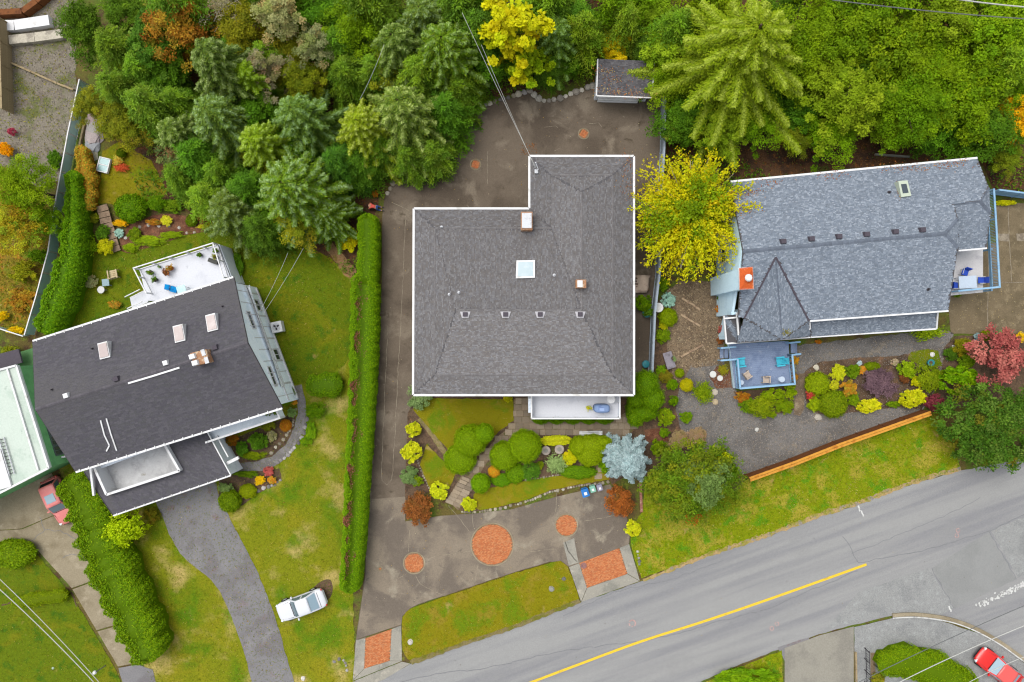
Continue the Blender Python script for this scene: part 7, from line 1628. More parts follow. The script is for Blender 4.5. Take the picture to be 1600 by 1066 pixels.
proto('yellow_open', *merge((V1, C1), (V2, C2)), trunk_mesh(5.4, .2, 83, tw_), M['bark_grey'], M['leaf'])
# a half bare tree: twigs and few leaves
def twig_mesh(seed, r, h, n):
    rg = random.Random(seed); mb = MB(); mb.tube([(0, 0, 0), (.1, .05, h * .5), (0, .1, h * .8)], [.16, .1, .04], 7)
    for i in range(n):
        a = rg.uniform(0, 6.28); L_ = r * rg.uniform(.4, 1); b = Vector((0, 0, h * rg.uniform(.35, .75))); e = b + Vector((math.cos(a) * L_, math.sin(a) * L_, h * rg.uniform(.1, .3))); mb.tube([b, b.lerp(e, .5) + Vector((0, 0, .2)), e], [.05, .035, .015], 5)
        for k in range(5): s_ = b.lerp(e, rg.uniform(.35, 1)); mb.tube([s_, s_ + Vector((rg.uniform(-1, 1), rg.uniform(-1, 1), rg.uniform(0, .6))) * .8], [.022, .01], 4)
    return mb
V, C, _ = clump_crown(85, 2.8, 2.6, 4, 8, 60, 30, .16, PAL['dusty'], .16, .2, jag=.5, shell=.3); proto('bare', V, C, twig_mesh(85, 3.2, 8, 42), M['bark_grey'], M['leaf'])

TOP = dict(boughs=13, yellow_open=6.4, maple_y=9, maple_l=7.5, dusty0=8, bare=8, laurelt=6, deepb=7, rhodo=5)
def tree(key, px, py, s, label, name='tree', tint=(1, 1, 1), sx=1.0, group='trees of the wood behind the houses', ztop=None):
    crown, trunk, mat = PR[key]; ht = TOP.get(key, 9.5 if key[:-1] in ('blue', 'green', 'deep', 'yg') else 7.5) * s
    c = P(px, py, ht * (.92 if key[:-1] in ('blue', 'green', 'deep', 'yg') or key == 'boughs' else .72)); t = thing(name, label, 'tree', (c.x, c.y, 0), random.uniform(0, 6.28), group); t.scale = (s * sx, s * sx, s); kb = random.uniform(.88, 1.16) * (1.1 if 'hidden' in (label or 'hidden') else 1); tint = (tint[0] * 1.1, tint[1], tint[2] * .76) if key[:4] == 'blue' else tint; tint = (tint[0] * kb * random.uniform(.93, 1.1), tint[1] * kb, tint[2] * kb)
    link('trunk', trunk, None, t); o = link('crown', crown, mat, t); o.color = (*tint, 1); return t
T = tree
FIR, BRD = 'fir_tree', 'broadleaf_tree'
# left wood, roughly from the house up to the picture's top
T('green1', 440, 285, .98, 'broad fir with pale star-shaped tips above the lawn of the pale house', FIR, (1.05, 1.0, 1.0), 1.05)
T('blue0', 345, 320, .72, 'bluish fir overhanging the end of the flower bed by the roof deck', FIR, (1.0, 1.0, .95), 1.12)
T('green1', 500, 330, .6, 'small fir whose skirt reaches the yellow bush by the long hedge', FIR, (.92, .95, .9))
T('deep0', 395, 350, .62, 'dark low fir touching the lawn behind the white roof deck', FIR, (1.05, 1.08, 1.1))
T('yg0', 557, 188, .86, 'yellow-tipped fir with spiky needles just west of the rear driveway', FIR, (.92, .98, .8))
T('blue1', 622, 158, .98, 'pale green fir with long feathery tips leaning over the rear driveway corner', FIR, (1.05, 1.05, .95))
T('green0', 672, 232, .56, 'low fir bough tree hanging over the paving of the rear driveway', FIR, (1.0, 1.1, 1.0))
T('green0', 630, 235, .55, 'green fir between the yellow-tipped fir and the stone retaining wall', FIR, (.95, 1.0, .9))
T('deep0', 520, 245, .62, 'dark bluish fir in the shade between the two star-tipped firs', FIR, (.9, 1.1, 1.3))
T('blue0', 455, 170, .86, 'blue-green fir below the tree with the orange trunk', FIR, (.95, 1.0, .95))
T('blue1', 320, 78, 1.05, 'tall blue-grey fir, tallest spire near the orange-leaved maple', FIR, (.92, .98, 1.05), .85)
T('blue0', 322, 170, .9, 'blue-green fir directly above the pink-flowered rhododendron', FIR)
T('blue1', 262, 200, .7, 'pale bluish fir at the edge of the mossy upper lawn', FIR, (1, 1, 1), 1.05)
T('yg0', 376, 108, .75, 'bright green fir beside the blue-grey spire', FIR, (.85, 1.0, .7))
T('yg0', 392, 215, .78, 'light green fir with thin pale needles above the broad star-tipped fir', FIR, (.82, .95, .8))
T('green0', 330, 262, .55, 'green fir behind the two rounded hedges of the flower bed', FIR, (.9, 1.0, .8))
T('green0', 268, 268, .5, 'small green fir closest to the square clipped bush', FIR, (.95, 1.05, .75), 1.1)
T('green0', 212, 150, .72, 'green fir at the wood edge above the rock outcrop', FIR, (1, 1, .95), 1.1)
T('rhodo', 290, 232, .8, 'rhododendron with faded coral flower heads among the firs', 'rhododendron'); T('laurelt', 236, 66, .85, 'rounded grey-green tree near the orange-leaved maple', BRD, (1.05, 1.05, .9))
T('autumn0', 278, 34, .85, 'orange and gold leaved maple among the firs', 'maple_tree')
T('deepb', 196, 18, .6, 'dark green tree near the top of the west yard', BRD)
T('green0', 160, 60, .7, 'fir on the east border of the mossy gravel yard', FIR, (.8, .85, .7)); T('deepb', 122, 40, .65, 'broad dark tree overhanging the white wall in the west yard', BRD, (.9, .95, .9)); T('green0', 165, 125, .66, 'fir behind the top of the clear panel fence', FIR, (.85, .9, .8)); T('olive0', 140, 168, .45, 'olive leaved small tree by the clear panel fence and rock outcrop', BRD, (.9, 1, .9))
T('bare', 350, 12, .8, 'half bare grey twigged tree at the wood top beside the orange maple', 'bare_tree')
T('olive0', 385, 52, .78, 'olive-brown leaved tree between the bare tree and the orange-trunked tree', BRD, (1.0, .95, .7)); T('autumn0', 362, 140, .35, 'small yellow-brown tree tucked beneath the blue-grey spire', BRD, (.8, .9, .8))
T('dusty0', 440, 28, .85, 'madrone with dusty grey-green leaves at the wood top', 'madrone_tree', (.95, 1.08, .7)); ar = T('dusty0', 498, 72, .75, 'madrone with bright orange trunk and pale dusty crown', 'madrone_tree', (.92, 1.02, .66)); T('dusty0', 418, 112, .72, 'madrone with greyish pink dying leaves', 'madrone_tree', (1.02, .95, .8))
MB().tube([P(472, 20, 6.6), P(470, 50, 6.7), P(463, 74, 6.2), P(458, 96, 5.0)], [.09, .11, .13, .14], 8).build('limb', M['bark_orange'], ar, local=False) if False else None
T('olive0', 470, 130, .62, 'olive tree in the gap below the orange trunk', BRD, (.8, .95, .6)); T('deepb', 505, 22, .7, 'deep green tree near the dark gap at the wood top', BRD, (.9, 1.1, .8))
T('lime1', 555, 45, .78, 'fresh green tree at the wood top west of the pale blue fir', BRD, (.8, .9, .8)); T('blue1', 612, 55, .92, 'pale blue fir at the wood top', FIR, (.9, .95, .9), .9); T('green0', 580, 98, .62, 'green fir beside the bare earth hollow', FIR, (.95, 1, .8))
T('green1', 690, 60, .95, 'large green fir west of the yellow maple', FIR, (.88, .95, .7)); T('green0', 650, 100, .78, 'mid green fir behind the feathery-tipped fir', FIR, (.95, 1.05, .8)); T('blue0', 655, 12, .8, 'blue-green fir at the wood top beside the large green fir', FIR); T('green0', 712, 128, .58, 'low green fir by the wires near the rear driveway', FIR, (.95, 1, .75)); T('green0', 690, 105, .62, 'green fir between the large green fir and the driveway wall', FIR, (.9, 1, .8)); T('deep0', 745, 30, .8, 'dark fir right behind the yellow maple', FIR)
T('maple_y', 795, 48, .95, 'big yellow maple above the rear driveway', 'maple_tree', (.8, 1.06, .7)); T('maple_l', 822, 98, .74, 'lime green maple in front of the big yellow maple', 'maple_tree', (1.1, 1.05, .8)); T('maple_y', 812, 80, .5, 'small yellow-green maple between the yellow and the lime maples', 'maple_tree', (.85, 1.0, .8))
T('blue0', 872, 40, .72, 'grey-green fir just east of the yellow maple', FIR, (.95, 1.0, .8)); T('green0', 912, 34, .74, 'green fir above the shed', FIR, (1.0, 1.05, .6)); T('deepb', 888, 84, .45, 'dark green tree in the hollow above the bright stone wall', BRD, (.95, 1.1, .7)); T('deep0', 862, 95, .42, 'small dark fir beside the lime green maple', FIR); T('green0', 985, 18, .66, 'green fir between the shed and the fir of heavy boughs', FIR, (1.0, 1.05, .7))
T('gold0', 962, 62, .42, 'small yellow-leaved tree over the shed, upper part of the pair', 'maple_tree', (.9, 1.05, .9)); T('gold0', 966, 100, .34, 'small yellow-leaved tree drooping onto the shed roof', 'maple_tree', (.95, 1.05, .9)); T('deep0', 1010, 62, .42, 'dark little fir at the east corner of the shed', FIR)
# right wood
T('boughs', 1186, 44, .97, 'huge light green fir with heavy hanging boughs', FIR, (.92, 1.02, .62))
T('green0', 1062, 28, .8, 'fir behind the western boughs of the huge fir', FIR, (1.1, 1.15, .7)); T('lime1', 1265, 70, .86, 'bright green tree directly east of the huge fir', BRD, (.95, .95, .8)); T('lime0', 1335, 40, .9, 'bright green tree under the overhead power lines', BRD, (.85, .9, .8)); T('lime2', 1400, 85, .86, 'lime tree in the middle of the eastern wood', BRD, (.92, .95, .8)); T('mix0', 1470, 40, .86, 'light green tree beneath the lower power line', BRD, (.85, 1.0, .7)); T('lime0', 1545, 45, .9, 'yellow-green tree at the far corner of the wood', BRD, (.95, 1, .9)); T('green0', 1600, 90, .8, 'fir at the east end of the wood above the golden tree', FIR, (1.05, 1.15, .6))
T('mix0', 1320, 165, .98, 'pale spotted tree overhanging the gutter of the blue-grey house', BRD, (.92, .98, .68)); T('lime1', 1418, 165, .9, 'bright green tree leaning towards the roof skylight', BRD, (.85, .95, .7)); T('lime2', 1500, 165, .8, 'lime tree above the east corner of the blue-grey roof', BRD, (.85, .95, .7)); T('lime1', 1450, 120, .8, 'lime tree hidden between its bright neighbours in the eastern wood', BRD, (1, 1, .8)); T('mix0', 1290, 120, .72, 'light green tree between the huge fir and the pale spotted tree', BRD, (.8, .95, .6)); T('olive0', 1245, 218, .42, 'low olive tree by the brown earth behind the blue-grey house', BRD, (.75, .9, .7)); T('deepb', 1255, 172, .55, 'dark tree in the shaded gap east of the huge fir', BRD, (.8, 1, .9)); T('lime0', 1535, 110, .8, 'lime tree beside the golden tree', BRD, (.85, .95, .75)); T('deepb', 1360, 118, .6, 'dark green tree in the middle gap of the eastern wood', BRD)
T('gold0', 1598, 178, .6, 'brilliant golden tree at the east end of the wood', 'maple_tree', (1.05, .98, .8)); T('olive0', 1572, 248, .42, 'low olive-green tree beyond the corner of the blue-grey roof', BRD, (.8, 1, .7)); T('deepb', 1512, 216, .4, 'small dark tree at the roof corner under the lime trees', BRD, (.9, 1.1, .8)); T('deepb', 1226, 8, .6, 'dark tree at the wood top east of the huge fir', BRD)
for i, (k, x, sc, tn, lab) in enumerate((('green0', 250, .95, (.9, 1, .8), 'fir cut by the wood top above the orange maple'), ('deepb', 420, .9, (.9, 1, .8), 'dark tree cut by the wood top above the dusty madrones'), ('green0', 560, .95, (.9, 1, .8), 'fir cut by the wood top above the fresh green tree'), ('green0', 720, .95, (.9, 1, .8), 'fir cut by the wood top behind the yellow maple'), ('green0', 860, .95, (1, 1.1, .7), 'fir cut by the wood top above the grey-green fir'), ('lime0', 975, .9, (.8, .9, .8), 'bright tree cut by the wood top above the shed'), ('lime1', 1110, .9, (.9, .9, .8), 'lime tree cut by the wood top behind the huge fir'), ('lime1', 1290, .9, (.9, .95, .8), 'lime tree cut by the wood top near the power line end'), ('lime2', 1420, .9, (.9, .95, .8), 'lime tree cut by the wood top between the power lines'), ('lime0', 1560, .9, (.9, .95, .8), 'lime tree cut by the wood top over the lower power line'))):
    T(k, x, -28, sc, lab, FIR if k[0] == 'g' else BRD, tn)
# half hidden trees that close the gaps between the crowns
FILL = [(205, 95), (250, 118), (300, 28), (352, 70), (405, 80), (392, 168), (470, 30), (520, 60), (535, 100), (470, 215), (420, 240), (555, 245), (585, 215), (650, 60), (620, 105), (690, 165), (705, 20), (757, 78), (840, 20), (905, 20), (1040, 75), (1050, 130), (1075, 180), (1130, 200), (1180, 190), (1200, 150), (1240, 110), (1300, 80), (1350, 85), (1370, 150), (1440, 75), (1480, 105), (1520, 80), (1575, 60), (1470, 190), (1390, 200), (1300, 205), (1555, 200), (195, 195), (290, 235), (310, 300), (420, 340), (465, 335), (1110, 60), (1015, 20), (1590, 140), (455, 90), (375, 290), (260, 150)]
NAMED = [o for o in COL.objects if o.get('category') == 'tree']
fxy = lambda o: (800 + o.location.x * F / H, 533 - o.location.y * F / H)
for i, (x, y) in enumerate(FILL):
    e = x > 1000; o = T(('lime1', 'deepb', 'mix0')[i % 3] if e else ('green0', 'deepb', 'olive0', 'deep0')[i % 4], x, y, (.62 if e else .6) * random.uniform(.85, 1.1), None, BRD, (.85, .95, .7) if e else (.9, 1, .75), 1.15, 'half hidden trees between the crowns')
    p = fxy(o); nb = min((q for q in NAMED if len(q['label'].split()) <= 11), key=lambda q: (fxy(q)[0] - p[0]) ** 2 + (fxy(q)[1] - p[1]) ** 2); NAMED.remove(nb)
    o['label'] = 'half hidden tree beside the ' + nb['label'].split(' among ')[0].split(' tucked ')[0]
# single trees of the gardens
T('yellow_open', 1080, 335, 1.02, 'yellow autumn tree with open arching branches between the two big houses', 'autumn_tree', (.92, .92, .8), .97, 'single garden trees')
T('lime1', 38, 292, .72, 'bright green tree beside the clear panel fence', BRD, (.9, .95, .8), 1.0, 'single garden trees'); T('autumn0', 26, 352, .6, 'orange and yellow tree beside the clear panel fence', 'maple_tree', (1.0, 1.75, .8), 1.05, 'single garden trees'); T('lime0', 75, 345, .4, 'small green tree touching the rail of the clear panel fence', BRD, (.75, .9, .7), 1, 'single garden trees')

# ------------------------------------------------------------------ shrubs
def unit_shrub(style, pn, var):
    k = (style, pn, var)
    if k not in PR:
        sd_ = hash((style, pn)) % 9973 if False else sum(map(ord, style + pn)) + 31 * var; p_ = PAL[pn]
        if style == 'leafy': V, C, _ = clump_crown(sd_, .85, .85, .1, .92, 70, 44, .17, p_, .22, .18, .6, .6, .6, .8, .1)
        elif style == 'fine': V, C, _ = clump_crown(sd_, .88, .88, .05, .95, 80, 62, .11, p_, .24, .16, .5, .7, .7, .7, .12)
        elif style == 'spiky': V, C, _ = spray_crown(sd_, 1.0, .95, 85, 20, .2, p_, .7)
        elif style == 'rosette': V, C, _ = clump_crown(sd_, .86, .86, .1, .92, 90, 36, .15, p_, .17, .15, .6, .6, .6, .8, .06)
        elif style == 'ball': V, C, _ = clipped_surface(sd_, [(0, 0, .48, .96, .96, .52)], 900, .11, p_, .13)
        PR[k] = quads_mesh('shrub_' + style, V, C)
    return PR[k]
def shrub(style, pn, px, py, rpx, h, label, name='shrub', tint=(1, 1, 1), ry=None, rot=None, group=None, z=.05):
    c = P(px, py, h * .6 + z); r = rpx * (H - h * .6) / F; r2 = (ry or rpx) * (H - h * .6) / F
    o = link(name, unit_shrub(style, pn, (int(px) + int(py)) % 2), M['leaf']); o.location = (c.x, c.y, z); o.scale = (r, r2, h); o.rotation_euler = (0, 0, rot if rot is not None else (random.uniform(0, 6.28) if ry is None else 0)); o.color = (*tint, 1)
    return tag(o, label, {'hedge': 'hedge', 'fern': 'fern'}.get(name, 'shrub'), group)
def clipped(lobes_px, label, pn='clipped', leaf=.085, dens=800, name='topiary', cat='shrub', group=None, rough=.09, tint=(1, 1, 1)):
    """lobes: (px, py, rpx, rpy, z centre, rz)"""
    c = P(lobes_px[0][0], lobes_px[0][1], lobes_px[0][4]); L_ = []
    for x, y, rx, ry, zc, rz in lobes_px: q = P(x, y, zc); L_.append((q.x - c.x, q.y - c.y, zc, rx * (H - zc) / F, ry * (H - zc) / F, rz))
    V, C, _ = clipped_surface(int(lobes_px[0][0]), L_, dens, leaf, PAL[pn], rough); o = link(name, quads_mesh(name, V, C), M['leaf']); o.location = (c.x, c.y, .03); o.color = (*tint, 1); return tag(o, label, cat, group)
S = shrub; GF, GR, GL = 'shrubs of the main front garden', 'shrubs of the gravel garden', 'shrubs of the sloping lot'
# main front garden
S('fine', 'sage', 655, 622, 21, 1.0, 'grey-green mound shrub under the southwest roof corner of the largest house', group=GF)
S('rosette', 'lemon', 646, 671, 14, .9, 'upper of the two bright yellow shrubs on the driveway edge', group=GF); S('rosette', 'lemon', 643, 706, 19, 1.1, 'lower and larger of the two bright yellow shrubs on the driveway edge', group=GF)
S('fine', 'sage', 640, 743, 16, .8, 'grey-green shrub under the bright yellow driveway shrubs', group=GF, tint=(.85, .9, .8)); S('leafy', 'lime', 652, 752, 10, .6, 'small lime shrub above the brown maple', group=GF, tint=(1.1, 1, .9))
S('fine', 'russet', 652, 793, 27, 1.5, 'rust brown lace maple mound at the driveway corner', 'maple_shrub', group=GF, tint=(1.25, 1.2, 1)); S('rosette', 'lemon', 686, 767, 17, .8, 'yellow and white flowering shrub beside the paved steps, west side', group=GF, tint=(.95, 1, 1)); S('leafy', 'lemon', 733, 789, 13, .6, 'yellow-green shrub beside the paved steps, east side', group=GF, tint=(.8, .85, .7))
clipped([(719, 717, 24, 23, .5, .62)], 'clipped green mound lowest of the three between lawn and paved path', group=GF); clipped([(735, 688, 24, 24, 1.15, .9)], 'large clipped green mound in the middle of three by the paved path', group=GF); clipped([(757, 677, 14, 15, 1.75, .6)], 'small clipped ball highest of the three by the paved path', group=GF, tint=(.85, .95, .9))
clipped([(788, 712, 22, 22, .6, .7)], 'lower of two big clipped mounds beside the yellow flower hedge', group=GF); clipped([(820, 697, 25, 25, 1.35, .95)], 'upper and larger of two big clipped mounds beside the yellow flower hedge', group=GF)
clipped([(751, 755, 14.5, 15, .7, .55)], 'round clipped ball standing alone by the paved steps', group=GF, tint=(.85, 1, .9)); S('ball', 'amber', 772, 737, 9, .6, 'orange-yellow ball shrub beside the clipped ball at the steps', group=GF, tint=(1.05, .95, .6))
S('ball', 'cedar', 806, 740, 15, .6, 'low bright green cushion below the two big clipped mounds', group=GF); S('fine', 'deep', 829, 737, 16, .7, 'dark green cushion shrub below the larger clipped mound', group=GF, tint=(.95, 1.1, 1.3)); S('ball', 'cedar', 783, 750, 16, .35, 'flat green ground shrub along the lawn strip', group=GF, tint=(.8, .95, .9), ry=10)
S('spiky', 'sage', 868, 725, 17, .7, 'pale grey-green spiky plant below the stone stools', group=GF, tint=(1.2, 1.15, 1.1)); S('fine', 'yellow', 891, 714, 14, .7, 'yellow shrub touching the clipped triangular shrub', group=GF, tint=(1.1, 1.1, .8)); S('leafy', 'lime', 843, 727, 8, .4, 'small olive plant west of the pale spiky plant', group=GF, tint=(.9, .75, .8))
clipped([(905, 697, 15, 16, .8, .75), (925, 696, 24, 17, .85, .75), (922, 710, 20, 18, .8, .75), (942, 690, 14, 9, .8, .7)], 'large clipped triangular shrub in front of the white bench', 'clippedlime', group=GF); S('ball', 'cedar', 903, 738, 28, .4, 'wide flat green shrub in front of the clipped triangular shrub', group=GF, ry=10, tint=(.85, .9, .9)); S('leafy', 'cedar', 945, 728, 10, .8, 'upright green shrub tucked beside the blue spruce', group=GF, ry=16)
hp = [P(x, y) for x, y in ((844, 688), (868, 687), (891, 686))]; o = link('hedge', hedge_mesh(5, [(v.x, v.y) for v in hp], .75, .75, 260, .12, PAL['lemon'], .06), M['leaf']); tag(o, 'bright yellow low flower hedge above the stone stools', 'hedge')
for i in range(5):
    S('ball', 'cedar', 845 + i * 25, 654, 14, 1.3, ['first scalloped bush from the west under the white balcony', 'second scalloped bush from the west under the white balcony', 'middle scalloped bush of five under the white balcony', 'fourth scalloped bush from the west under the white balcony', 'easternmost scalloped bush under the white balcony'][i], group='scalloped bushes under the balcony', ry=9, tint=(.9, .95, .9))
S('fine', 'yellow', 793, 620, 9, .7, 'yellow shrub peeping out under the front gutter', group=GF)
V, C = bough_crown(91, 4.2, 2.25, 78, PAL['silver'], lin(196, 216, 218, K), .42, .2, 330, .2, .7, .1, .12, .85); proto('spruce', V, C, trunk_mesh(4.0, .12, 91), M['bark'], M['needle']); TOP['spruce'] = 4.2
T('spruce', 983, 722, 1.0, 'silver-blue spruce at the corner of the paved path and driveway court', 'spruce_tree', (.86, .88, .88), 1.0, 'single garden trees')
clipped([(1009, 600, 19, 20, 2.3, .8), (1020, 622, 17, 17, 2.0, .7), (996, 622, 15, 14, 1.6, .6), (1008, 645, 19, 12, 1.3, .6), (993, 652, 13, 14, 1.0, .6), (1014, 636, 13, 10, 1.5, .5), (985, 640, 7, 16, .7, .6)], 'tall cloud-pruned conifer with swirling lobes at the house corner', 'cedar', .09, 700, 'topiary', rough=.16)
S('leafy', 'lime', 1040, 652, 16, 1.1, 'yellow-green shrub beside the cloud-pruned conifer', group=GF, tint=(1.15, 1.05, 1)); S('fine', 'russet', 968, 784, 25, 1.3, 'rust orange lace maple mound under the blue spruce', 'maple_shrub', group=GF, tint=(1.5, 1.25, .8)); S('rosette', 'lemon', 989, 826, 15, .9, 'pale yellow-green ball shrub at the corner of the verge', group=GF)
# the broad mixed bush by the verge
V, C, _ = clump_crown(92, 4.2, 3.5, .1, 4.4, 300, 85, .19, PAL['green'] + PAL['olive'][:2], .15, .22, .55, .6, .6, .8, .2); o = link('shrub', quads_mesh('big_bush', V, C), M['leaf']); c = P(1082, 750, 2.4); o.location = (c.x, c.y, .03); o.color = (.8, .88, .7, 1); tag(o, 'very broad green bush between the blue spruce and cedar fence', 'shrub')
V, C, _ = clump_crown(93, 2.3, 2.1, .5, 5.2, 90, 80, .19, PAL['sage'], .18, .2, .55, .6, .6, .8, .2); o = link('shrub', quads_mesh('grey_bush', V, C), M['leaf']); c = P(1098, 752, 3.4); o.location = (c.x, c.y, .03); o.color = (.68, .72, .5, 1); tag(o, 'grey-green taller shrub growing through the very broad olive bush', 'shrub')
S('rosette', 'lemon', 1124, 714, 21, 3.6, 'bright yellow-green shrub on top of the broad olive bush', group=GR, tint=(.8, .85, .6), ry=17); S('leafy', 'autumn', 1082, 808, 14, .8, 'orange-red leaved low shrub at the foot of the broad olive bush', group=GR, tint=(1.2, .9, .9)); S('leafy', 'cedar', 1140, 740, 18, 1.6, 'dark green shrub at the west end of the cedar fence', group=GR, tint=(.8, .85, 1)); S('leafy', 'lime', 1030, 700, 15, 2.0, 'lime shrub just east of the blue spruce', group=GR, tint=(.85, .85, .8))
# strip between the board fence and the gravel
S('rosette', 'silver', 1045, 469, 14, .8, 'silvery leaved shrub at the top of the warm gravel path', group=GR, tint=(.85, 1, .8)); S('ball', 'clippedlime', 1044, 496, 14, .9, 'smooth lime cushion below the silvery shrub', group=GR, tint=(.85, .85, .8)); S('leafy', 'lime', 1036, 525, 13, .8, 'green shrub against the board fence below the lime cushion', group=GR, tint=(.85, .85, .8)); S('leafy', 'cedar', 993 + 12, 473, 15, 1.0, 'bushy green shrub between house wall and board fence', group=GR, tint=(.85, .85, 1)); S('leafy', 'lime', 1034, 444, 13, .9, 'leafy shrub under the yellow autumn tree by the fence', group=GR, tint=(.7, .8, .7)); S('leafy', 'yellow', 1037, 508, 9, .6, 'yellowish plant between lime cushion and green fence shrub', group=GR, tint=(.8, .8, .8))
for lab, st_, pn, x, y, r, h, tn in (('tiny round green ball at the gravel edge', 'ball', 'clippedlime', 1062, 583, 7, .5, (.9, .9, .9)), ('round yellow ball shrub on the gravel', 'ball', 'yellow', 1073, 602, 10, .7, (.95, .9, .8)), ('leafy fern with splayed fronds on the gravel', 'spiky', 'lime', 1098, 614, 18, .9, (1.05, .95, .8)), ('green shrub by the fence corner above the pink ground', 'leafy', 'cedar', 1051, 602, 10, .8, (1, 1, 1)), ('narrow green shrub near the cloud-pruned conifer', 'leafy', 'cedar', 1052, 626, 9, .9, (1, 1, 1)), ('green leafy shrub at the gravel corner near pink ground', 'leafy', 'lime', 1072, 652, 11, .8, (.85, .95, .9)), ('olive brown grass clump near the water barrel', 'fine', 'olive', 1040, 588, 12, .5, (.95, .8, .7)), ('small green plant beside the stone seat', 'leafy', 'lime', 1033, 578, 9, .5, (.8, .9, .8)), ('low pinkish heather patch beside the gravel', 'fine', 'dusty', 1090, 682, 16, .3, (1.1, .8, .8)), ('green shrub between mulch and pinkish heather', 'leafy', 'lime', 1038, 676, 9, .7, (.8, .9, .8)), ('pinkish heather patch closer to the broad olive bush', 'fine', 'dusty', 1062, 688, 17, .3, (1.05, .8, .75)), ('pale straw plant beside the blue deck', 'spiky', 'olive', 1130, 578, 9, .4, (1.3, 1.2, 1.2)),
                                 ('orange flowered plant by the chimney of the blue-grey house', 'leafy', 'autumn', 1126, 484, 8, .6, (1.25, .9, .7)), ('green plant by the chimney wall', 'leafy', 'lime', 1127, 465, 8, .6, (.7, .8, .7)), ('reddish plant strip under the porch gutter', 'leafy', 'red', 1127, 515, 7, .5, (.9, .9, .8)), ('russet plant next to the west deck steps', 'leafy', 'russet', 1126, 532, 7, .5, (1.2, 1.1, 1))):
    S(st_, pn, x, y, r, h, lab, group=GR, tint=tn)
# below the blue deck
for lab, st_, pn, x, y, r, h, tn, ry in (('rust red shrub at the west corner under the blue deck', 'leafy', 'autumn', 1160, 620, 13, .7, (1.0, .8, .7), 9), ('green shrub under the west corner of the blue deck', 'leafy', 'lime', 1168, 634, 14, .7, (.7, .75, .8), None), ('olive-gold mounded shrub under the middle of the blue deck', 'fine', 'lime', 1190, 636, 23, 1.1, (1.15, .95, .9), 18), ('bright lime shrub against the lower rail of the blue deck', 'rosette', 'lime', 1208, 618, 22, 1.2, (1.25, 1.12, .9), 12), ('bright lime shrub at the east corner of the blue deck', 'rosette', 'lime', 1235, 612, 11, 1.0, (1.25, 1.12, .9), 14), ('green cushion shrub below the east corner of the blue deck', 'fine', 'clipped', 1226, 636, 16, .8, (.85, .8, .9), 13), ('small lime tuft at the gravel under the olive-gold shrub', 'leafy', 'lime', 1206, 648, 9, .6, (1.2, 1.1, .9), 6), ('orange-yellow flower clump beside the deck rail stub', 'leafy', 'amber', 1242, 563, 8, .5, (.9, .8, .7), None), ('rusty flower clump between deck rail and gravel walk', 'leafy', 'autumn', 1241, 590, 7, .5, (1.1, 1, .8), None)):
    S(st_, pn, x, y, r, h, lab, group=GR, tint=tn, ry=ry)
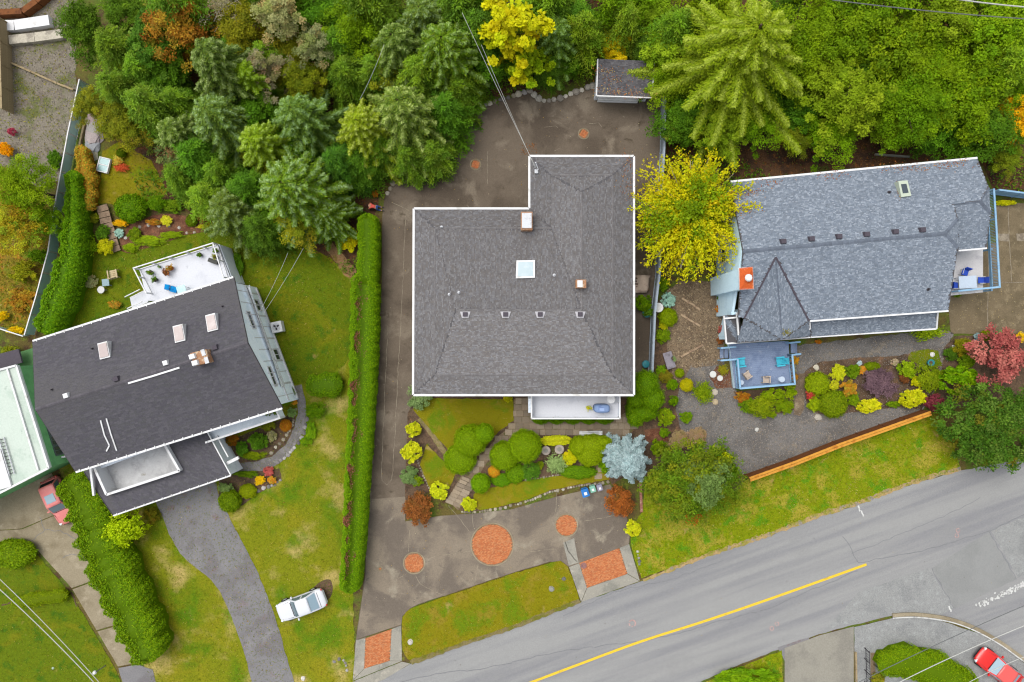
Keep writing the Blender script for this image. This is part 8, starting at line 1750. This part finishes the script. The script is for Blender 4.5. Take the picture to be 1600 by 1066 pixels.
# bed along the gravel
for lab, st_, pn, x, y, r, h, tn, ry in (('trimmed round lime shrub at the west end of the gravel bed', 'ball', 'clippedlime', 1278, 600, 18, 1.1, (.98, .95, 1.2), None), ('pale cream-yellow shrub, upper part of the gravel bed', 'leafy', 'lemon', 1309, 582, 14, .9, (.92, .95, 1.0), None), ('pale cream tuft below the cream-yellow shrub', 'leafy', 'lemon', 1304, 602, 9, .7, (.95, .92, 1.5), None), ('small scarlet shrub among the trimmed round shrubs', 'leafy', 'red', 1266, 616, 9, .7, (1.1, .5, .45), None), ('yellow-lime shrub below the scarlet shrub', 'leafy', 'lime', 1273, 632, 13, .8, (1.35, 1.15, .8), None), ('trimmed round dark olive shrub with a golden rim', 'ball', 'clipped', 1303, 631, 21, 1.2, (.85, .75, 1.2), None), ('orange-green shrub in the middle of the gravel bed', 'leafy', 'amber', 1326, 607, 15, .9, (.72, .68, .6), None), ('green shrub above the orange-green shrub', 'leafy', 'lime', 1332, 580, 13, .8, (.75, .8, .9), None), ('orange flower clump at the upper edge of the gravel bed', 'leafy', 'amber', 1346, 578, 9, .5, (1, .8, .8), None), ('olive green cushion near the white flowers', 'ball', 'clipped', 1363, 573, 12, .5, (.85, .75, .8), 7), ('spreading dark purple lace maple in the gravel bed', 'fine', 'plum', 1377, 600, 30, 1.0, (1, 1, 1), 26), ('yellow leafed shrub at the gravel side of the purple maple', 'leafy', 'lemon', 1356, 634, 21, .9, (1.0, .95, .8), 13), ('green shrub between the dark olive shrub and the purple maple', 'leafy', 'lime', 1334, 625, 11, .8, (.95, .95, .8), None),
                                         ('yellow-lime shrub just east of the purple maple', 'leafy', 'lime', 1417, 578, 16, .9, (1.15, 1.1, 1), None), ('dull reddish shrub in the nook east of the purple maple', 'leafy', 'russet', 1413, 592, 9, .7, (.9, .9, .9), None), ('mounded olive-lime shrub by the teal pot', 'fine', 'lime', 1452, 590, 23, 1.3, (1.05, .9, 1), None), ('golden yellow shrub between lime shrub and olive mound', 'leafy', 'yellow', 1433, 597, 10, .9, (1, 1, .8), None), ('yellow-lime shrub lowest in the gravel bed near the cedar fence', 'leafy', 'lemon', 1424, 622, 23, 1.1, (.88, .86, .6), 17), ('green ground cover tip between purple maple and gravel', 'leafy', 'lime', 1396, 632, 13, .4, (.8, .85, .8), 6), ('bright fresh green tree-like shrub with rounded leaf clusters', 'rosette', 'cedar', 1498, 594, 33, 2.6, (1.1, 1.1, 1.1), 26), ('wine red shrub at the east end of the cedar fence', 'leafy', 'wine', 1460, 630, 19, 1.2, (.85, .8, .8), 16), ('yellow-olive rounded shrub beside the red maple', 'fine', 'olive', 1504, 543, 16, 1.0, (1.15, 1.05, .6), None), ('dark green low shrub at the corner of the east drive', 'fine', 'deep', 1485, 553, 12, .6, (.8, .85, 1), None), ('green shrub under the red maple', 'leafy', 'lime', 1510, 564, 15, .9, (.7, .75, .8), None), ('small round olive ball at the edge of the east drive', 'ball', 'clippedlime', 1541, 524, 8, .6, (.95, .8, .9), None), ('grey-green tuft beside the olive ball at the east drive', 'leafy', 'sage', 1562, 522, 8, .4, (1, 1, 1), None), ('grey-blue tuft at the corner of the east drive bed', 'leafy', 'silver', 1527, 527, 7, .4, (.9, .9, .9), None), ('arching yellow-green grass clump under the porch gutter corner', 'spiky', 'lime', 1450, 517, 26, 1.0, (1.25, 1.1, .8), 17), ('yellow flowering strip along the blue panelled fence', 'leafy', 'yellow', 1572, 317, 20, .4, (1, 1, 1), 5), ('green tuft at the foot of the east deck', 'leafy', 'lime', 1496, 461, 8, .4, (.9, .95, .9), 4), ('white flower clump on the gravel bed rim', 'leafy', 'silver', 1343, 568, 5, .4, (1.5, 1.3, 1.3), None), ('small pale flower clump at the rim of the purple maple bed', 'leafy', 'dusty', 1398, 566, 7, .4, (1.5, 1.3, 1.5), None), ('terracotta flower clump under the porch gutter', 'leafy', 'autumn', 1279, 534, 6, .4, (1.4, 1, .8), 4)):
    S(st_, pn, x, y, r, h, lab, group=GR, tint=tn, ry=ry)
V, C, _ = clump_crown(94, 2.55, 2.3, .6, 3.2, 80, 75, .22, PAL['red'], .2, .18, .6, .5, .5, .9, .3); o = link('maple_shrub', quads_mesh('red_maple', V, C), M['leaf']); c = P(1562, 555, 2.2); o.location = (c.x, c.y, .03); o.color = (.84, .84, .84, 1); tag(o, 'coral red spreading maple above the large dark laurel', 'maple')
V, C, _ = clump_crown(95, 4.7, 3.7, .1, 4.0, 260, 95, .22, PAL['laurel'], .13, .2, .5, .6, .65, .8, .12); o = link('shrub', quads_mesh('laurel', V, C), M['leaf']); c = P(1548, 664, 2.2); o.location = (c.x, c.y, .03); o.color = (.85, .88, .85, 1); tag(o, 'large dark glossy laurel beside the road at the fence end', 'shrub')
# sloping lot
S('ball', 'cedar', 203, 325, 24, 1.3, 'square-clipped bright bush beside the plank steps', group=GL, ry=21, tint=(.85, .9, 1)); S('fine', 'cedar', 246, 318, 16, .9, 'smaller clipped bush next to the square-clipped bush', group=GL, tint=(.85, .9, .9), ry=14); S('leafy', 'lime', 268, 322, 20, .6, 'low green shrub sheltering under the firs by the clipped bushes', group=GL, tint=(.7, .75, .8), ry=12)
for lab, st_, pn, x, y, r, h, tn, ry in (('golden flower clump beside the plank steps', 'leafy', 'gold', 188, 349, 13, .5, (1, .9, .8), 7), ('chartreuse ground cover drift along the flower bed edge', 'fine', 'lime', 234, 376, 30, .35, (1.15, 1.08, .5), 9), ('chartreuse ground cover nearest the plank steps', 'fine', 'lime', 205, 387, 14, .35, (1.15, 1.08, .5), 8), ('chartreuse ground cover in the middle of the flower bed', 'fine', 'lime', 270, 367, 22, .35, (1.15, 1.08, .5), 6), ('yellow-lime strip at the fir end of the flower bed', 'fine', 'lemon', 330, 354, 24, .4, (.85, .8, .5), 6), ('dark green bun in the flower bed', 'ball', 'clipped', 299, 345, 9, .5, (.6, .6, .8), None), ('olive plant in the flower bed beside the chartreuse drift', 'leafy', 'lime', 210, 366, 12, .5, (.8, .75, .7), None), ('white-green plant near the plank steps', 'rosette', 'silver', 186, 364, 9, .4, (1.05, 1.15, .95), None), ('cream flower clump in the middle of the flower bed', 'leafy', 'lemon', 260, 345, 10, .4, (1, .95, 1.6), None), ('rust coloured plant drift in the flower bed', 'leafy', 'autumn', 240, 347, 14, .4, (1, .85, .8), 6), ('reddish plant drift at the fir end of the flower bed', 'leafy', 'russet', 322, 342, 18, .4, (1.2, 1, .9), 7),
                                         ('yellow-lime bush west of the plank steps', 'fine', 'lemon', 165, 386, 14, .9, (.92, .88, .5), None), ('bright green bush on the far west side of the plank steps', 'spiky', 'lime', 140, 384, 16, .9, (.95, 1, .8), None), ('dark green shrub against the plank steps', 'leafy', 'deep', 160, 364, 13, .8, (1, 1.05, 1), None), ('small olive shrub at the head of the plank steps', 'leafy', 'olive', 146, 340, 10, .6, (.9, 1, .7), None), ('orange-red flower clump beside the cold frame', 'spiky', 'red', 190, 262, 12, .4, (1.25, .8, .3), 7), ('cream grass tuft above the orange-red flowers', 'spiky', 'amber', 184, 250, 9, .4, (1, 1.15, 1.6), None), ('small dark ball shrub on the mossy upper lawn', 'ball', 'clipped', 189, 239, 7, .6, (.55, .55, .8), None),
                                         ('speckled plant by the blue-grey side table', 'leafy', 'dusty', 142, 440, 14, .5, (1, 1.1, .8), 11), ('yellow-brown shrub at the eave by the deck stairs', 'leafy', 'amber', 180, 476, 12, .5, (.7, .7, .7), 8), ('yellow bush between firs and long hedge', 'leafy', 'yellow', 544, 374, 17, 1.2, (1.1, 1.05, .8), 21), ('green bush at the north end of the long hedge', 'leafy', 'lime', 522, 368, 14, 1.0, (.65, .8, .7), 12), ('yellow flowered tuft near the bending gardener', 'leafy', 'lemon', 532, 352, 9, .5, (.8, .75, .6), None), ('orange shrub above the bending gardener', 'leafy', 'autumn', 586, 302, 6, .6, (1.1, .9, .7), None), ('green shrub behind the bending gardener', 'leafy', 'cedar', 570, 340, 10, .7, (.8, .9, .9), None),
                                         ('clipped dark green bush at the corner of the pale house', 'ball', 'clipped', 446, 618, 14, 1.1, (.72, .78, 1), 15), ('low square hedge block by the garden path, below the long block', 'fine', 'cedar', 492, 641, 18, .8, (.85, .85, .9), 13), ('bright green tufts beside the stone path edging', 'leafy', 'cedar', 486, 676, 9, .3, (1, 1, 1), 18), ('bright green tufts lower down the stone path edging', 'leafy', 'cedar', 478, 690, 10, .3, (.9, .9, 1), 8), ('dark green shrub in the bed within the curving path', 'leafy', 'deep', 402, 690, 16, 1.0, (1, 1.1, .9), None), ('blue-green shrub in the bed close to the entrance wall', 'leafy', 'deep', 378, 702, 12, .8, (1, 1.2, 1.2), None), ('orange grass bun inside the curving path', 'ball', 'autumn', 446, 665, 9, .5, (1.35, 1, .7), None), ('orange-brown shrub beside the entrance wall', 'leafy', 'autumn', 363, 688, 11, .6, (.9, .7, .5), None), ('yellow-green mound at the lower rim of the bed', 'fine', 'lime', 396, 712, 22, .5, (1.1, .95, .7), 7), ('olive shrub near the balcony in the bed', 'leafy', 'olive', 420, 665, 11, .5, (.9, .95, .9), None), ('pale flowered shrub in the middle of the bed', 'leafy', 'dusty', 424, 682, 10, .5, (1.2, 1.2, 1), None), ('small orange flower clump at the house corner bush', 'leafy', 'amber', 460, 628, 6, .4, (1.1, .9, .7), None), ('light green plant at the bed corner under the balcony end', 'leafy', 'sage', 456, 645, 8, .4, (1.1, 1.15, .9), None),
                                         ('rounded dark hedge ball at the asphalt driveway edge', 'ball', 'clipped', 358, 783, 17, 1.0, (.72, .72, 1), None), ('yellow-lime bun in the lower flower bed', 'ball', 'clippedlime', 387, 768, 13, .5, (.95, .85, .7), 11), ('flowering cream shrub at the garage corner', 'leafy', 'sage', 352, 762, 13, .8, (1, 1, .8), 9), ('coral flower clump in the lower flower bed', 'leafy', 'red', 420, 737, 9, .4, (1.1, .9, .9), None), ('yellow flower clump in the lower flower bed', 'leafy', 'gold', 406, 751, 9, .4, (1, 1, .8), None), ('orange flower tuft next to the coral clump', 'leafy', 'amber', 424, 750, 8, .4, (1, .85, .8), None), ('green shrub strip along the lower path edge', 'leafy', 'lime', 385, 741, 22, .5, (.75, .8, .8), 6), ('tall bright lime shrub in front of the garage wing', 'fine', 'lemon', 196, 826, 35, 3.2, (.76, .98, .5), 29), ('brownish shrub between lime shrub and asphalt drive', 'leafy', 'olive', 236, 806, 14, .8, (.85, .75, .7), None), ('orange bush at the edge of the gravel lot', 'leafy', 'gold', 9, 233, 12, 1.0, (1.05, .72, .6), None), ('magenta flowering bush in the west yard', 'leafy', 'red', 18, 206, 7, .7, (1.1, .6, 1.2), None), ('dark green bush leaning on the panel fence', 'leafy', 'deep', 86, 250, 13, 1.0, (1, 1.1, .9), 16),
                                         ('yellow-olive bush in the middle of the leafy lot', 'leafy', 'olive', 38, 425, 26, 1.2, (1.1, 1.1, .6), 18), ('brown-gold bush low in the leafy lot', 'leafy', 'autumn', 34, 468, 28, .9, (.75, .8, .6), 20), ('yellow bush by the corner of the panel fences', 'leafy', 'gold', 26, 517, 17, .8, (.95, 1, .8), 8), ('small yellow bush at the picture edge of the leafy lot', 'leafy', 'gold', 5, 494, 9, .7, (.95, 1, .8), None), ('green bush above the leafy lot by the orange tree', 'leafy', 'lime', 60, 400, 17, .9, (.7, .85, .7), 12), ('spiky olive plant in front of the flat roofed building', 'spiky', 'olive', 17, 549, 17, .9, (1.0, 1.1, .7), 10), ('yellow flowers at the dark porch roof', 'leafy', 'gold', 4, 558, 8, .6, (1, 1, .7), 5), ('clipped green hedge block at the edge of the neighbouring lawn', 'ball', 'clipped', 20, 866, 33, 1.3, (.85, .85, 1), 22), ('dark green shrub strip beside the deck wall of the pale house', 'leafy', 'deep', 372, 420, 10, .6, (1.05, 1.15, .8), 28)):
    S(st_, pn, x, y, r, h, lab, group=GL, tint=tn, ry=ry)
def hedge(label, path, wpx, h, dens, leaf, pn, seed, name='hedge', tint=(1, 1, 1), **kw):
    pts = [P(x, y, h * .75) for x, y in path]; s_ = (H - h) / F; w = [q * s_ for q in wpx] if hasattr(wpx, '__len__') else wpx * s_
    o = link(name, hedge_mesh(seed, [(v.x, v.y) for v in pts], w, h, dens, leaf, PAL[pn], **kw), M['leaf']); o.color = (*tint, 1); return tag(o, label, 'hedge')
hedge('clipped hedge block with a domed top beside the garden path', [(478, 604), (506, 602), (535, 600)], 36, 1.1, 260, .1, 'cedar', 3, tint=(.85, .85, 1))
hedge('very long clipped cedar hedge with a brown dead streak along its top', [(574, 334), (576, 380), (574, 430), (570, 440), (569, 520), (566, 600), (562, 680), (557, 760), (553, 840), (546, 926)], [30, 31, 31, 42, 42, 40, 38, 36, 34, 30], 2.3, 300, .1, 'cedar', 4, wob=.03, scal=.09, spacing=.8, gap=(6, 32, -.3, .36, PAL['brown']))
hedge('tall bushy hedge running down between the asphalt drive and concrete drive', [(110, 742), (128, 770), (142, 800), (158, 850), (178, 900), (202, 950), (224, 1000), (238, 1032)], [44, 60, 62, 66, 66, 62, 58, 44], 2.6, 240, .14, 'cedar', 6, wob=.1, scal=.1, spacing=1.3, tint=(1.05, .96, .9))
hedge('tall curved bamboo-like hedge behind the clear panel fence', [(116, 268), (117, 320), (115, 360), (112, 400), (101, 440), (86, 480), (70, 520)], [18, 22, 28, 34, 40, 40, 34], 2.4, 260, .17, 'cedar', 7, wob=.1, tint=(.82, .92, 1))
hedge('yellowing hedge row between rock outcrop and clear panel fence', [(126, 228), (132, 262), (134, 300), (128, 330)], [16, 24, 30, 24], 1.4, 260, .14, 'amber', 8, wob=.15, tint=(.72, .80, .7))
hedge('bright clipped corner hedge between the sidewalk and the red car', [(1372, 1042), (1420, 1034), (1470, 1052), (1520, 1090)], [36, 50, 60, 60], 1.4, 300, .1, 'cedar', 9, tint=(1.15, 1.0, .8)); S('leafy', 'cedar', 1168, 1062, 56, 1.0, 'green bush at the lower road edge beside the pale driveway', group='bushes at the lower road edge', ry=20, tint=(1, 1, .9)); S('leafy', 'olive', 1372, 1062, 12, .6, 'olive plants between the black gate and the corner hedge', group='bushes at the lower road edge')
hedge('clipped low hedge along the neighbouring lawn', [(18, 944), (60, 936), (106, 930)], 20, .7, 260, .1, 'clipped', 10, tint=(.9, .78, .9))
